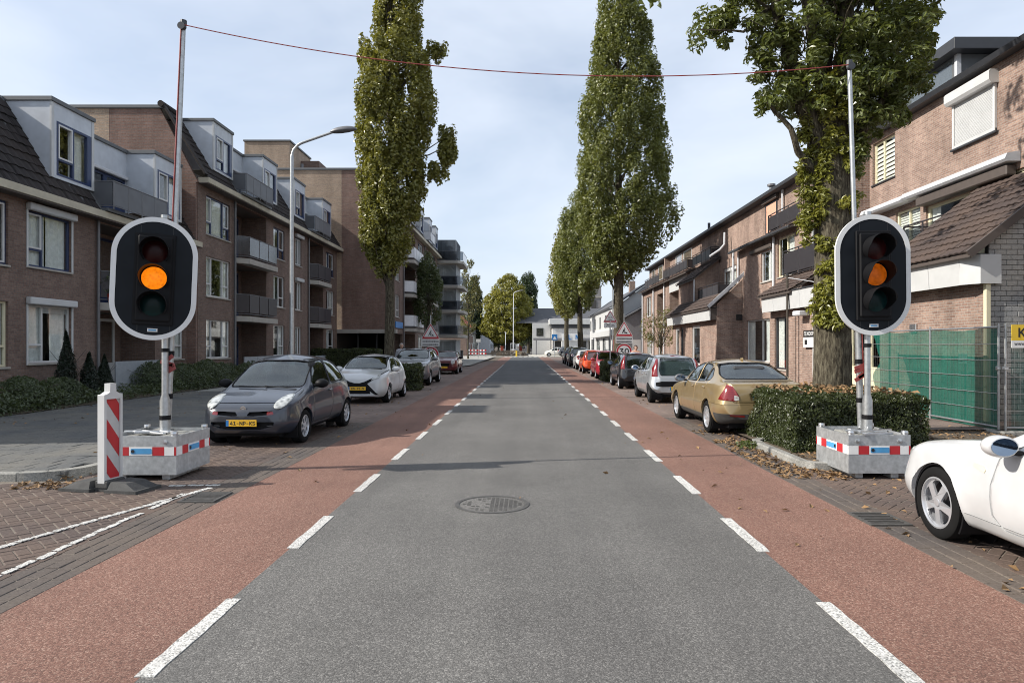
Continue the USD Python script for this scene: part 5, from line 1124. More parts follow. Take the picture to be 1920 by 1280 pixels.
# ------------------------------------------------------------------ construction fence with green mesh
def fence_panel(label, p, q, h, posts, wires, cloth, cm, wavy=False, slump=0.0):
    p, q = np.array(p, float), np.array(q, float); L = np.linalg.norm(q - p); d = (q - p) / L; n = np.array([d[1], -d[0]])
    t = thing('construction_fence', label, 'fence', (*p, 0), world=False)
    W = lambda u, z, o=0: (d[0] * u + n[0] * o, d[1] * u + n[1] * o, z)
    for u in posts: part(t, 'post', MB().tube([W(u, 0.02), W(u, h + .06)], .024, 8), 'galv_pole', smooth=40)
    for z in (.16, h): part(t, 'frame_tube', MB().tube([W(0, z), W(L, z)], .02, 8), 'galv_pole', smooth=40)
    for k in range(wires): z = .16 + (h - .16) * (k + 1) / (wires + 1); part(t, 'horizontal_wire', MB().tube([W(0, z, .012), W(L / 2, z - .008, .02), W(L, z, .012)], .006, 5), 'galv_pole')
    m = MB(); u = 0.06
    while u < L: m.tube([W(u, .16), W(u, h)], .0022, 3, False); u += .11
    part(t, 'mesh_wires', m, 'galv_pole', kind='stuff')
    nu, nz = max(20, int(L / .035)), 26; U, Z = np.meshgrid(np.linspace(cloth[0], cloth[1], nu), np.linspace(.1, 1, nz), indexing='ij')
    H = h - slump * np.sin((U - cloth[0]) / (cloth[1] - cloth[0]) * PI * 2.0) ** 2 * .1; ZZ = .10 + (H - .10) * (Z - .1) / .9
    off = -.014 - .010 * np.sin(U * 17 + .3 * np.sin(ZZ * 5)) - .03 * (meshkit.noise(np.stack([U * 2.2, ZZ * .8, 0 * U], -1), 4) - .5)
    if wavy: U = U + (U < cloth[0] + .4) * np.clip((cloth[0] + .4 - U) / .4, 0, 1) * (.16 * np.sin(ZZ * 5.2 + .5) + .05 * np.sin(ZZ * 11))
    V = np.stack([d[0] * U + n[0] * off, d[1] * U + n[1] * off, ZZ], -1).reshape(-1, 3); i, j = np.meshgrid(np.arange(nu - 1), np.arange(nz - 1), indexing='ij'); k = (i * nz + j).ravel()
    part(t, 'mesh_cloth', (V, np.stack([k, k + nz, k + nz + 1, k + 1], 1)), cm, smooth=True)
    for u in (posts[0], posts[-1]): part(t, 'clamp', MB().obox(W(u, h * .62), (.08, .08, .07), 0, .01), 'steel_bright'); part(t, 'foot', MB().obox(W(u, .05), (.6, .22, .11), math.atan2(d[1], d[0]), .02), 'kerb_concrete')
    return t
f1 = fence_panel('green mesh covered site fence running along the pavement beside the hedge', (9.12, 17.75), (9.1, 12.8), 2.08, [0.03, 2.75, 4.93], 5, (.4, 4.9), 'mesh_green', wavy=True, slump=.5)
part(f1, 'notice', MB().box(.02, .03, -3.95, -3.68, 1.35, 1.55), 'sign_grey')
f2 = fence_panel('site fence panel with loose dark mesh at the right edge, carrying a yellow board', (9.16, 12.72), (12.6, 12.62), 2.08, [0.0, 3.4], 5, (.12, 3.4), 'mesh_dark')
yb = thing('contractor_board', 'yellow and white contractor board hanging on the site fence', 'sign', (9.2, 12.66, 1.7)); part(yb, 'yellow_panel', MB().box(.02, 1.3, -.03, -.015, .12, .42), 'tape_yellow'); part(yb, 'white_strip', MB().box(.02, 1.3, -.03, -.015, -.02, .118), 'sign_white')
part(yb, 'lettering', MB().text('KO', .17, .003, (.12, -.031, .185), (1, 0, 0), (0, 0, 1), bold=True), 'ink'); part(yb, 'small_lettering', MB().text('www.k', .06, .002, (.06, -.031, .03), (1, 0, 0), (0, 0, 1)), 'ink')
# ------------------------------------------------------------------ trees
def clump_leaves(C, S, n, size, r, up=.5, shell=.55, wide=.32):
    """n leaves round each clump centre C, spread over ellipsoids of radii S."""
    k = len(C); d = r.normal(size=(k, n, 3)); d /= np.linalg.norm(d, axis=2, keepdims=True); q = d * (shell + (1 - shell) * r.random((k, n, 1))) ** .6
    P = C[:, None] + q * S[:, None]; N = d + r.normal(0, .45, (k, n, 3)) + [0, 0, up]
    P = P.reshape(-1, 3); return leaf_quads(P, N.reshape(-1, 3), r.uniform(.65, 1.25, len(P)) * size, r, wide=wide)
def limb(p0, p1, r0, r1, r, sag=.0, n=7, wob=.05):
    p0, p1 = np.array(p0, float), np.array(p1, float); L = np.linalg.norm(p1 - p0); u = np.linspace(0, 1, n)
    P = p0 + (p1 - p0) * u[:, None]; P[:, 2] += sag * L * np.sin(u * PI) ; P[1:-1] += r.normal(0, wob * L / 3, (n - 2, 3)) * np.sin(u[1:-1] * PI)[:, None]
    return P, np.linspace(r0, r1, n)
def trunk_mesh(mb, pts, rad, n=16, r=None, rough=.06):
    a = MB().tube(pts, rad, n); v, f = a.get(); c = np.repeat(np.asarray(pts, float), n, 0); m = len(c)
    d = v[:m] - c; s = 1 + rough * 2 * (meshkit.fbm(v[:m] * [5, 5, 1.6], 3, 2) - .5); v[:m] = c + d * s[:, None]; return mb.add(v, f)
def crown_tree(name, label, x, y, env, trunk, leaf_m, seed, nclump, nleaf, size, extra=(), bark='bark', group=None, cl=(.26, .26, .42), inner=.45, nbranch=40, cat='tree', lean=0.0, gap=.30):
    """env: (z, left, right) half-widths; the crown is filled with leaf clumps, denser outside."""
    r = np.random.default_rng(seed); t = thing(name, label, cat, (x, y, 0), group=group)
    E = np.array(env, float); z0, z1 = E[0, 0], E[-1, 0]; L = PchipInterpolator(E[:, 0], E[:, 1]); R = PchipInterpolator(E[:, 0], E[:, 2])
    zz = np.linspace(z0, z1, 300); w = (L(zz) + R(zz)); w = w / w.sum(); C = []
    while len(C) < nclump:
        z = r.choice(zz, p=w) + r.uniform(-.05, .05); th = r.uniform(0, 2 * PI); u = r.random() ** .5
        u = inner + (1 - inner) * u if r.random() < .8 else r.random() ** .5
        cx = (R(z) if math.cos(th) > 0 else L(z)); cd = (L(z) + R(z)) / 2
        lump = .82 + .36 * meshkit.noise(np.array([math.cos(th) * 1.6 + 5, math.sin(th) * 1.6 + 3, z * .55]), seed)
        p = np.array([math.cos(th) * cx * u * lump, math.sin(th) * cd * u * lump, z])
        if meshkit.noise(p * [1.1, 1.1, .7] + seed, 9) < gap and r.random() < .85: continue
        if meshkit.noise(p * [2.6, 2.6, 1.1] + seed * 3, 5) < gap * .9 and r.random() < .85: continue
        C.append(p)
    C = np.array(C)
    S = np.array(cl) * r.uniform(.7, 1.3, (len(C), 1))
    for (ex, ey, ez, sx, sy, sz, k) in extra:
        q = r.normal(0, .45, (k, 3)) * [sx, sy, sz] + [ex, ey, ez]; C = np.vstack([C, q]); S = np.vstack([S, np.array(cl) * .8 * r.uniform(.7, 1.2, (k, 1))])
    part(t, 'crown', clump_leaves(C, S, nleaf, size, r), leaf_m)
    rad, zt = trunk; zs = np.concatenate([[0, .12, .35, 1.0], np.linspace(1.8, min(zt, z1), 8)]); rr = rad * np.interp(zs, [0, .35, 1, z0, zt], [1.55, 1.12, 1.0, .86, .16])
    tm = MB(); P = np.c_[lean * zs / zt + .05 * np.sin(zs * .9 + seed), .04 * np.cos(zs * .7), zs]; trunk_mesh(tm, P, rr, 18)
    tk = part(t, 'trunk', tm, bark, smooth=60); b = MB()
    for c in C[r.choice(len(C), min(nbranch, len(C)), replace=False)]:
        zb = max(z0 * .8, c[2] - r.uniform(1.2, 3.2)); zb = min(zb, zt * .95)
        p0 = [np.interp(zb, zs, P[:, 0]), np.interp(zb, zs, P[:, 1]), zb]; q, qr = limb(p0, c, rad * .22, .012, r, .06); b.tube(q, qr, 6)
    for (ex, ey, ez, *_r) in extra:
        zb = max(z0, ez - 1.2); q, qr = limb([0, 0, zb], (ex, ey, ez), .05, .015, r, .05); b.tube(q, qr, 6)
    part(t, 'limbs', b, bark, smooth=60); return t
def px_env(rows, Y, xc, sh=0): return sorted([(CAM_H + (648 - y) * Y / 1250, max(.15, (xc - a) * Y / 1250 - sh), max(.15, (b - xc) * Y / 1250 - sh)) for y, a, b in rows])
# envelopes measured once for each crown, in metres above the ground either side of the trunk
crown_tree('columnar_oak', 'tall columnar oak with yellowing leaves on the left, behind the white hatchback', -6.2, 30.4,
    px_env([(-75, 738, 762), (-40, 718, 790), (0, 702, 800), (50, 690, 803), (100, 676, 812), (150, 673, 826), (200, 662, 830), (250, 662, 815), (300, 666, 812), (350, 670, 812), (400, 668, 800), (450, 672, 786), (490, 690, 768), (512, 705, 752)], 30.4, 732, .26),
    (.23, 17), 'leaf_oak_gold', 11, 1150, 56, .155, cl=(.22, .22, .48), gap=.37, extra=((2.2, 0, 15.2, .5, .4, .45, 12), (2.62, 0, 10.7, .42, .4, .95, 44), (2.2, .1, 9.7, .5, .4, .4, 14), (-1.1, 0, 15.0, .3, .3, .5, 9)))
crown_tree('columnar_oak', 'tallest dark green conical oak on the right, above the roadworks sign', 5.8, 41.4,
    px_env([(-95, 1140, 1175), (-40, 1128, 1198), (0, 1121, 1206), (50, 1116, 1220), (100, 1110, 1230), (150, 1098, 1236), (200, 1089, 1252), (250, 1083, 1260), (300, 1079, 1266), (350, 1076, 1270), (400, 1078, 1270), (440, 1090, 1258), (470, 1100, 1235), (500, 1112, 1205), (522, 1125, 1180)], 41.4, 1160, .18),
    (.33, 22), 'leaf_oak', 12, 1750, 52, .17, nbranch=60, gap=.36, extra=((-1.9, 0, 5.6, .7, .5, .5, 16),), cl=(.29, .29, .55))
crown_tree('columnar_oak', 'slim columnar oak behind the tallest right-hand oak, nearer of the two', 5.6, 68,
    px_env([(368, 1066, 1090), (400, 1056, 1105), (440, 1046, 1118), (480, 1040, 1125), (520, 1040, 1125), (550, 1050, 1112), (580, 1066, 1100)], 68, 1086), (.3, 15), 'leaf_oak', 13, 520, 46, .22, cl=(.42, .42, .62))
crown_tree('columnar_oak', 'columnar oak furthest along the right kerb, above the line of parked cars', 5.7, 92,
    px_env([(425, 1048, 1070), (450, 1040, 1080), (490, 1034, 1088), (530, 1030, 1092), (560, 1036, 1088), (590, 1048, 1076)], 92, 1062), (.34, 16), 'leaf_oak_gold', 14, 420, 42, .28, cl=(.5, .5, .75))
crown_tree('young_tree', 'small dark tree standing close before the tall left block', -8.0, 55, [(3.6, .5, .6), (4.6, 1.1, 1.1), (6, 1.25, 1.2), (7.6, 1.0, .9), (9.2, .35, .3)], (.09, 7), 'leaf_oak_dark', 15, 190, 50, .17)
crown_tree('sparse_tree', 'thin half-bare tree by the corner balconies of the left block', -7.2, 84, [(3, .4, .5), (5.5, 1.0, 1.4), (9, .9, 1.5), (12.4, .4, .6)], (.10, 10), 'leaf_sparse', 16, 130, 18, .24, nbranch=60, gap=.45)
crown_tree('columnar_tree', 'dark narrow columnar tree left of the big yellow tree', -10.6, 139, [(3.2, .8, .8), (6, 1.6, 1.6), (10, 1.5, 1.5), (14.2, 1.0, 1.0), (15.6, .5, .5)], (.3, 13), 'leaf_dark', 17, 260, 50, .36, cl=(.5, .5, .8), group=None)
crown_tree('columnar_tree', 'dark narrow columnar tree right of the big yellow tree', .7, 150, [(3.2, 1.0, 1.0), (7, 2.0, 2.0), (13, 1.9, 1.9), (16.4, 1.5, 1.5), (17.6, .6, .6)], (.3, 14), 'leaf_dark', 18, 300, 50, .38, cl=(.55, .55, .9))
crown_tree('chestnut_tree', 'big yellow autumn tree in the middle distance at the end of the street', -3.6, 138, [(2.6, 2.6, 2.4), (5, 5.6, 5.0), (8, 5.6, 5.4), (11, 4.6, 4.6), (13.5, 3.0, 3.2), (16.2, .6, .9)], (.45, 11), 'leaf_yellow', 19, 800, 46, .36, cl=(.62, .62, .5), nbranch=90, inner=.5, bark='bark_dark')
for i, (x, y, w, h, m, s) in enumerate(((-14.5, 165, 2.6, 9, 'leaf_yellow', 'low yellowish tree far off beyond the junction, left of the dark column'), (4.2, 170, 2.4, 9.5, 'leaf_yellow', 'low yellow tree far off beyond the junction, right of centre'),
                                     (-7.5, 185, 3, 9, 'leaf_dark', 'dark bushy tree far beneath the yellow tree'), (17.5, 60, 2.6, 10.8, 'leaf_sparse', 'pale tree top showing over the roof of the right terrace'))):
    crown_tree('far_tree', s, x, y, [(2.2, w * .4, w * .4), (h * .5, w, w), (h * .8, w * .8, w * .8), (h, w * .2, w * .2)], (.25, h * .8), m, 30 + i, 170, 34, .42, cl=(.6, .6, .55))
# the near tree on the right: big trunk, forked limbs, leafy shoots along the trunk
def near_tree():
    r = np.random.default_rng(21); X, Y = 5.8, 12.6
    t = thing('street_tree', 'big near oak on the right with ridged trunk and leafy shoots up its bole', 'tree', (X, Y, 0))
    at = lambda px, py, dy=0.0: np.array([(px - 985) * (Y + dy) / 1250 - X, dy, CAM_H + (648 - py) * (Y + dy) / 1250])
    zs = np.array([0, .1, .3, .7, 1.2, 1.8, 2.4, 3.0, 3.6, 4.2, 4.8, 5.4, 6.2]); rr = np.array([.50, .43, .37, .345, .33, .325, .33, .32, .315, .32, .33, .31, .25])
    tm = MB(); P = np.c_[np.interp(zs, [0, 2, 4.5, 6.2], [0, 0, .02, -.05]), 0 * zs, zs]
    zf = np.linspace(0, 6.2, 90); Pf = np.c_[np.interp(zf, zs, P[:, 0]), 0 * zf, zf]; a = MB().tube(Pf, np.interp(zf, zs, rr), 72); v, f = a.get(); m = 90 * 72; c = np.repeat(Pf, 72, 0); d = v[:m] - c
    th = np.arctan2(d[:, 1], d[:, 0]); ridge = np.abs(np.sin(th * 13 + 2.2 * meshkit.fbm(np.c_[np.cos(th) * 2, np.sin(th) * 2, v[:m, 2] * 1.1], 3, 4) * 3)) ** .7
    s = 1 + .055 * (ridge - .6) + .10 * (meshkit.fbm(np.c_[np.cos(th) * 1.5, np.sin(th) * 1.5, v[:m, 2] * 1.2], 3, 8) - .5); v[:m] = c + d * s[:, None]
    tk = part(t, 'trunk', (v, f), 'bark', smooth=60)
    L = MB(); limbs = [((1540, 330), (1455, 0, .2), .17, .10), ((1535, 300), (1508, -60, -.3), .15, .10), ((1548, 280), (1535, -120, .5), .16, .11), ((1565, 280), (1600, -140, -.2), .17, .10), ((1575, 300), (1660, -40, .6), .14, .07), ((1580, 330), (1690, 120, -.5), .10, .04), ((1535, 330), (1440, 190, -.4), .08, .03)]
    ends = []
    for (a0, (bx, by, dy), r0, r1) in limbs:
        q, qr = limb(at(*a0), at(bx, by, dy), r0, r1, r, .0, 9, .08); L.tube(q, qr, 9); ends.append(q[-1])
    q, qr = limb(at(1462, 10, .2), at(1395, 60, -.2), .05, .022, r, .10); L.tube(q, qr, 7); q, qr = limb(at(1395, 60, -.2), at(1310, 55, -.3), .022, .008, r); L.tube(q, qr, 6); q, qr = limb(at(1470, 30, .1), at(1400, -10, 0), .04, .012, r); L.tube(q, qr, 6)
    for k in range(46):
        p0 = at(r.uniform(1490, 1640), r.uniform(-60, 180), r.uniform(-.4, .4)); p1 = p0 + np.array([r.normal(0, .6), r.normal(0, .6), r.uniform(.1, .9)]); q, qr = limb(p0, p1, .022, .006, r, -.05, 6, .15); L.tube(q, qr, 5)
    part(t, 'limbs', L, 'bark', smooth=60)
    # crown clumps by region (left, right, top, bottom in the tree's own metres)
    C = []
    def fill(a, b, n, dep, rad=.0):
        (x0, y0), (x1, y1) = a, b
        for _ in range(n):
            dy = r.uniform(-dep, dep); C.append(at(r.uniform(x0, x1), r.uniform(y0, y1), dy) * [1, 1, 1])
    fill((1500, -160), (1765, 40), 190, 1.5); fill((1590, 40), (1745, 170), 150, 1.2); fill((1600, 150), (1700, 225), 62, .8); fill((1600, 200), (1650, 262), 20, .6); fill((1575, 240), (1618, 330), 26, .5)
    fill((1400, -90), (1500, 15), 34, .7); fill((1402, 40), (1490, 125), 36, .45); fill((1425, 120), (1508, 215), 42, .5); fill((1405, 70), (1450, 150), 10, .25); fill((1350, -30), (1400, 22), 10, .3); fill((1302, 28), (1378, 82), 22, .28); fill((1525, 40), (1600, 200), 50, .7)
    C = np.array(C); S = np.array([.17, .17, .15]) * r.uniform(.7, 1.35, (len(C), 1))
    top_ = [(r.normal(.2, 1.5), r.normal(0, 1.5), r.uniform(9.2, 15)) for _ in range(380)]; T = np.array(top_)
    part(t, 'crown', clump_leaves(C, S, 50, .12, r, up=.8, shell=.3, wide=.22), 'leaf_near'); part(t, 'upper_crown', clump_leaves(T, np.array([.4, .4, .4]) * np.ones((len(T), 1)), 36, .2, r), 'leaf_near')
    # shoots on the bole
    C = []
    for y0, y1, xa, xb, n in ((175, 300, 1500, 1545, 70), (300, 420, 1497, 1540, 62), (400, 455, 1500, 1528, 20), (150, 330, 1530, 1610, 50), (455, 560, 1528, 1560, 40), (530, 612, 1520, 1588, 62), (430, 520, 1560, 1600, 16), (340, 400, 1560, 1600, 8), (250, 480, 1590, 1612, 14)):
        for _ in range(n):
            px, py = r.uniform(xa, xb), r.uniform(y0, y1); p = at(px, py); C.append([p[0], -math.sqrt(max(.0, .36 ** 2 - min(abs(p[0]), .36) ** 2)) + r.normal(0, .05) - .03, p[2]])
    C = np.array(C); part(t, 'trunk_shoots', clump_leaves(C, np.array([.10, .10, .10]) * r.uniform(.7, 1.3, (len(C), 1)), 24, .105, r, up=.9, shell=.3, wide=.22), 'leaf_shoots')
near_tree()
# ------------------------------------------------------------------ hedges and shrubs
def hedge(name, label, x0, x1, y0, y1, z0, z1, n, size, m, seed, rough=.05, core='hedge_core', group=None, cat='hedge', top_litter=0):
    r = np.random.default_rng(seed); t = thing(name, label, cat, ((x0 + x1) / 2, (y0 + y1) / 2, 0), group=group, world=True)
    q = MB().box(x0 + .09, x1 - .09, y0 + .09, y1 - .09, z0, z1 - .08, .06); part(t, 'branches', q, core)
    dx, dy, dz = x1 - x0, y1 - y0, z1 - z0; A = np.array([dx * dy, dx * dz, dx * dz, dy * dz, dy * dz]); w = A / A.sum(); k = r.choice(5, n, p=w); u, v = r.random(n), r.random(n)
    P = np.zeros((n, 3)); N = np.zeros((n, 3))
    for i, (o, e1, e2, nn) in enumerate((((x0, y0, z1), (dx, 0, 0), (0, dy, 0), (0, 0, 1)), ((x0, y0, z0), (dx, 0, 0), (0, 0, dz), (0, -1, 0)), ((x0, y1, z0), (dx, 0, 0), (0, 0, dz), (0, 1, 0)), ((x0, y0, z0), (0, dy, 0), (0, 0, dz), (-1, 0, 0)), ((x1, y0, z0), (0, dy, 0), (0, 0, dz), (1, 0, 0)))):
        s = k == i; P[s] = np.array(o) + u[s, None] * e1 + v[s, None] * e2; N[s] = nn
    ctr = np.array([(x0 + x1) / 2, (y0 + y1) / 2, (z0 + z1) / 2]); bump_ = (meshkit.fbm(P * 3.1, 3, seed) - .5) * 2 * rough * 2.2 - r.random(n) ** 2 * .10 + .01
    P += N * bump_[:, None]; e = np.minimum(np.minimum(P[:, 0] - x0, x1 - P[:, 0]), np.minimum(P[:, 1] - y0, y1 - P[:, 1])); P[:, 2] -= np.clip(.07 - e, 0, .07) * (P[:, 2] > z1 - .06) * .8
    part(t, 'foliage', leaf_quads(P, N + r.normal(0, .7, (n, 3)) + [0, 0, .3], r.uniform(.6, 1.3, n) * size, r), m)
    return t
hedge('clipped_hedge', 'clipped square hedge round the big trunk behind the right ballast box', 4.18, 6.28, 10.35, 13.1, .05, .93, 60000, .040, 'leaf_hedge', 41)
r_ = np.random.default_rng(6); p_ = np.c_[r_.uniform(4.22, 6.25, 420), r_.uniform(10.4, 13.0, 420), .985 + r_.normal(0, .014, 420)]
top('leaves_on_hedge', leaf_quads(p_, np.c_[r_.normal(0, .5, 420), r_.normal(0, .5, 420), np.ones(420)], r_.uniform(.06, .12, 420), r_), 'leaf_litter', label='pale fallen leaves lying on top of the clipped hedge', cat='leaves', kind='stuff')
hedge('low_hedge', 'small green bush at the kerb between the white hatchback and the grey crossover', -5.0, -4.1, 25.4, 26.8, .02, .95, 5200, .075, 'leaf_hedge', 42, .08)
hedge('low_hedge', 'small bush at the kerb between the dark car and the red car on the right', 3.75, 4.75, 31.6, 33.4, .02, .98, 5200, .085, 'leaf_hedge', 43, .08)
hedge('long_hedge', 'long green hedge in front of the dark passage on the left', -14.0, -9.6, 43.6, 44.8, 0, 1.5, 15000, .10, 'leaf_hedge', 44, .06)
def shrub(name, label, x, y, rx, ry, h, n, size, m, seed, cone=False, group=None, stems=True):
    r = np.random.default_rng(seed); t = thing(name, label, 'shrub', (x, y, 0), group=group)
    th = r.uniform(0, 2 * PI, n); v = r.random(n) ** .8; prof = (1 - v) ** .75 if cone else np.sqrt(np.clip(1 - (v * 1.02 - .25) ** 2 / .62, .02, 1)); u = r.random(n) ** .35
    lump = .75 + .5 * meshkit.noise(np.c_[np.cos(th) * 1.7, np.sin(th) * 1.7, v * 3], seed)
    P = np.c_[np.cos(th) * rx * prof * u * lump, np.sin(th) * ry * prof * u * lump, .04 + v * h * (.85 + .3 * meshkit.noise(np.c_[np.cos(th) * 2, np.sin(th) * 2, 0 * v], seed + 3))]
    N = np.c_[np.cos(th), np.sin(th), r.normal(.5, .6, n)] + r.normal(0, .4, (n, 3))
    part(t, 'foliage', leaf_quads(P, N, r.uniform(.6, 1.3, n) * size, r), m); q = MB()
    for k in range(9): q.tube([(0, 0, 0), (r.normal(0, rx * .3), r.normal(0, ry * .3), h * .5), (r.normal(0, rx * .5), r.normal(0, ry * .5), h * .85)], [.02, .012, .004], 5)
    part(t, 'stems', q, 'bark_dark'); return t
rs = np.random.default_rng(77)
for i, (x, y, rx, ry, h, m) in enumerate([(-12.9, 15.4, 1.0, 1.0, 1.05, 'leaf_shrub'), (-12.8, 17.0, 1.0, 1.0, 1.0, 'leaf_shrub'), (-13.0, 18.6, .9, 1.0, .9, 'leaf_shrub'), (-13.1, 13.6, 1.0, 1.1, 1.15, 'leaf_shrub'), (-12.95, 23.4, 1.0, 1.1, 1.15, 'leaf_shrub'), (-12.9, 25.0, 1.0, 1.2, 1.25, 'leaf_shrub'),
        (-12.8, 26.8, 1.0, 1.2, 1.3, 'leaf_shrub'), (-12.9, 28.6, .9, 1.2, 1.2, 'leaf_shrub'), (-12.7, 30.6, .9, 1.2, 1.2, 'leaf_shrub')]):
    what = ['low spreading shrub at the left edge before the near windows', 'grey-green shrub under the near white-framed window', 'shrub just left of the dark pointed conifer', 'shrub at the far left edge of the picture', 'shrub below the grey balcony screens, just right of the drainpipe', 'rounded shrub behind the left signal pole', 'taller rounded shrub right of the left signal pole', 'shrub below the three-light ground-floor window', 'last shrub of the left bed, behind the grey hatchback'][i]
    shrub('planting_shrub', what, x, y, rx * rs.uniform(.75, 1.0), ry * rs.uniform(.75, 1.0), h * rs.uniform(.72, .98), 4200, .07, m, 60 + i)
for i, (x, y, h, w, what) in enumerate(((-13.3, 19.3, 1.9, .45, 'dark pointed conifer under the near white-framed window'), (-13.0, 19.9, 1.35, .42, 'dark upright bush right of the pointed conifer'), (-13.2, 20.9, 1.3, .40, 'dark upright bush beside the drainpipe'))):
    shrub('conifer_bush', what, x, y, w, w, h, 5200, .06, 'leaf_conifer', 80 + i, cone=True)
top('ground_cover', (lambda r, n: leaf_quads(np.c_[r.uniform(-14, -11.95, n), r.uniform(12, 33, n), r.random(n) ** 1.5 * .42 + .05], np.c_[r.normal(0, .5, n), r.normal(0, .5, n), np.ones(n)], r.uniform(.04, .11, n), r))(np.random.default_rng(8), 15000), 'leaf_shrub', label='low reddish green ground cover along the left house fronts', cat='ground cover', kind='stuff')
sheet('planting_bed', sbox(-14.2, 8.6, -11.95, 34), .115, 'ground_soil')
for i, (x, y, what) in enumerate(((-3.9, 10.9, 'tuft of weeds growing at the right kerb corner'),)):
    q = MB(); r = np.random.default_rng(9); n = 160; P = np.c_[r.normal(0, .1, n), r.normal(0, .1, n), r.random(n) * .1]; w = thing('weed_tuft', what, 'weed', (3.8, 11.3, 0)); part(w, 'blades', leaf_quads(P, r.normal(0, 1, (n, 3)), r.uniform(.04, .08, n), r), 'grass', kind='stuff'); part(w, 'stem', MB().tube([(0, 0, 0), (0, .02, .1)], .006, 5), 'grass')
# the climber-covered small tree by the far house on the right, and pots on the left balcony
crown_tree('small_street_tree', 'thin yellowing small tree in front of the furthest brick house', 10.1, 49.5, [(1.9, .9, .8), (2.8, 1.6, 1.2), (3.7, 1.5, 1.1), (4.3, .6, .5)], (.07, 3.4), 'leaf_sparse', 23, 70, 22, .14, nbranch=40, cat='tree', gap=.4)
# ------------------------------------------------------------------ cars: a lofted body, cut by prisms into panels, glass and lamps
def man(v, f): return m3.Manifold(m3.Mesh(vert_properties=np.ascontiguousarray(v, np.float32), tri_verts=np.ascontiguousarray(f, np.uint32)))
def cs(poly):
    out = m3.CrossSection()
    for p in (poly.geoms if hasattr(poly, 'geoms') else [poly]):
        if p.is_empty: continue
        c = m3.CrossSection([np.array(p.exterior.coords)[:-1]], m3.FillRule.EvenOdd)
        for h in p.interiors: c = c - m3.CrossSection([np.array(h.coords)[:-1]], m3.FillRule.EvenOdd)
        out = out + c
    return out
def pxz(poly, y0, y1): return m3.Manifold.extrude(cs(poly), y1 - y0).transform(np.array([[1, 0, 0, 0], [0, 0, -1, y1], [0, 1, 0, 0]], float))
def pyz(poly, x0, x1): return m3.Manifold.extrude(cs(poly), x1 - x0).transform(np.array([[0, 0, 1, x0], [1, 0, 0, 0], [0, 1, 0, 0]], float))
def pxy(poly, z0, z1): return m3.Manifold.extrude(cs(poly), z1 - z0).translate((0, 0, z0))
def mm(m): q = m.to_mesh(); return np.array(q.vert_properties[:, :3], float), np.array(q.tri_verts)
def rpoly(pts, r=.02): return Polygon(pts).buffer(-r).buffer(r, 5) if r else Polygon(pts)
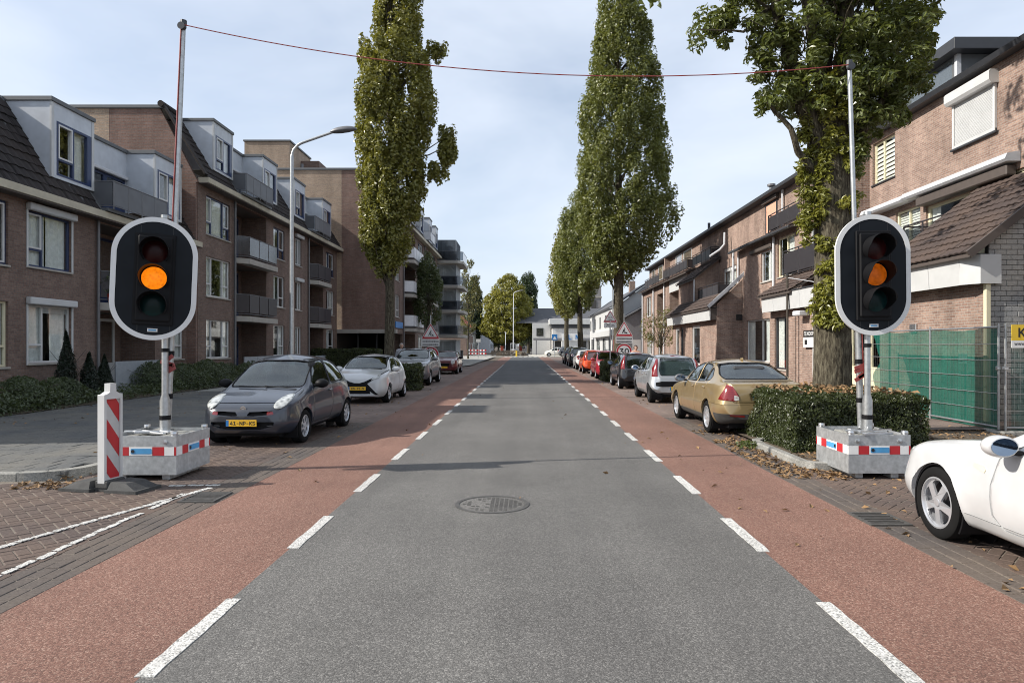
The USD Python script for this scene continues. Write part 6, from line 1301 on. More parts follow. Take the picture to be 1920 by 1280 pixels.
class Body:
    """Loft: x from the nose to the tail, y sideways, z up."""
    def __init__(s, L, W, H, zt, belt, wb, wr, wl, zl, axles, ra, fine=.05, flare=.014, nose=.30, nose_w=.60, tail=.22, tail_w=.72, wm=None, shoulder=.012):
        s.L, s.W, s.H, s.ax, s.ra = L, W, H, axles, ra
        F = lambda a: PchipInterpolator(*np.array(a, float).T)
        s.zt, s.zb, s.wb, s.wr, s.wl, s.zl = F(zt), F(belt), F(wb), F(wr), F(wl), F(zl)
        X = np.unique(np.round(np.concatenate([[0, .004, .012, .025, .045, .07, .1, .135, .17], np.arange(.21, L - .2, fine), L - np.array([.17, .135, .1, .07, .045, .025, .012, .004, 0])]), 4))
        T = np.concatenate([np.linspace(0, 1, 3)[:-1], np.linspace(1, 2, 4)[:-1], np.linspace(2, 3, 9)[:-1], np.linspace(3, 4, 4)[:-1], np.linspace(4, 5, 11)[:-1], np.linspace(5, 6, 7)[:-1], np.linspace(6, 7, 8)])
        rings = []
        for x in X:
            cn = math.sqrt(1 - (1 - min(x / nose, 1)) ** 2); ct = math.sqrt(1 - (1 - min((L - x) / tail, 1)) ** 2)
            k = (nose_w + (1 - nose_w) * cn) * (tail_w + (1 - tail_w) * ct)
            zt_, zb_, zl_ = float(s.zt(x)), float(s.zb(x)), float(s.zl(x)); zb_ = min(zb_, zt_ - .012); h = zt_ - zb_
            wb_, wr_, wl_ = float(s.wb(x)) * k, float(s.wr(x)) * k, float(s.wl(x)) * k; wm_ = (W / 2) * k; zm = zl_ + (zb_ - zl_) * .48; wr_ = min(wr_, wb_ - .02)
            ctrl = np.array([(0, zl_), (wl_ * .86, zl_), (wl_, zl_ + .05), (wm_, zm), (wb_ - 0, zb_ - .035), (wb_ - .02 - shoulder, zb_ + min(.03, h * .25)), (wr_ + .025, zb_ + .80 * h), (wr_ * .74, zt_ - .085 * h - .004), (0, zt_)])
            t = np.array([0, .8, 1.5, 2.6, 3.0, 3.9, 5.0, 6.0, 7.0])
            y, z = PchipInterpolator(t, ctrl[:, 0])(T), PchipInterpolator(t, ctrl[:, 1])(T); rings.append(np.c_[y, z])
        rings = np.array(rings); s.nx, n = len(X), len(T)
        for a in axles:   # lips round the wheel openings
            rr = np.hypot(X[:, None] - a, rings[:, :, 1] - ra[0] * .97); g = np.exp(-((rr - ra[1]) / .055) ** 2) * (rings[:, :, 0] > W / 2 * .75); rings[:, :, 0] += g * flare
        full = np.concatenate([rings, np.stack([-rings[:, 1:-1, 0][:, ::-1], rings[:, 1:-1, 1][:, ::-1]], -1)], 1); m = full.shape[1]
        V = np.concatenate([np.repeat(X, m)[:, None], full.reshape(-1, 2)], 1); i, j = np.meshgrid(np.arange(s.nx - 1), np.arange(m), indexing='ij')
        q = np.stack([i * m + j, (i + 1) * m + j, (i + 1) * m + (j + 1) % m, i * m + (j + 1) % m], -1).reshape(-1, 4); Fc = np.vstack([q[:, [0, 1, 2]], q[:, [0, 2, 3]]])
        k = len(V); jj = np.arange(m); c0, c1 = full[0].mean(0), full[-1].mean(0); V = np.vstack([V, [X[0], *c0], [X[-1], *c1]])
        Fc = np.vstack([Fc, np.stack([np.full(m, k), jj, (jj + 1) % m], 1), np.stack([np.full(m, k + 1), (s.nx - 1) * m + (jj + 1) % m, (s.nx - 1) * m + jj], 1)])
        vol = np.einsum('ij,ij->i', V[Fc[:, 0]], np.cross(V[Fc[:, 1]], V[Fc[:, 2]])).sum()
        if vol < 0: Fc = Fc[:, ::-1]
        s.V, s.F = V, Fc; nr = np.zeros_like(V); fn = np.cross(V[Fc[:, 1]] - V[Fc[:, 0]], V[Fc[:, 2]] - V[Fc[:, 0]])
        for a in range(3): np.add.at(nr, Fc[:, a], fn)
        s.N = nr / (np.linalg.norm(nr, axis=1, keepdims=True) + 1e-12); s._c = {}
    def off(s, d):
        d = round(d, 4)
        if d not in s._c: s._c[d] = man(s.V + s.N * d, s.F)
        return s._c[d]
    def skin(s, prism, o, i):
        key = ('s', o, i)
        if key not in s._c: s._c[key] = s.off(o) - s.off(-i)
        return s._c[key] ^ prism
def wheel(par, x, y, z, r, w, style, side, rim_r=None, alloy='alloy'):
    """Wheel with its axle along y; side = +1 faces +y."""
    rr = rim_r or r * .66; k = sub(par, 'wheel'); T = lambda mb: MB().add(*( (lambda v, f: (v * [1, side, 1] + [x, y, z], f if side > 0 else f[:, ::-1]))(*mb.get())))
    prof = [(rr, -w / 2), (r * .93, -w / 2), (r * .985, -w * .42), (r, -w * .3), (r, w * .3), (r * .985, w * .42), (r * .93, w / 2), (r * .80, w * .535), (rr * 1.02, w * .50), (rr, w * .46), (rr, -w / 2)]
    part(k, 'tyre', T(MB().revolve(prof[::-1], 40, axis='y')), 'tyre', smooth=35)
    part(k, 'rim', T(MB().revolve([(rr * .99, -w * .3), (rr * .99, w * .47), (rr * .93, w * .49), (rr * .88, w * .40), (rr * .86, -w * .3)], 40, axis='y')), alloy, smooth=35)
    part(k, 'brake', T(MB().revolve([(0, -w * .1), (rr * .84, -w * .1), (rr * .84, -w * .02), (0, .0)], 24, axis='y')), 'alloy_dark')
    n, kind = style; disc = Point(0, 0).buffer(rr * .93, 24)
    for q in range(n):
        a = 2 * PI * q / n + .3
        if kind == 'star':
            s0, s1 = Point(0, 0).buffer(rr * .30), None; g0, g1 = 2 * PI / n * .26, 2 * PI / n * .335
            H = Polygon([(rr * .34 * math.cos(a), rr * .34 * math.sin(a)), (rr * .86 * math.cos(a - g1), rr * .86 * math.sin(a - g1)), (rr * .9 * math.cos(a), rr * .9 * math.sin(a)), (rr * .86 * math.cos(a + g1), rr * .86 * math.sin(a + g1))]).buffer(-.012).buffer(.012)
        elif kind == 'slot': H = affinity.rotate(affinity.translate(sbox(-.012, -.045, .012, .045).buffer(.012), rr * .70, 0), math.degrees(a), origin=(0, 0)) if False else affinity.rotate(affinity.scale(Point(rr * .66, 0).buffer(1, 10), rr * .17, rr * .9 * PI / n * .62), math.degrees(a), origin=(0, 0))
        else: H = affinity.rotate(affinity.scale(Point(rr * .60, 0).buffer(1, 10), rr * .24, rr * .85 * PI / n * .66), math.degrees(a), origin=(0, 0))
        disc = disc.difference(H)
    d = MB().prism(disc, w * .30, w * .40, 'xz'); v, f = d.get(); v[:, 1] = -v[:, 1] + w * .70 if False else v[:, 1]
    rad = np.hypot(v[:, 0], v[:, 2]); v[:, 1] += w * .07 * np.cos(rad / rr * PI * .5) - w * .0 * rad
    part(k, 'spokes', T(MB().add(v, f)), alloy); part(k, 'hub_cap', T(MB().revolve([(0, w * .46), (rr * .14, w * .455), (rr * .17, w * .43), (rr * .17, w * .3), (0, w * .3)][::-1], 20, axis='y')), alloy)
def plate_eu(par, x, y0, z, txt, front, yaw=0):
    s = -1 if front else 1; w, h = .52, .11
    p = part(par, 'number_plate', MB().box(*sorted((x, x + s * .008)), y0 - w / 2, y0 + w / 2, z - h / 2, z + h / 2, .004), 'plate_yellow')
    xs = x + s * .0095; left = (1 if front else -1)   # +y is the left-hand side of someone looking at the nose? see below
    ry = (0, -1, 0) if front else (0, 1, 0); ry = tuple(-c for c in ry) if False else ry
    if front: a = y0 + w / 2
    else: a = y0 - w / 2
    part(p, 'blue_band', MB().box(*sorted((x + s * .0082, x + s * .0095)), *sorted((a, a + (-.045 if front else .045))), z - h / 2 + .004, z + h / 2 - .004), 'sign_blue')
    if txt: part(p, 'lettering', MB().text(txt, .07, .0015, (xs, y0 - (.02 if front else -.02), z - .035), ry, (0, 0, 1), center=True, bold=True), 'ink')
def car_from(B, spec, name, label, group=None, txt_f=None, txt_r=None):
    """All of a car's parts in its own frame: nose at +Y of the thing once turned."""
    root = thing(name, label, 'car', (0, 0, 0), group=group)
    L, W, H = B.L, B.W, B.H; paintm = spec['paint']; P = lambda par, nm, m, mt, sm=30, **k: part(par, nm, fr(mm(m) if isinstance(m, m3.Manifold) else m), mt, smooth=sm, **k) if (not isinstance(m, m3.Manifold) or m.num_tri() > 0) else None
    def fr(m):
        v, f = arr(m); v = np.asarray(v, float); return np.c_[v[:, 1], L / 2 - v[:, 0], v[:, 2]], f
    # the builder frame (x back, y, z) maps to (y, L/2 - x, z): a proper turn, no mirror
    class Fr:  # lets the wheel and plate builders work in the same frame
        pass
    body = B.off(0); r, aw = B.ra
    for a in B.ax:
        for s in (-1, 1):
            c = m3.Manifold.cylinder(.34, aw, aw, 40).transform(np.array([[1, 0, 0, a], [0, 0, -1, s * W / 2 + (.17 if s > 0 else .17)], [0, 1, 0, r * .97]], float)); body = body - c
    cabin = B.off(-.05) ^ pxz(Polygon(spec['cabin']), -W, W)
    body = body - cabin
    wins, trims = [], []
    for nm, plane, poly, rng_ in spec['glass']:
        if plane == 'xz':
            for s in (-1, 1): wins.append((nm, pxz(poly, *sorted((s * .25, s * W))), pxz(poly.buffer(.018), *sorted((s * .25, s * W)))))
        else: wins.append((nm, pyz(poly, *rng_), pyz(poly.buffer(.02), *rng_)))
    shell = None
    for nm, pr, big in wins: body = body - (pr - B.off(-.075))
    for kind, poly, plane, rng_ in spec.get('grooves', []):
        ring = poly.buffer(spec.get('gap', .0055)).difference(poly.buffer(-spec.get('gap', .0055))) if kind == 'ring' else poly
        if plane == 'xz':
            for s in (-1, 1): body = body - (pxz(ring, *sorted((s * .3, s * W))) - B.off(-.012))
        elif plane == 'yz': body = body - (pyz(ring, *rng_) - B.off(-.012))
        else: body = body - (pxy(ring, *rng_) - B.off(-.012))
    for nm, plane, poly, rng_, depth, mt in spec.get('recess', []):
        pr = pyz(poly, *rng_) if plane == 'yz' else pxy(poly, *rng_); body = body - (pr - B.off(-depth)); P(root, nm, B.skin(pr, -depth + .001, depth + .02), mt)
    bd = P(root, 'body', body, paintm, 28)
    for nm, pr, big in wins:
        g = P(root, nm, B.skin(pr, -.006, .011), spec.get('glass_mat', 'car_glass'))
        if g and spec.get('trim', True): P(g, 'seal', B.skin(big - pr, .0025, .03), 'black_plastic')
    for nm, plane, poly, rng_, o, mt, sides in spec.get('patches', []):
        if plane == 'xz':
            for s in (-1, 1): P(root, nm, B.skin(pxz(poly, *sorted((s * .25, s * W))), o, .012), mt)
        elif plane == 'yz':
            for s in ((-1, 1) if sides else (1,)): P(root, nm, B.skin(pyz(affinity.scale(poly, s, 1, origin=(0, 0)), *rng_), o, .012), mt)
        else:
            for s in ((-1, 1) if sides else (1,)): P(root, nm, B.skin(pxy(affinity.scale(poly, 1, s, origin=(0, 0)), *rng_), o, .012), mt)
    # wheels and wells
    for a in B.ax:
        for s in (-1, 1):
            arc = Point(a, r * .97).buffer(aw - .002, 24).difference(Point(a, r * .97).buffer(aw - .02, 24)).intersection(sbox(a - 1, .12, a + 1, 2))
            P(root, 'wheel_well', MB().prism(arc, *sorted((s * (W / 2 - .36), s * (W / 2 - .03))), plane='xz').prism(Point(a, r * .97).buffer(aw - .003, 24), *sorted((s * (W / 2 - .37), s * (W / 2 - .36))), plane='xz'), 'black_plastic')
            wsub = wheel_local(root, a, s * (W / 2 - .105), r, r, .19, spec['rim'], s, spec.get('rim_r'), spec.get('alloy', 'alloy'), L)
    P(root, 'underbody', MB().box(.25, L - .25, -W / 2 + .25, W / 2 - .25, .17, .34), 'black_plastic')
    # cabin
    sx, sz = spec['seat']
    def seat(x, y, w=.46):
        m = MB(); m.obox((x, y, sz), (.50, w, .16), 0, .05, 0, .08); m.obox((x + .29, y, sz + .32), (.14, w, .62), 0, .05, 0, .24)
        st = P(root, 'seat', m, 'seat_cloth'); P(st, 'headrest', MB().obox((x + .40, y, sz + .70), (.10, w * .55, .19), 0, .04, 0, .2), 'seat_cloth')
    for s in (-1, 1): seat(sx, s * .34)
    seat(sx + .82, 0, W * .66)
    for s in (-1, 1): P(root, 'headrest', MB().obox((sx + 1.2, s * .33, sz + .66), (.09, .24, .15), 0, .04, 0, .2), 'seat_cloth')
    P(root, 'dashboard', MB().obox((sx - .72, 0, sz + .28), (.46, W * .74, .26), 0, .06), 'dash')
    dy = .36  # driver on the left: +y is the car's right once turned, so the wheel is at -y
    an = np.linspace(0, 2 * PI, 25); P(root, 'steering_wheel', MB().tube([(sx - .42 + .10 * math.sin(t) * .6, -dy + .18 * math.cos(t), sz + .36 + .17 * math.sin(t)) for t in an], .014, 6, False).tube([(sx - .42, -dy - .17, sz + .36), (sx - .42, -dy + .17, sz + .36)], .02, 6), 'dash')
    # mirrors, handles, plates, wipers, aerial
    for (mx, mz) in spec['mirror']:
        for s in (-1, 1):
            y = s * (W / 2 + .085); h = trimesh.creation.icosphere(2); v = np.array(h.vertices); v[:, 0] = np.where(v[:, 0] > .45, .45, v[:, 0])
            k = P(root, 'mirror', (v * [.115, .125, .085] + [mx, y, mz], np.array(h.faces)), spec.get('mirror_paint', paintm), 40); P(k, 'mirror_face', MB().revolve([(0, 0), (1, 0), (1, .006), (0, .006)], 20, axis='x').xform(np.array([[1, 0, 0, mx + .051], [0, .098, 0, y], [0, 0, .066, mz], [0, 0, 0, 1.]])), 'mirror_face'); P(k, 'mirror_stalk', MB().obox((mx + .0, s * (W / 2 - .0), mz - .05), (.08, .16, .035), 0, .01), 'black_plastic')
    for (hx, hz) in spec['handles']:
        for s in (-1, 1):
            yy = side_y(B, hx, hz) * s
            P(root, 'door_handle', MB().box(hx - .085, hx + .085, *sorted((yy + s * .012, yy + s * .035)), hz - .013, hz + .013, .01).box(hx - .08, hx - .05, *sorted((yy - s * .02, yy + s * .02)), hz - .011, hz + .011).box(hx + .05, hx + .08, *sorted((yy - s * .02, yy + s * .02)), hz - .011, hz + .011), spec.get('handle', paintm))
    for front, (px_, pz_), txt in ((True, spec['plate_f'], txt_f), (False, spec['plate_r'], txt_r)): plate_local(root, px_, pz_, txt, front, L)
    for (a, b) in spec.get('wipers', []): P(root, 'wiper', MB().tube([a, b], .009, 5), 'ink')
    if 'aerial' in spec: x, z = spec['aerial']; P(root, 'aerial', MB().tube([(x, 0, z), (x + .12, 0, z + .26)], .005, 5), 'black_plastic')
    for nm, mb, mt in spec.get('extra', []): P(root, nm, mb, mt)
    return root
def side_y(B, x, z):
    i = np.argmin(np.abs(B.V[:-2, 0] - x)); xs = B.V[i, 0]; q = B.V[:-2][np.abs(B.V[:-2, 0] - xs) < 1e-6]; q = q[q[:, 1] > .3]; j = np.argsort(np.abs(q[:, 2] - z))[:2]; return q[j, 1].mean()
def wheel_local(root, x, y, z, r, w, style, side, rim_r, alloy, L):
    rr = rim_r or r * .66; k = sub(root, 'wheel')
    def T(mb):
        v, f = mb.get(); v = v * [1, side, 1] + [x, y, z]; f = f if side > 0 else f[:, ::-1]; return np.c_[v[:, 1], L / 2 - v[:, 0], v[:, 2]], f
    ax = lambda prof, n: MB().add(*(lambda v, f: (v * [1, -1, 1], f[:, ::-1]))(*MB().revolve(prof, n, axis='y').get()))
    prof = [(rr, -w / 2), (r * .93, -w / 2), (r * .985, -w * .42), (r, -w * .3), (r, w * .3), (r * .985, w * .42), (r * .93, w / 2), (r * .80, w * .535), (rr * 1.02, w * .50), (rr, w * .46), (rr, -w / 2)]
    ax = lambda prof, n: MB().revolve(prof, n, axis='y')
    # revolve() maps the profile's height to -y; turn it over so that the outside is +side
    fl = lambda mb: MB().add(*(lambda v, f: (v * [1, -1, 1], f[:, ::-1]))(*mb.get())) if False else mb
    def rv(prof, n): v, f = MB().revolve(prof, n).get(); return MB().add(np.c_[v[:, 0], v[:, 2], -v[:, 1]], f)
    part(k, 'tyre', T(rv(prof, 44)), 'tyre', smooth=35)
    part(k, 'rim', T(rv([(rr * .86, -w * .3), (rr * .88, w * .38), (rr * .94, w * .49), (rr * 1.0, w * .475), (rr * 1.0, -w * .3)], 44)), alloy, smooth=35)
    part(k, 'brake', T(rv([(0, -w * .12), (rr * .85, -w * .12), (rr * .85, -w * .02), (0, -w * .02)], 24)), 'alloy_dark')
    n, kind = style; disc = Point(0, 0).buffer(rr * .92, 24)
    for q in range(n):
        a = 2 * PI * q / n + .35
        if kind == 'star':
            g1 = 2 * PI / n * .345
            Hh = Polygon([(rr * .25 * math.cos(a), rr * .25 * math.sin(a)), (rr * .80 * math.cos(a - g1), rr * .80 * math.sin(a - g1)), (rr * .87 * math.cos(a - g1 * .4), rr * .87 * math.sin(a - g1 * .4)), (rr * .87 * math.cos(a + g1 * .4), rr * .87 * math.sin(a + g1 * .4)), (rr * .80 * math.cos(a + g1), rr * .80 * math.sin(a + g1))]).buffer(-.012).buffer(.012)
        elif kind == 'slot': Hh = affinity.rotate(affinity.translate(affinity.scale(Point(0, 0).buffer(1, 10), rr * .13, rr * .72 * PI / n * .55), rr * .72, 0), math.degrees(a), origin=(0, 0))
        else: Hh = affinity.rotate(affinity.translate(affinity.scale(Point(0, 0).buffer(1, 10), rr * .22, rr * .62 * PI / n * .62), rr * .60, 0), math.degrees(a), origin=(0, 0))
        disc = disc.difference(Hh)
    v, f = MB().prism(disc, w * .26, w * .36, 'xz').get(); rad = np.hypot(v[:, 0], v[:, 2]); v[:, 1] += w * .09 * np.cos(np.clip(rad / rr, 0, 1) * PI * .5)
    part(k, 'spokes', T(MB().add(v, f)), alloy)
    part(k, 'hub_cap', T(rv([(0, w * .30), (rr * .16, w * .30), (rr * .15, w * .46), (0, w * .475)], 20)), alloy)
    return k
def plate_local(root, x, z, txt, front, L):
    s = -1 if front else 1; w, h = .52, .11
    fr = lambda mb: (lambda v, f: (np.c_[v[:, 1], L / 2 - v[:, 0], v[:, 2]], f))(*mb.get())
    p = part(root, 'number_plate', fr(MB().box(*sorted((x, x + s * .010)), -w / 2, w / 2, z - h / 2, z + h / 2, .003)), 'plate_yellow')
    rd = -1 if front else 1   # seen from outside, reading runs along -y at the nose... in this frame
    rd = 1 if not front else -1
    a = -rd * w / 2
    part(p, 'blue_band', fr(MB().box(*sorted((x + s * .0102, x + s * .0115)), *sorted((a, a + rd * .045)), z - h / 2 + .004, z + h / 2 - .004)), 'sign_blue')
    if txt: part(p, 'lettering', fr(MB().text(txt, .060, .0015, (x + s * .0103, rd * .022, z - .030), (0, rd, 0), (0, 0, 1), center=True, bold=True)), 'ink')
def place(path, x, y, rz, z=0.0):
    p = UsdGeom.Xformable(stage.GetPrimAtPath(path)); p.ClearXformOpOrder(); p.AddTranslateOp().Set(Gf.Vec3d(x, y, z)); p.AddRotateZOp().Set(math.degrees(rz)); _offs.pop(path, None)
def const(L, v, e0=None, e1=None): return [(0, e0 or v), (.5, v), (L - .5, v), (L, e1 or v)]
def P_(*pts, r=.03): return rpoly(pts, r)

# ---- dark grey rounded three-door hatchback
L = 3.70
Bm = Body(L, 1.66, 1.54, [(0, .54), (.03, .63), (.12, .705), (.35, .80), (.85, .935), (.97, .98), (1.35, 1.25), (1.70, 1.47), (2.15, 1.555), (2.65, 1.54), (3.0, 1.46), (3.3, 1.25), (3.55, .98), (3.66, .90), (3.70, .62)],
    [(0, .52), (.12, .65), (.4, .765), (.95, .90), (1.6, .955), (2.6, .985), (3.3, 1.01), (3.55, .95), (3.7, .60)], [(0, .80), (.4, .80), (1.2, .80), (2.5, .805), (3.4, .74), (3.7, .70)], [(0, .6), (.5, .62), (1.0, .66), (1.7, .56), (2.3, .55), (3.0, .52), (3.5, .6), (3.7, .6)],
    const(L, .74, .66, .68), [(0, .30), (.15, .22), (.6, .20), (3.1, .20), (3.5, .26), (3.7, .36)], (.72, 3.15), (.295, .345), nose=.55, nose_w=.52, tail=.4, tail_w=.6)
side = P_((1.22, 1.0), (1.30, 1.06), (1.62, 1.34), (1.80, 1.415), (2.18, 1.445), (2.16, 1.0)); side2 = P_((2.24, 1.0), (2.26, 1.445), (2.62, 1.42), (2.95, 1.33), (3.16, 1.14), (3.10, 1.04), (2.9, 1.015))
ws = P_((-.67, .985), (.67, .985), (.575, 1.39), (.30, 1.43), (-.30, 1.43), (-.575, 1.39), r=.05); rw = P_((-.52, 1.06), (.52, 1.06), (.44, 1.38), (-.44, 1.38), r=.05)
micra = dict(paint='paint_graphite', cabin=[(.95, .45), (3.0, .45), (3.3, 1.0), (3.1, 1.5), (1.7, 1.5), (1.0, 1.04)], seat=(1.95, .55), glass=[('windscreen', 'yz', ws, (.9, 1.95)), ('rear_window', 'yz', rw, (3.0, 3.7)), ('side_window', 'xz', side, None), ('side_window', 'xz', side2, None)],
    grooves=[('ring', P_((1.16, .30), (1.18, .98), (1.62, 1.37), (1.8, 1.45), (2.21, 1.475), (2.21, .60), (2.12, .30), r=.06), 'xz', None), ('ring', P_((-.60, .74), (.60, .74), (.70, 1.06), (-.70, 1.06), r=.05), 'yz', (0, .97))],
    recess=[('upper_grille', 'yz', P_((.07, .54), (.12, .605), (.50, .620), (.53, .565), (.20, .535), r=.015), (-.1, .5), .05, 'black_plastic'), ('upper_grille', 'yz', P_((-.07, .54), (-.12, .605), (-.50, .620), (-.53, .565), (-.20, .535), r=.015), (-.1, .5), .05, 'black_plastic'),
            ('lower_grille', 'yz', P_((-.52, .37), (-.55, .44), (.55, .44), (.52, .37), (.3, .31), (-.3, .31), r=.02), (-.1, .5), .05, 'black_plastic')],
    patches=[('headlight', 'yz', affinity.rotate(affinity.scale(Point(.60, .765).buffer(1, 16), .098, .120), -38), (-.1, .75), .016, 'lamp_glass', True), ('indicator', 'yz', P_((.42, .555), (.53, .562), (.51, .61), (.42, .605), r=.01), (-.1, .5), .001, 'tail_red', True), ('tail_lamp', 'yz', P_((.56, .80), (.70, .80), (.66, 1.12), (.54, 1.12)), (3.0, 3.8), .006, 'tail_red', True), ('lower_lip', 'xz', P_((.9, .19), (2.9, .19), (2.9, .24), (.9, .24), r=0), None, .006, 'black_plastic', True)],
    rim=(7, 'round'), mirror=[(1.30, 1.02)], mirror_paint='black_plastic', handles=[(2.06, .86)], plate_f=(-.012, .42), plate_r=(3.705, .62), wipers=[((.86, -.6, .94), (.94, .0, .99)), ((.88, -.05, .97), (.95, .5, .99))], aerial=(1.95, 1.54),
    extra=[('badge', MB().revolve([(0, 0), (.05, 0), (.05, .012), (0, .012)], 20, axis='x'), 'chrome')])
bv = MB().revolve([(.026, 0), (.046, 0), (.046, .014), (.026, .014)], 24, axis='x').box(.0, .014, -.052, .052, -.012, .012)
v, f = bv.get(); v = v * [-1, 1, 1]; micra['extra'] = [('badge', (v + [.055, 0, .655], f[:, ::-1]), 'chrome'), ('grille_bar', MB().tube([(.085, .16, .572), (.15, .44, .590)], .014, 6), 'chrome'), ('grille_bar', MB().tube([(.085, -.16, .572), (.15, -.44, .590)], .014, 6), 'chrome'),
    ('lower_bar', MB().tube([(.06, y, .355 - .02 * math.cos(y * 3) + .02) for y in np.linspace(-.5, .5, 9)], .008, 5), 'zinc_pipe')]
c1 = car_from(Bm, micra, 'parked_car', 'dark grey rounded hatchback with yellow number plate, nearest car on the left', txt_f='41-NP-KS', group='cars parked along the left kerb')
place(c1, -4.70, 13.05, PI - .035)
# ---- white three-door city car with black cross-shaped front
L = 3.45
Ba = Body(L, 1.62, 1.46, [(0, .62), (.02, .72), (.10, .79), (.30, .88), (.80, .98), (.9, 1.02), (1.25, 1.24), (1.6, 1.41), (2.1, 1.46), (2.6, 1.44), (3.0, 1.36), (3.2, 1.15), (3.36, .92), (3.43, .80), (3.45, .55)],
    [(0, .60), (.1, .74), (.4, .83), (.9, .92), (1.6, .93), (2.5, .97), (3.1, 1.0), (3.35, .86), (3.45, .54)], [(0, .78), (.4, .79), (1.2, .78), (2.4, .785), (3.2, .74), (3.45, .70)], [(0, .6), (.5, .62), (.9, .65), (1.6, .56), (2.3, .55), (2.9, .53), (3.3, .6), (3.45, .6)],
    const(L, .73, .66, .68), [(0, .24), (.15, .20), (.6, .19), (2.9, .19), (3.3, .25), (3.45, .34)], (.72, 3.06), (.285, .335), nose=.42, nose_w=.62, tail=.35, tail_w=.66)
aygo = dict(paint='paint_white', cabin=[(.85, .45), (2.85, .45), (3.1, 1.0), (2.95, 1.42), (1.6, 1.42), (.92, 1.01)], seat=(1.85, .52), glass=[('windscreen', 'yz', P_((-.64, 1.03), (.64, 1.03), (.55, 1.33), (.3, 1.365), (-.3, 1.365), (-.55, 1.33), r=.04), (.8, 1.85)), ('rear_window', 'yz', P_((-.52, .92), (.52, .92), (.44, 1.3), (-.44, 1.3), r=.05), (2.8, 3.5)), ('side_window', 'xz', P_((1.18, .98), (1.55, 1.30), (1.74, 1.36), (2.15, 1.37), (2.12, 1.0)), None), ('side_window', 'xz', P_((2.22, 1.02), (2.24, 1.36), (2.55, 1.33), (2.78, 1.10), r=.03), None)],
    grooves=[('ring', P_((1.1, .30), (1.12, .96), (1.55, 1.33), (1.74, 1.40), (2.18, 1.405), (2.18, .60), (2.05, .30), r=.06), 'xz', None)],
    recess=[('lower_grille', 'yz', P_((-.40, .30), (-.30, .62), (.30, .62), (.40, .30), r=.02), (-.1, .35), .03, 'black_plastic')],
    patches=[('black_cross', 'yz', P_((0, .60), (.22, .66), (.62, .86), (.72, .98), (.80, 1.02), (.60, .80), (.30, .60), (.62, .27), (.54, .27), (.16, .52), (0, .52), r=0), (-.1, .95), .004, 'black_plastic', True), ('headlight', 'yz', P_((.40, .70), (.62, .77), (.66, .86), (.60, .87), (.46, .78), r=.01), (-.1, .8), .014, 'lamp_glass', True), ('tail_lamp', 'yz', P_((.58, .75), (.72, .75), (.66, 1.0), (.56, 1.0)), (2.8, 3.6), .006, 'tail_red', True)],
    rim=(5, 'star'), mirror=[(1.18, 1.0)], handles=[(2.0, .86)], plate_f=(-.010, .46), plate_r=(3.455, .6), wipers=[((.80, -.55, 1.0), (.88, .1, 1.03))], aerial=(2.3, 1.45),
    extra=[('badge', MB().tube([(.052, .075 * math.cos(t), .69 + .048 * math.sin(t)) for t in np.linspace(0, 2 * PI, 25)], .009, 6, False).tube([(.05, .032 * math.cos(t), .69 + .046 * math.sin(t)) for t in np.linspace(0, 2 * PI, 17)], .007, 6, False).tube([(.05, .055 * math.cos(t), .71 + .018 * math.sin(t)) for t in np.linspace(0, 2 * PI, 17)], .007, 6, False), 'chrome'), ('fog_lamp', MB().revolve([(0, 0), (.04, 0), (.04, .02), (0, .02)], 14, (.09, .44, .34), 'x'), 'lamp_glass'), ('fog_lamp', MB().revolve([(0, 0), (.04, 0), (.04, .02), (0, .02)], 14, (.09, -.44, .34), 'x'), 'lamp_glass')])
c2 = car_from(Ba, aygo, 'parked_car', 'white city car with black cross-shaped front, second car on the left', txt_f='KN-95-N', group='cars parked along the left kerb')
place(c2, -4.92, 21.35, PI - .02)
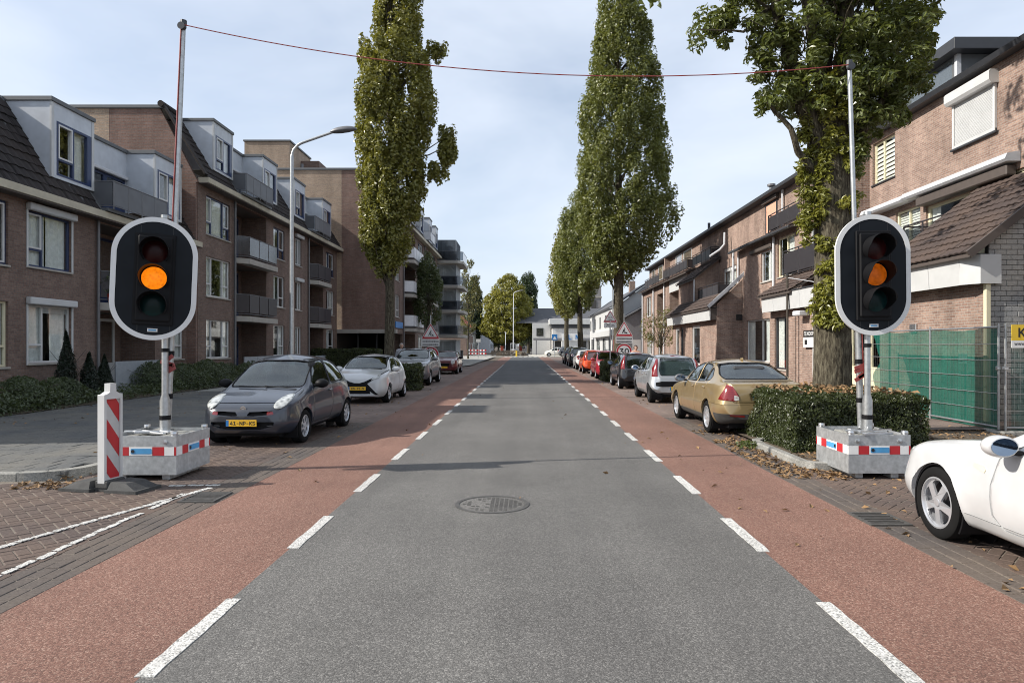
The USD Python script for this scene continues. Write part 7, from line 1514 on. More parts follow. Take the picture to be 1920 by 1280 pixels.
# ---- grey crossover
def crossover(paint_, name, label, tf=None, tr=None, group=None):
    L = 4.3
    B = Body(L, 1.78, 1.62, [(0, .74), (.03, .88), (.12, .96), (.4, 1.03), (1.1, 1.12), (1.2, 1.16), (1.6, 1.42), (1.95, 1.58), (2.5, 1.62), (3.3, 1.58), (3.75, 1.48), (3.98, 1.2), (4.18, 1.02), (4.28, .9), (4.3, .6)],
        [(0, .70), (.12, .88), (.5, .96), (1.2, 1.04), (2.2, 1.06), (3.3, 1.10), (3.9, 1.12), (4.2, .98), (4.3, .58)], [(0, .84), (.4, .86), (1.2, .86), (2.5, .865), (3.8, .82), (4.3, .76)], [(0, .62), (.5, .66), (1.2, .72), (1.9, .63), (2.6, .62), (3.6, .59), (4.1, .66), (4.3, .66)],
        const(L, .80, .70, .74), [(0, .34), (.2, .25), (.6, .24), (3.7, .24), (4.1, .32), (4.3, .44)], (.84, 3.5), (.335, .395), nose=.4, nose_w=.64, tail=.35, tail_w=.7)
    sp = dict(paint=paint_, cabin=[(1.15, .5), (3.6, .5), (3.9, 1.1), (3.7, 1.56), (1.95, 1.56), (1.22, 1.15)], seat=(2.2, .68), glass=[('windscreen', 'yz', P_((-.70, 1.17), (.70, 1.17), (.61, 1.50), (.3, 1.53), (-.3, 1.53), (-.61, 1.50), r=.04), (1.05, 2.2)), ('rear_window', 'yz', P_((-.58, 1.08), (.58, 1.08), (.5, 1.46), (-.5, 1.46), r=.05), (3.5, 4.3)), ('side_window', 'xz', P_((1.5, 1.12), (1.88, 1.42), (2.05, 1.50), (2.55, 1.52), (2.53, 1.12)), None), ('side_window', 'xz', P_((2.62, 1.13), (2.64, 1.52), (3.2, 1.50), (3.42, 1.42), (3.62, 1.18)), None)],
        grooves=[('ring', P_((1.4, .36), (1.42, 1.08), (1.9, 1.46), (2.58, 1.555), (2.58, .36), r=.05), 'xz', None), ('ring', P_((2.58, .36), (2.58, 1.555), (3.3, 1.53), (3.7, 1.15), (3.3, .8), (3.1, .36), r=.05), 'xz', None)],
        recess=[('grille', 'yz', P_((-.42, .52), (-.50, .86), (.50, .86), (.42, .52), r=.03), (-.1, .4), .05, 'black_plastic')], patches=[('headlight', 'yz', P_((.50, .78), (.62, .76), (.82, .86), (.80, .94), (.54, .86), r=.015), (-.1, .8), .008, 'lamp_glass', True), ('tail_lamp', 'yz', P_((.56, .88), (.80, .88), (.76, 1.05), (.58, 1.05)), (3.5, 4.4), .006, 'tail_red', True), ('lower_cladding', 'xz', P_((1.2, .23), (3.15, .23), (3.15, .33), (1.2, .33), r=0), None, .006, 'black_plastic', True), ('front_skid', 'yz', P_((-.6, .30), (.6, .30), (.55, .42), (-.55, .42), r=.02), (-.1, .5), .004, 'zinc_pipe', False)],
        rim=(5, 'star'), mirror=[(1.55, 1.14)], handles=[(2.40, .98), (3.35, 1.0)], plate_f=(.0, .62), plate_r=(4.305, .8), wipers=[((1.08, -.6, 1.14), (1.18, .1, 1.175))],
        extra=[('fog_lamp', MB().revolve([(0, 0), (.05, 0), (.05, .02), (0, .02)], 14, (.10, s * .60, .48), 'x'), 'lamp_glass') for s in (-1, 1)] + [('roof_rail', MB().tube([(1.95, s * .60, 1.56), (2.1, s * .60, 1.63), (3.5, s * .57, 1.59), (3.62, s * .57, 1.53)], .016, 6), 'black_plastic') for s in (-1, 1)])
    return car_from(B, sp, name, label, group, tf, tr)
c3 = crossover('paint_grey', 'parked_car', 'grey crossover with roof rails, third car on the left before the roadworks sign', 'KX-63-L', group='cars parked along the left kerb'); place(c3, -5.0, 30.5, PI - .02)
# ---- small upright dark red car with round lamps
L = 3.70
Br = Body(L, 1.68, 1.41, [(0, .66), (.03, .78), (.12, .86), (.4, .93), (1.05, .99), (1.15, 1.03), (1.4, 1.22), (1.62, 1.36), (2.1, 1.41), (3.0, 1.37), (3.3, 1.30), (3.45, 1.05), (3.6, .9), (3.68, .8), (3.7, .55)],
    [(0, .64), (.12, .80), (.5, .86), (1.2, .92), (2.2, .94), (3.2, .97), (3.5, .92), (3.7, .53)], const(L, .80, .78, .72), [(0, .6), (.5, .66), (1.1, .70), (1.6, .62), (2.5, .61), (3.2, .58), (3.7, .62)], const(L, .75, .68, .7), [(0, .26), (.2, .2), (3.2, .2), (3.7, .34)], (.70, 3.17), (.30, .35), nose=.42, nose_w=.62, tail=.3, tail_w=.72)
mini = dict(paint='paint_darkred', cabin=[(1.05, .45), (3.1, .45), (3.4, .95), (3.25, 1.36), (1.65, 1.36), (1.15, 1.0)], seat=(1.95, .5), glass=[('windscreen', 'yz', P_((-.66, 1.03), (.66, 1.03), (.60, 1.29), (.3, 1.325), (-.3, 1.325), (-.60, 1.29), r=.03), (1.0, 1.85)), ('rear_window', 'yz', P_((-.52, .98), (.52, .98), (.48, 1.26), (-.48, 1.26), r=.05), (3.1, 3.7)), ('side_window', 'xz', P_((1.4, .97), (1.62, 1.26), (1.7, 1.31), (2.3, 1.33), (2.28, .98)), None), ('side_window', 'xz', P_((2.36, .98), (2.38, 1.33), (3.0, 1.29), (3.15, 1.02)), None)],
    grooves=[('ring', P_((1.25, .30), (1.28, .95), (1.62, 1.29), (2.33, 1.36), (2.33, .30), r=.05), 'xz', None)], recess=[('grille', 'yz', P_((-.34, .48), (-.40, .66), (.40, .66), (.34, .48), r=.04), (-.1, .4), .05, 'black_plastic')],
    patches=[('headlight', 'yz', affinity.scale(Point(.58, .74).buffer(1, 16), .12, .13), (-.1, .7), .02, 'lamp_glass', True), ('tail_lamp', 'yz', P_((.60, .72), (.72, .72), (.70, .95), (.60, .95)), (3.2, 3.8), .006, 'tail_red', True)], rim=(5, 'star'), mirror=[(1.42, .98)], mirror_paint='black_plastic', handles=[(2.2, .85)], plate_f=(-.01, .42), plate_r=(3.705, .7), wipers=[])
c4 = car_from(Br, mini, 'parked_car', 'small dark red car with round headlamps, last car of the left row', group='cars parked along the left kerb'); place(c4, -4.95, 42.0, PI)
# ---- gold four-door saloon
L = 4.47
Bs = Body(L, 1.77, 1.45, [(0, .56), (.04, .68), (.2, .77), (.6, .87), (1.25, .975), (1.35, 1.0), (1.7, 1.22), (2.05, 1.39), (2.45, 1.45), (2.9, 1.44), (3.25, 1.375), (3.6, 1.22), (3.95, 1.065), (4.1, 1.04), (4.32, 1.025), (4.40, .97), (4.45, .80), (4.47, .55)],
    [(0, .54), (.15, .70), (.5, .80), (1.3, .92), (2.2, .945), (3.2, .98), (3.8, 1.0), (4.2, .985), (4.38, .93), (4.47, .53)], [(0, .80), (.5, .83), (1.3, .83), (2.5, .84), (3.6, .82), (4.2, .78), (4.47, .73)], [(0, .6), (.6, .64), (1.3, .70), (2.1, .575), (2.6, .565), (3.2, .54), (3.9, .62), (4.2, .66), (4.47, .62)],
    const(L, .79, .70, .72), [(0, .28), (.2, .21), (.6, .20), (3.8, .21), (4.2, .26), (4.47, .36)], (.90, 3.54), (.318, .372), nose=.45, nose_w=.58, tail=.34, tail_w=.72, shoulder=.035)
volvo = dict(paint='paint_gold', cabin=[(1.25, .45), (3.4, .45), (3.85, .98), (3.3, 1.36), (2.05, 1.40), (1.4, 1.02)], seat=(2.2, .52), glass=[('windscreen', 'yz', P_((-.66, 1.02), (.66, 1.02), (.57, 1.33), (.3, 1.365), (-.3, 1.365), (-.57, 1.33), r=.04), (1.2, 2.4)), ('rear_window', 'yz', P_((-.66, 1.085), (.66, 1.085), (.52, 1.33), (.3, 1.36), (-.3, 1.36), (-.52, 1.33), r=.05), (2.95, 4.0)),
      ('side_window', 'xz', P_((1.62, .97), (1.95, 1.25), (2.15, 1.325), (2.52, 1.345), (2.50, .99)), None), ('side_window', 'xz', P_((2.60, .99), (2.62, 1.345), (2.95, 1.325), (3.08, 1.29), (3.10, 1.015)), None), ('side_window', 'xz', P_((3.15, 1.02), (3.14, 1.27), (3.26, 1.22), (3.42, 1.10), (3.38, 1.04), r=.015), None)],
    grooves=[('ring', P_((1.42, .32), (1.45, .94), (1.95, 1.285), (2.15, 1.36), (2.56, 1.38), (2.56, .32), r=.05), 'xz', None), ('ring', P_((2.56, .32), (2.56, 1.38), (2.95, 1.36), (3.2, 1.28), (3.42, 1.02), (3.25, .75), (3.12, .32), r=.05), 'xz', None), ('ring', P_((-.62, .66), (.62, .66), (.70, 1.04), (-.70, 1.04), r=.05), 'yz', (3.97, 4.6)), ('strip', sbox(3.75, .62, 4.47, .628), 'xz', None)],
    recess=[('plate_recess', 'yz', P_((-.30, .70), (-.33, .84), (.33, .84), (.30, .70), r=.02), (4.2, 4.6), .03, 'paint_gold')],
    patches=[('tail_lamp', 'yz', P_((.50, .72), (.52, .80), (.63, .985), (.70, .99), (.81, .80), (.85, .71), (.60, .69), r=.012), (4.0, 4.6), .008, 'tail_red', True), ('reverse_lamp', 'yz', P_((.515, .71), (.52, .78), (.60, .80), (.60, .705), r=.01), (4.1, 4.6), .010, 'lamp_glass', True), ('reflector', 'yz', P_((.42, .395), (.68, .41), (.68, .445), (.42, .43), r=.008), (4.1, 4.6), .009, 'tail_red', True), ('lower_bumper', 'yz', P_((-.9, .18), (.9, .18), (.9, .45), (-.9, .45), r=0), (4.0, 4.6), .006, 'rubber', False), ('sill_cladding', 'xz', P_((1.28, .19), (3.14, .19), (3.14, .335), (1.28, .335), r=0), None, .007, 'rubber', True), ('rub_strip', 'xz', P_((1.45, .545), (3.2, .575), (3.2, .605), (1.45, .575), r=0), None, .009, 'paint_gold', True), ('headlight', 'yz', P_((.48, .60), (.78, .66), (.80, .76), (.55, .74), r=.02), (-.1, .8), .008, 'lamp_glass', True)],
    rim=(12, 'slot'), rim_r=.215, mirror=[(1.70, 1.0)], mirror_paint='zinc_pipe', handles=[(2.40, .865), (3.26, .89)], plate_f=(-.01, .42), plate_r=(4.435, .77), wipers=[], alloy='alloy',
    extra=[('roof_fin', MB().obox((3.02, 0, 1.445), (.14, .05, .05), 0, .02), 'paint_gold'), ('rear_crease', MB().tube([(4.475 - .06 * (abs(y) / .8) ** 2, y, .555) for y in np.linspace(-.66, .66, 15)], .010, 6), 'paint_gold')])
c5 = car_from(Bs, volvo, 'parked_car', 'gold four-door saloon parked behind the clipped hedge, nearest of the right kerb row', group='cars parked along the right kerb'); place(c5, 4.47, 14.55, .0)
# ---- silver and other small five-door hatchbacks
L = 3.43
def citycar(paint_, label, name='parked_car', group=None, tail=True, dark=False, black_bumper=True, txt_r=None, txt_f=None):
    B = Body(L, 1.64, 1.47, [(0, .60), (.02, .70), (.1, .77), (.3, .86), (.72, .96), (.82, 1.0), (1.2, 1.24), (1.55, 1.42), (2.0, 1.47), (2.7, 1.44), (3.08, 1.385), (3.2, 1.26), (3.30, 1.0), (3.37, .84), (3.42, .76), (3.43, .50)],
        [(0, .58), (.1, .72), (.4, .82), (.9, .91), (1.6, .92), (2.4, .95), (3.0, .98), (3.25, .90), (3.43, .49)], [(0, .78), (.4, .79), (1.2, .78), (2.4, .79), (3.1, .77), (3.43, .72)], [(0, .6), (.5, .62), (.85, .66), (1.55, .57), (2.2, .56), (2.9, .545), (3.2, .58), (3.43, .62)],
        const(L, .74, .66, .70), [(0, .26), (.15, .21), (.6, .2), (2.9, .2), (3.2, .25), (3.43, .33)], (.68, 3.02), (.285, .335), nose=.42, nose_w=.6, tail=.30, tail_w=.74)
    sp = dict(paint=paint_, glass_mat='car_glass', cabin=[(.8, .45), (2.9, .45), (3.15, .95), (3.05, 1.40), (1.6, 1.42), (.88, 1.0)], seat=(1.8, .52), glass=[('windscreen', 'yz', P_((-.64, 1.02), (.64, 1.02), (.56, 1.34), (.3, 1.37), (-.3, 1.37), (-.56, 1.34), r=.04), (.75, 1.8)), ('rear_window', 'yz', P_((-.50, .84), (.50, .84), (.53, .98), (.47, 1.335), (-.47, 1.335), (-.53, .98), r=.05), (2.95, 3.5)), ('side_window', 'xz', P_((1.1, .965), (1.48, 1.28), (1.65, 1.355), (2.02, 1.375), (2.0, .975)), None), ('side_window', 'xz', P_((2.1, .98), (2.12, 1.375), (2.55, 1.35), (2.68, 1.30), (2.74, 1.03), r=.03), None)],
        grooves=[('ring', P_((1.02, .30), (1.05, .94), (1.48, 1.31), (1.65, 1.39), (2.06, 1.41), (2.06, .30), r=.05), 'xz', None), ('ring', P_((2.06, .30), (2.06, 1.41), (2.55, 1.385), (2.80, 1.0), (2.72, .6), (2.62, .30), r=.05), 'xz', None)],
        recess=[('grille', 'yz', P_((-.40, .32), (-.44, .52), (.44, .52), (.40, .32), r=.03), (-.1, .4), .05, 'black_plastic')],
        patches=[('tail_lamp', 'yz', P_((.60, .80), (.76, .80), (.72, 1.05), (.585, 1.34), (.545, 1.34), (.595, 1.0), r=.010), (2.75, 3.6), .009, 'tail_red', True), ('headlight', 'yz', P_((.42, .66), (.70, .70), (.74, .86), (.62, .88), r=.02), (-.1, .8), .008, 'lamp_glass', True), ('high_brake_lamp', 'yz', P_((-.14, 1.395), (.14, 1.395), (.14, 1.425), (-.14, 1.425), r=.005), (2.9, 3.3), .006, 'tail_red', False)] + ([('bumper_strip', 'yz', P_((-.66, .52), (-.66, .62), (-.5, .655), (.5, .655), (.66, .62), (.66, .52), (.5, .50), (-.5, .50), r=.02), (3.0, 3.6), .008, 'black_plastic', False)] if black_bumper else []),
        rim=(6, 'round'), alloy='alloy_dark' if dark else 'alloy', mirror=[(1.12, 1.0)], handles=[(1.92, .84), (2.6, .87)], plate_f=(-.01, .42), plate_r=(3.437, .44), wipers=[((3.28, .05, .98), (3.22, .42, 1.0))], mirror_paint='paint_silver' if dark else paint_)
    return car_from(B, sp, name, label, group, txt_f, txt_r)
g_ = 'cars parked along the right kerb'
c6 = citycar('paint_silver', 'silver small hatchback with tall red tail lamps, second of the right kerb row', group=g_, dark=True, txt_r='ZK-02-H'); place(c6, 4.55, 21.55, .0)
c7 = citycar('paint_black', 'black small car just in front of the low bush, third of the right kerb row', group=g_, black_bumper=False); place(c7, 4.55, 28.1, .0)
c8 = citycar('paint_red', 'bright red hatchback facing the camera behind the low bush on the right', group=g_, black_bumper=False); place(c8, 4.48, 36.0, PI)
c9 = citycar('paint_orange', 'orange hatchback further along the right kerb', group=g_, black_bumper=False); place(c9, 4.38, 43.0, .0)
c10 = copy_of(c2, 'parked_car', 'white small car parked beyond the orange hatchback', (4.42, 49.2, 0), .0, g_, 'car')
c11 = crossover('paint_black', 'parked_car', 'black crossover parked beyond the white small car on the right', group=g_); place(c11, 4.45, 56.0, .0)
c12 = copy_of(c11, 'parked_car', 'black crossover at the far end of the right kerb row', (4.5, 63.5, 0), .0, g_, 'car')
c13 = citycar('paint_cream', 'pale cream car crossing the far junction', black_bumper=False); place(c13, 4.9, 110, PI / 2)
c14 = copy_of(c5, 'parked_car', 'dim car parked inside the dark passage on the left', (-11.9, 54.0, 0), PI / 2, None, 'car')
# ---- white coupe-like hatchback at the right edge, driving side towards the camera
L = 4.24
Bb = Body(L, 1.75, 1.41, [(0, .56), (.03, .66), (.12, .74), (.4, .83), (1.2, .945), (1.45, .98), (1.75, 1.15), (2.15, 1.36), (2.5, 1.41), (3.1, 1.385), (3.6, 1.27), (3.9, 1.08), (4.12, .95), (4.22, .85), (4.24, .5)],
    [(0, .54), (.12, .69), (.5, .79), (1.4, .90), (2.4, .925), (3.4, .95), (4.0, .92), (4.24, .49)], [(0, .78), (.5, .82), (1.4, .825), (2.6, .83), (3.6, .79), (4.24, .72)], [(0, .6), (.6, .66), (1.4, .71), (2.1, .57), (2.6, .56), (3.4, .52), (4.0, .62), (4.24, .62)],
    const(L, .80, .70, .72), [(0, .26), (.2, .19), (.6, .18), (3.7, .18), (4.24, .34)], (.78, 3.44), (.318, .362), fine=.035, nose=.42, nose_w=.58, tail=.35, tail_w=.7, shoulder=.03)
bmw = dict(gap=.0065, paint='paint_white', cabin=[(1.35, .45), (3.3, .45), (3.7, .95), (3.4, 1.3), (2.15, 1.36), (1.5, 1.0)], seat=(2.35, .48), glass=[('windscreen', 'yz', P_((-.66, 1.0), (.66, 1.0), (.56, 1.30), (.3, 1.33), (-.3, 1.33), (-.56, 1.30), r=.04), (1.3, 2.45)), ('rear_window', 'yz', P_((-.52, 1.0), (.52, 1.0), (.44, 1.27), (-.44, 1.27), r=.05), (3.2, 4.2)), ('side_window', 'xz', P_((1.86, .945), (2.1, 1.18), (2.3, 1.285), (2.95, 1.29), (2.92, .955)), None), ('side_window', 'xz', P_((3.02, .96), (3.04, 1.28), (3.3, 1.22), (3.55, 1.05), (3.5, .98)), None)],
    grooves=[('ring', P_((1.62, .30), (1.52, .38), (1.50, .62), (1.56, .84), (1.62, .89), (2.1, 1.21), (2.3, 1.32), (2.98, 1.325), (2.98, .30), r=.03), 'xz', None), ('strip', sbox(1.17, .318, 3.05, .324), 'xz', None), ('ring', P_((.18, -.55), (.5, -.68), (1.4, -.72), (1.4, .72), (.5, .68), (.18, .55), r=.1), 'xy', (.6, 1.3))],
    recess=[('grille', 'yz', P_((.03, .50), (.03, .62), (.20, .63), (.22, .52), r=.03), (-.1, .4), .04, 'black_plastic'), ('grille', 'yz', P_((-.03, .50), (-.03, .62), (-.20, .63), (-.22, .52), r=.03), (-.1, .4), .04, 'black_plastic')],
    patches=[('headlight', 'yz', P_((.36, .60), (.74, .64), (.80, .74), (.55, .74), r=.02), (-.1, .7), .008, 'lamp_glass', True), ('side_indicator', 'xz', P_((1.27, .735), (1.42, .705), (1.43, .73), (1.40, .755), (1.29, .765), r=.006), None, .006, 'cream_paint', True), ('tail_lamp', 'yz', P_((.5, .72), (.8, .72), (.76, .86), (.55, .86)), (3.7, 4.3), .006, 'tail_red', True)],
    rim=(5, 'star'), rim_r=.228, mirror=[(1.74, .965)], mirror_paint='paint_white', handles=[(2.75, .80)], plate_f=(-.01, .40), plate_r=(4.245, .6), wipers=[])
c15 = car_from(Bb, bmw, 'parked_car', 'white car cut off by the right edge, with five-spoke wheel beside the ballast box'); place(c15, 4.52, 4.62, math.radians(-.8))
# ------------------------------------------------------------------ the far end of the street
def far_window(b, x0, x1, y, z0, z1, fm='frame_dark'):
    w = part(b, 'window', MB().prism(sbox(x0, z0, x1, z1).difference(sbox(x0 + .1, z0 + .1, x1 - .1, z1 - .1)), y - .06, y - .003, 'xz'), fm); part(w, 'pane', MB().box(x0 + .1, x1 - .1, y - .03, y - .02, z0 + .1, z1 - .1), 'window_pane'); part(w, 'blind', MB().box(x0 + .1, x1 - .1, y - .012, y - .005, z0 + .1, z1 - .1), 'interior_dark')
sp_ = thing('white_shop', 'long white flat-fronted shop with dark grey roof closing the street on the right', 'shop', (8, 128, 0), world=True)
part(sp_, 'wall', MB().box(5.2, 24, 128, 140, 0, 5.1), 'brick_far_white'); part(sp_, 'dark_band', MB().box(5.0, 24, 127.8, 140, 5.11, 5.8), 'dark_metal'); part(sp_, 'white_band', MB().box(4.6, 24, 127.5, 140, 5.81, 6.9, .05), 'white_panel')
part(sp_, 'roof', MB().add([[-2, 133, 6.3], [24, 133, 6.3], [24, 141, 9.6], [-2, 141, 9.6], [-2, 133, 6.2], [24, 133, 6.2], [24, 141, 9.5], [-2, 141, 9.5]], [[0, 1, 2, 3], [7, 6, 5, 4], [0, 4, 5, 1], [3, 2, 6, 7]]), 'roof_far_grey')
part(sp_, 'side_wing', MB().box(1.4, 5.0, 132, 140, 0, 6.2, .03), 'white_panel'); part(sp_, 'canopy', MB().box(1.5, 24, 126.6, 127.9, 2.75, 3.2, .03), 'slate_grey')
for k in range(7): part(sp_, 'shop_window', MB().box(5.6 + k * 2.2, 7.4 + k * 2.2, 127.93, 127.99, .3, 2.6), 'interior_dark')
for k in range(6): part(sp_, 'canopy_post', MB().box(2 + k * 3.2, 2.2 + k * 3.2, 126.7, 126.9, 0, 2.75), 'slate_grey')
far_window(sp_, 2.2, 3.6, 132, 3.6, 5.2)
ad = thing('shop_sign', 'white shop sign with blue letters AL under the far white shop roof', 'sign', (8.6, 122, 0)); part(ad, 'panel', MB().box(-1.9, 1.9, 0, .12, 2.6, 3.9, .03), 'sign_white'); part(ad, 'lettering', MB().text('AL  M', .85, .05, (-1.6, -.06, 2.85), (1, 0, 0), (0, 0, 1), bold=True), 'sign_blue'); part(ad, 'shop_front', MB().box(-1.9, 1.9, .2, 2.5, 0, 2.58), 'white_panel'); 
bs = thing('blue_sign', 'small blue square sign on a post before the far white shop', 'road sign', (4.6, 104.5, 0)); part(bs, 'post', MB().tube([(0, 0, 0), (0, 0, 3.5)], .05, 8), 'galv_pole'); part(bs, 'panel', MB().box(-.42, .42, -.07, -.05, 2.6, 3.5, .008), 'sign_blue'); part(bs, 'symbol', MB().prism(tri(.62), -.078, -.071, 'xz').xform(trimesh.transformations.translation_matrix((0, 0, 2.72))), 'sign_white')
ch = thing('church_tower', 'dark stone church tower behind the right-hand trees', 'tower', (19, 190, 0), world=True); part(ch, 'shaft', MB().box(17.2, 21.4, 188, 192.2, 0, 18.5).box(17.9, 20.7, 188.7, 191.5, 18.5, 20.5), 'stone_tower'); part(ch, 'cornice', MB().box(17.0, 21.6, 187.8, 192.4, 15.2, 15.6), 'slab_beige'); part(ch, 'louvre', MB().box(18.6, 20.0, 187.9, 188, 11.5, 14.6), 'interior_dark')
def row_house(label, x0, x1, y, e, rdg, wm, rm, nw=2, dep=9, chim=True):
    h = thing('far_house', label, 'house', ((x0 + x1) / 2, y, 0), world=True)
    part(h, 'wall', MB().box(x0, x1, y, y + dep, 0, e), wm); part(h, 'gable', MB().prism(Polygon([(y, e), (y + dep, e), (y + dep / 2, rdg - .1)]), x0, x1, 'yz'), wm)
    v = [[x0 - .3, y - .4, e - .1], [x1 + .3, y - .4, e - .1], [x1 + .3, y + dep / 2, rdg], [x0 - .3, y + dep / 2, rdg], [x0 - .3, y + dep + .4, e - .1], [x1 + .3, y + dep + .4, e - .1]]; r = part(h, 'roof', MB().add(v, [[0, 1, 2, 3], [3, 2, 5, 4]]), rm)
    if chim: part(r, 'chimney', MB().box(x0 + .8, x0 + 1.5, y + dep / 2 - .4, y + dep / 2 + .4, rdg - .6, rdg + .9), 'brick_right')
    w = (x1 - x0) / nw
    for f in range(2):
        for k in range(nw): far_window(h, x0 + w * k + w * .25, x0 + w * k + w * .75, y, .8 + f * 2.6, 2.3 + f * 2.6)
    part(h, 'door', MB().box(x0 + .2, x0 + 1.1, y - .05, y - .003, 0, 2.1), 'door_red'); return h
def gable_house(label, x0, x1, y0, y1, e, rdg, wm, rm):
    h = thing('far_house', label, 'house', (x1, y0, 0), world=True); xm = (x0 + x1) / 2
    part(h, 'wall', MB().prism(Polygon([(x0, 0), (x1, 0), (x1, e), (xm, rdg), (x0, e)]), y0, y1, 'xz'), wm); r = part(h, 'roof', MB().add([[x1 + .3, y0 - .2, e - .1], [x1 + .3, y1, e - .1], [xm, y1, rdg + .2], [xm, y0 - .2, rdg + .2], [x0 - .3, y0 - .2, e - .1], [x0 - .3, y1, e - .1]], [[0, 1, 2, 3], [3, 2, 5, 4]]), rm); part(r, 'chimney', MB().box(xm - .4, xm + .4, y0 + 2, y0 + 3, rdg - .3, rdg + 1.3), 'roof_far_red')
    for k in range(4):
        for z in (.8, 3.5): w = part(h, 'window', MB().box(x1 + .003, x1 + .06, y0 + 1.5 + k * 3.5, y0 + 3 + k * 3.5, z, z + 1.4), 'white_paint'); part(w, 'pane', MB().box(x1 + .061, x1 + .07, y0 + 1.6 + k * 3.5, y0 + 2.9 + k * 3.5, z + .1, z + 1.3), 'window_pane')
    return h
gable_house('brick house with bright red tiled roof at the far left of the junction', -15.5, -9.9, 112, 126, 5.0, 8.0, 'brick_left', 'roof_far_red')
gable_house('white house with grey roof just behind the red-roofed one on the left', -16, -10.2, 128, 142, 4.2, 7.2, 'white_panel', 'roof_far_grey')
gable_house('pale shop row far off under the yellow tree on the left', -17, -8.8, 165, 185, 4.4, 7.5, 'panel_grey_white', 'roof_far_grey')
row_house('white house facing the street far beyond the yellow tree', -8.2, -2.6, 215, 5, 8, 'white_panel', 'roof_far_grey'); row_house('pale house far beyond the junction, straight ahead', -2.2, 3.4, 222, 5.4, 8.6, 'brick_far_white', 'roof_far_red')
row_house('brick house far beyond the junction, right of straight ahead', 3.8, 9.6, 212, 5, 8.4, 'brick_right', 'roof_far_grey'); row_house('brick house at the far left beyond the junction', -26, -18, 160, 5.4, 8.6, 'brick_left', 'roof_far_red', 3); row_house('long pale house at the far right beyond the junction', 26, 40, 150, 5.4, 8.8, 'brick_far_white', 'roof_far_grey', 4)
for i, (x0, x1) in enumerate(((-60, -46), (-44, -30), (42, 56), (58, 76))): row_house(['house far out on the left skyline', 'second house on the left skyline', 'house far out on the right skyline', 'last house on the right skyline'][i], x0, x1, 170 + 5 * i, 5.2, 8.4, ('brick_left', 'brick_right')[i % 2], ('roof_far_red', 'roof_far_grey')[i % 2], 4)
crown_tree('far_tree', 'broad dark tree mass behind the junction, left part', -16.5, 150, [(1.6, 2, 2), (4, 4, 4), (7, 4, 4), (9.5, 1, 1)], (.25, 8), 'leaf_dark', 51, 220, 34, .5, cl=(.7, .7, .6)); crown_tree('far_tree', 'broad green tree mass behind the junction, straight ahead', 1.2, 196, [(1.6, 2, 2), (4, 5, 5), (8, 5, 5), (11, 1.4, 1.4)], (.25, 9), 'leaf_oak_dark', 52, 240, 34, .55, cl=(.8, .8, .7)); crown_tree('far_tree', 'green tree beside the far white house', -9.5, 200, [(1.6, 2, 2), (4, 5, 5), (8, 5, 5), (11, 1.4, 1.4)], (.25, 9), 'leaf_oak_dark', 53, 240, 34, .55, cl=(.8, .8, .7))
# works barriers, bins, cars and people at the junction
for i, (x, y, a) in enumerate(((-8.2, 106.5, .1), (-6.9, 106.6, -.05), (-8.9, 109, .2))):
    b = thing('works_barrier', ['red and white works barrier at the far junction, leftmost', 'red and white works barrier next to the brown fence at the far junction', 'red and white works barrier behind the other two'][i], 'barrier', (x, y, 0), a)
    for z in (.35, .85):
        for k in range(5): part(b, 'board' if k else 'plank', MB().box(-.65 + k * .26, -.39 + k * .26, -.02, .02, z, z + .28), 'tape_red' if k % 2 == 0 else 'tape_white')
    for s in (-.6, .6): part(b, 'leg', MB().box(s - .03, s + .03, -.25, .25, 0, .06).box(s - .025, s + .025, .021, .05, 0, 1.15), 'galv_pole')
wf = thing('wooden_fence', 'low brown slatted fence beside the works barriers at the far junction', 'fence', (-5.6, 108, 0))
for k in range(16): part(wf, 'slat', MB().box(k * .2, k * .2 + .14, 0, .05, .02, 1.0), 'bark_dark')
part(wf, 'rail', MB().box(0, 3.2, .051, .1, .7, .78), 'bark_dark')
dg = thing('soil_heap', 'grey heap of dug-up soil and paving at the far junction', 'heap', (-2.2, 112, 0)); hp = trimesh.creation.icosphere(4); v = np.array(hp.vertices) * [2.6, 1.4, .9]; v *= (.75 + .5 * meshkit.fbm(v * 2.0 + 4, 3, 1))[:, None]; v[:, 2] = np.abs(v[:, 2]); part(dg, 'heap', (v, np.array(hp.faces)), 'ground_soil', smooth=True)
for k in range(14): part(dg, 'stone', MB().obox((random.Random(k).uniform(-2, 2), random.Random(k + 50).uniform(-1.6, -.6), .2 + .2 * (k % 3)), (.35, .2, .15), k, .03, k * .4), 'kerb_concrete')
bn = thing('yellow_post', 'short yellow post at the foot of the central lamp', 'post', (-1.4, 106, 0)); part(bn, 'shaft', MB().tube([(0, 0, 0), (0, 0, .95)], .12, 10), 'tape_yellow'); part(bn, 'cap', MB().tube([(0, 0, .95), (0, 0, 1.05)], .14, 10), 'ink')
for i, (x, y, p_, l_) in enumerate(((-8.4, 79.5, 'dark_metal', 'dark wheeled bin by the far corner balconies'), (-7.7, 79.2, 'ink', 'black wheeled bin nearest the street by the corner balconies'))):
    b = thing('wheeled_bin', l_, 'bin', (x, y, .09)); part(b, 'body', MB().add(*(lambda v, f: (v, f))(*MB().box(-.28, .28, -.3, .3, .08, 1.0, .03).get())), p_); part(b, 'lid', MB().box(-.3, .3, -.33, .31, 1.003, 1.07, .02), p_); part(b, 'wheel', MB().tube([(-.25, .25, .09), (-.31, .25, .09)], .09, 12), 'ink'); part(b, 'wheel', MB().tube([(.25, .25, .09), (.31, .25, .09)], .09, 12), 'ink')
copy_of(c3, 'parked_car', 'grey crossover waiting at the far junction beside the pale car', (7.4, 108.5, 0), -PI / 2, None, 'car'); copy_of(c4, 'parked_car', 'dark car far off to the left beyond the junction', (-12.5, 146, 0), .6, None, 'car')
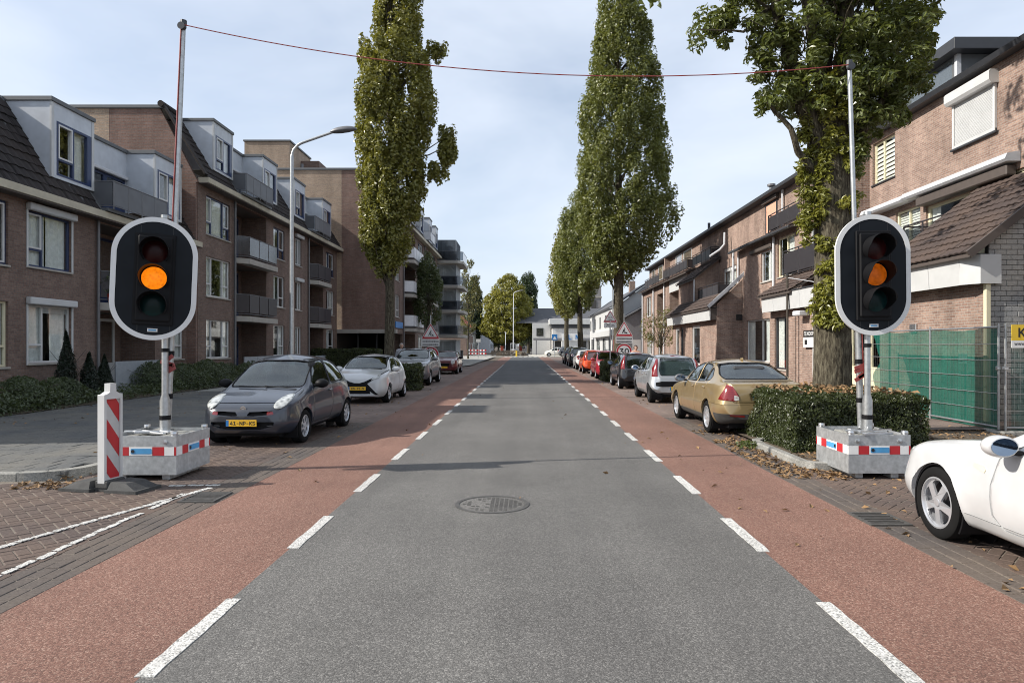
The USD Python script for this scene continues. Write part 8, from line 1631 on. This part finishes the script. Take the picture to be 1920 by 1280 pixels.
copy_of(c6, 'parked_car', 'pale hatchback far off under the trees beyond the junction', (4.0, 148, 0), PI, None, 'car')
sgp = thing('street_pole', 'thin dark sign pole at the left pavement corner far down the street', 'post', (-6.2, 88, 0)); part(sgp, 'shaft', MB().tube([(0, 0, 0), (0, 0, 2.6)], .04, 8), 'galv_pole'); part(sgp, 'panel', MB().box(-.3, .3, -.06, -.04, 2.2, 2.6), 'sign_grey')
for i, (x, z, l_) in enumerate(((.9, 4.1, 'upright white pole beside the yellow tree trunk'), (7.6, 6.5, 'slim pole before the far white shop'))):
    q = thing('street_pole', l_, 'post', (x - 4.5 if i == 0 else x, 121, 0)); part(q, 'shaft', MB().tube([(0, 0, 0), (0, 0, z)], .09, 8), 'light_gutter'); part(q, 'cap', MB().tube([(0, 0, z), (0, 0, z + .1)], .12, 8), 'light_gutter')
# ------------------------------------------------------------------ people, far behind the cars
def person(label, x, y, h, rz, coat, legs, hair, arm=.0):
    k = h / 1.75; J = dict(pel=(0, 0, .95), che=(0, .0, 1.30), nek=(0, .01, 1.48), hed=(0, -.01, 1.60))
    def hull(a, b, ra, rb): return m3.Manifold.batch_hull([m3.Manifold.sphere(ra, 20).translate(a), m3.Manifold.sphere(rb, 20).translate(b)])
    def limb_(pts, rr):
        o = None
        for i in range(len(pts) - 1): q = hull(pts[i], pts[i + 1], rr[i], rr[i + 1]); o = q if o is None else o + q
        return o
    t = thing('person', label, 'person', (x, y, 0), rz)
    tor = m3.Manifold.batch_hull([m3.Manifold.sphere(.13, 20).translate(p) for p in ((-.07, 0, .98), (.07, 0, .98), (-.11, 0, 1.36), (.11, 0, 1.36))])
    B = tor + limb_([(0, .0, 1.42), (0, .0, 1.53)], [.06, .055]); head = m3.Manifold.batch_hull([m3.Manifold.sphere(.085, 24).translate((0, 0, 1.66)), m3.Manifold.sphere(.06, 20).translate((0, -.035, 1.58))]); B = B + head + m3.Manifold.sphere(.018, 10).translate((0, -.105, 1.625)) + m3.Manifold.sphere(.022, 8).scale((.5, 1, 1.4)).translate((-.085, .005, 1.63)) + m3.Manifold.sphere(.022, 8).scale((.5, 1, 1.4)).translate((.085, .005, 1.63))
    for s in (-1, 1):
        B = B + limb_([(s * .09, 0, .95), (s * .10, -.02 * s - .01, .50), (s * .10, .02 * s, .09)], [.095, .06, .042]) + limb_([(s * .10, .02 * s, .06), (s * .11, -.15 + .02 * s, .04)], [.045, .035])
        sh, el, wr = (s * .19, 0, 1.40), (s * .25, .02, 1.14), (s * .23, -.10 - arm, .92 + arm); B = B + limb_([sh, el, wr], [.055, .042, .03]); hd = np.array(wr) + [0, -.03, -.08]
        B = B + m3.Manifold.batch_hull([m3.Manifold.sphere(.02, 10).translate(wr), m3.Manifold.sphere(.016, 10).translate(tuple(hd + [.0, -.025, 0])), m3.Manifold.sphere(.016, 10).translate(tuple(hd + [0, .025, 0]))])
        for i in range(4): a = hd + [0, -.027 + .018 * i, 0]; B = B + limb_([tuple(a), tuple(a + [-s * .006, -.004, -.04 + .006 * abs(i - 1)]), tuple(a + [-s * .022, -.006, -.065 + .008 * abs(i - 1)])], [.0095, .009, .008])
        B = B + limb_([tuple(np.array(wr) + [0, -.025, -.03]), tuple(np.array(wr) + [-s * .01, -.05, -.065])], [.011, .009])
    v, f = mm(B.refine_to_length(.03)); m = trimesh.Trimesh(v, f); trimesh.smoothing.filter_taubin(m, iterations=6); v = np.array(m.vertices) * k; f = np.array(m.faces)
    part(t, 'body', (v, f), 'skin', smooth=True)
    m.vertices[:] = m.vertices; vn = np.array(m.vertex_normals); c = v / k
    def cloth(nm, sel, d, mt):
        fs = f[sel[f].all(1)]; u, ix = np.unique(fs, return_inverse=True); part(t, nm, (((c + vn * d) * k)[u], ix.reshape(-1, 3)), mt, smooth=True)
    cloth('jacket', (c[:, 2] > .90) & (c[:, 2] < 1.50) & ~((np.abs(c[:, 0]) > .17) & (c[:, 2] < .96 + arm)), .014, coat); cloth('trousers', (c[:, 2] < .98) & (c[:, 2] > .08) & (np.abs(c[:, 0]) < .19), .011, legs); cloth('shoe', c[:, 2] < .10, .008, 'ink'); cloth('hair', (c[:, 2] > 1.60) & ((c[:, 1] > -.045) | (c[:, 2] > 1.70)) & (c[:, 2] > 1.56), .012, hair)
    for s in (-1, 1): part(t, 'eye', MB().revolve([(0, -.012), (.012, 0), (0, .012)], 10, (s * .034 * k, -.083 * k, 1.65 * k)), 'ink')
    part(t, 'mouth', MB().obox((0, -.097 * k, 1.575 * k), (.045 * k, .006, .008)), 'door_red'); return t
person('grey-haired person in a light jacket standing behind the white city car', -6.05, 32.6, 1.84, .3, 'cloth_grey', 'cloth_dark', 'hair_grey'); person('dark-haired person in a peach top standing beyond the black car', 5.0, 30.2, 1.74, .2, 'cloth_peach', 'cloth_dark', 'hair_dark')
# potted plants on the near first-floor balcony
for i, (y, h) in enumerate(((22.2, .75), (22.8, .5))):
    pt_ = thing('potted_plant', ['tall potted plant in the corner of the near first-floor balcony', 'lower potted plant on the near first-floor balcony'][i], 'plant', (-13.75, y, 3.16)); part(pt_, 'pot', MB().revolve([(0, 0), (.12, 0), (.16, .28), (.13, .28), (0, .24)], 16), 'door_red'); r = np.random.default_rng(90 + i); n = 160; part(pt_, 'foliage', leaf_quads(np.c_[r.normal(0, .13, n), r.normal(0, .13, n), .3 + r.random(n) * h], r.normal(0, 1, (n, 3)), r.uniform(.06, .12, n), r), 'leaf_shrub')
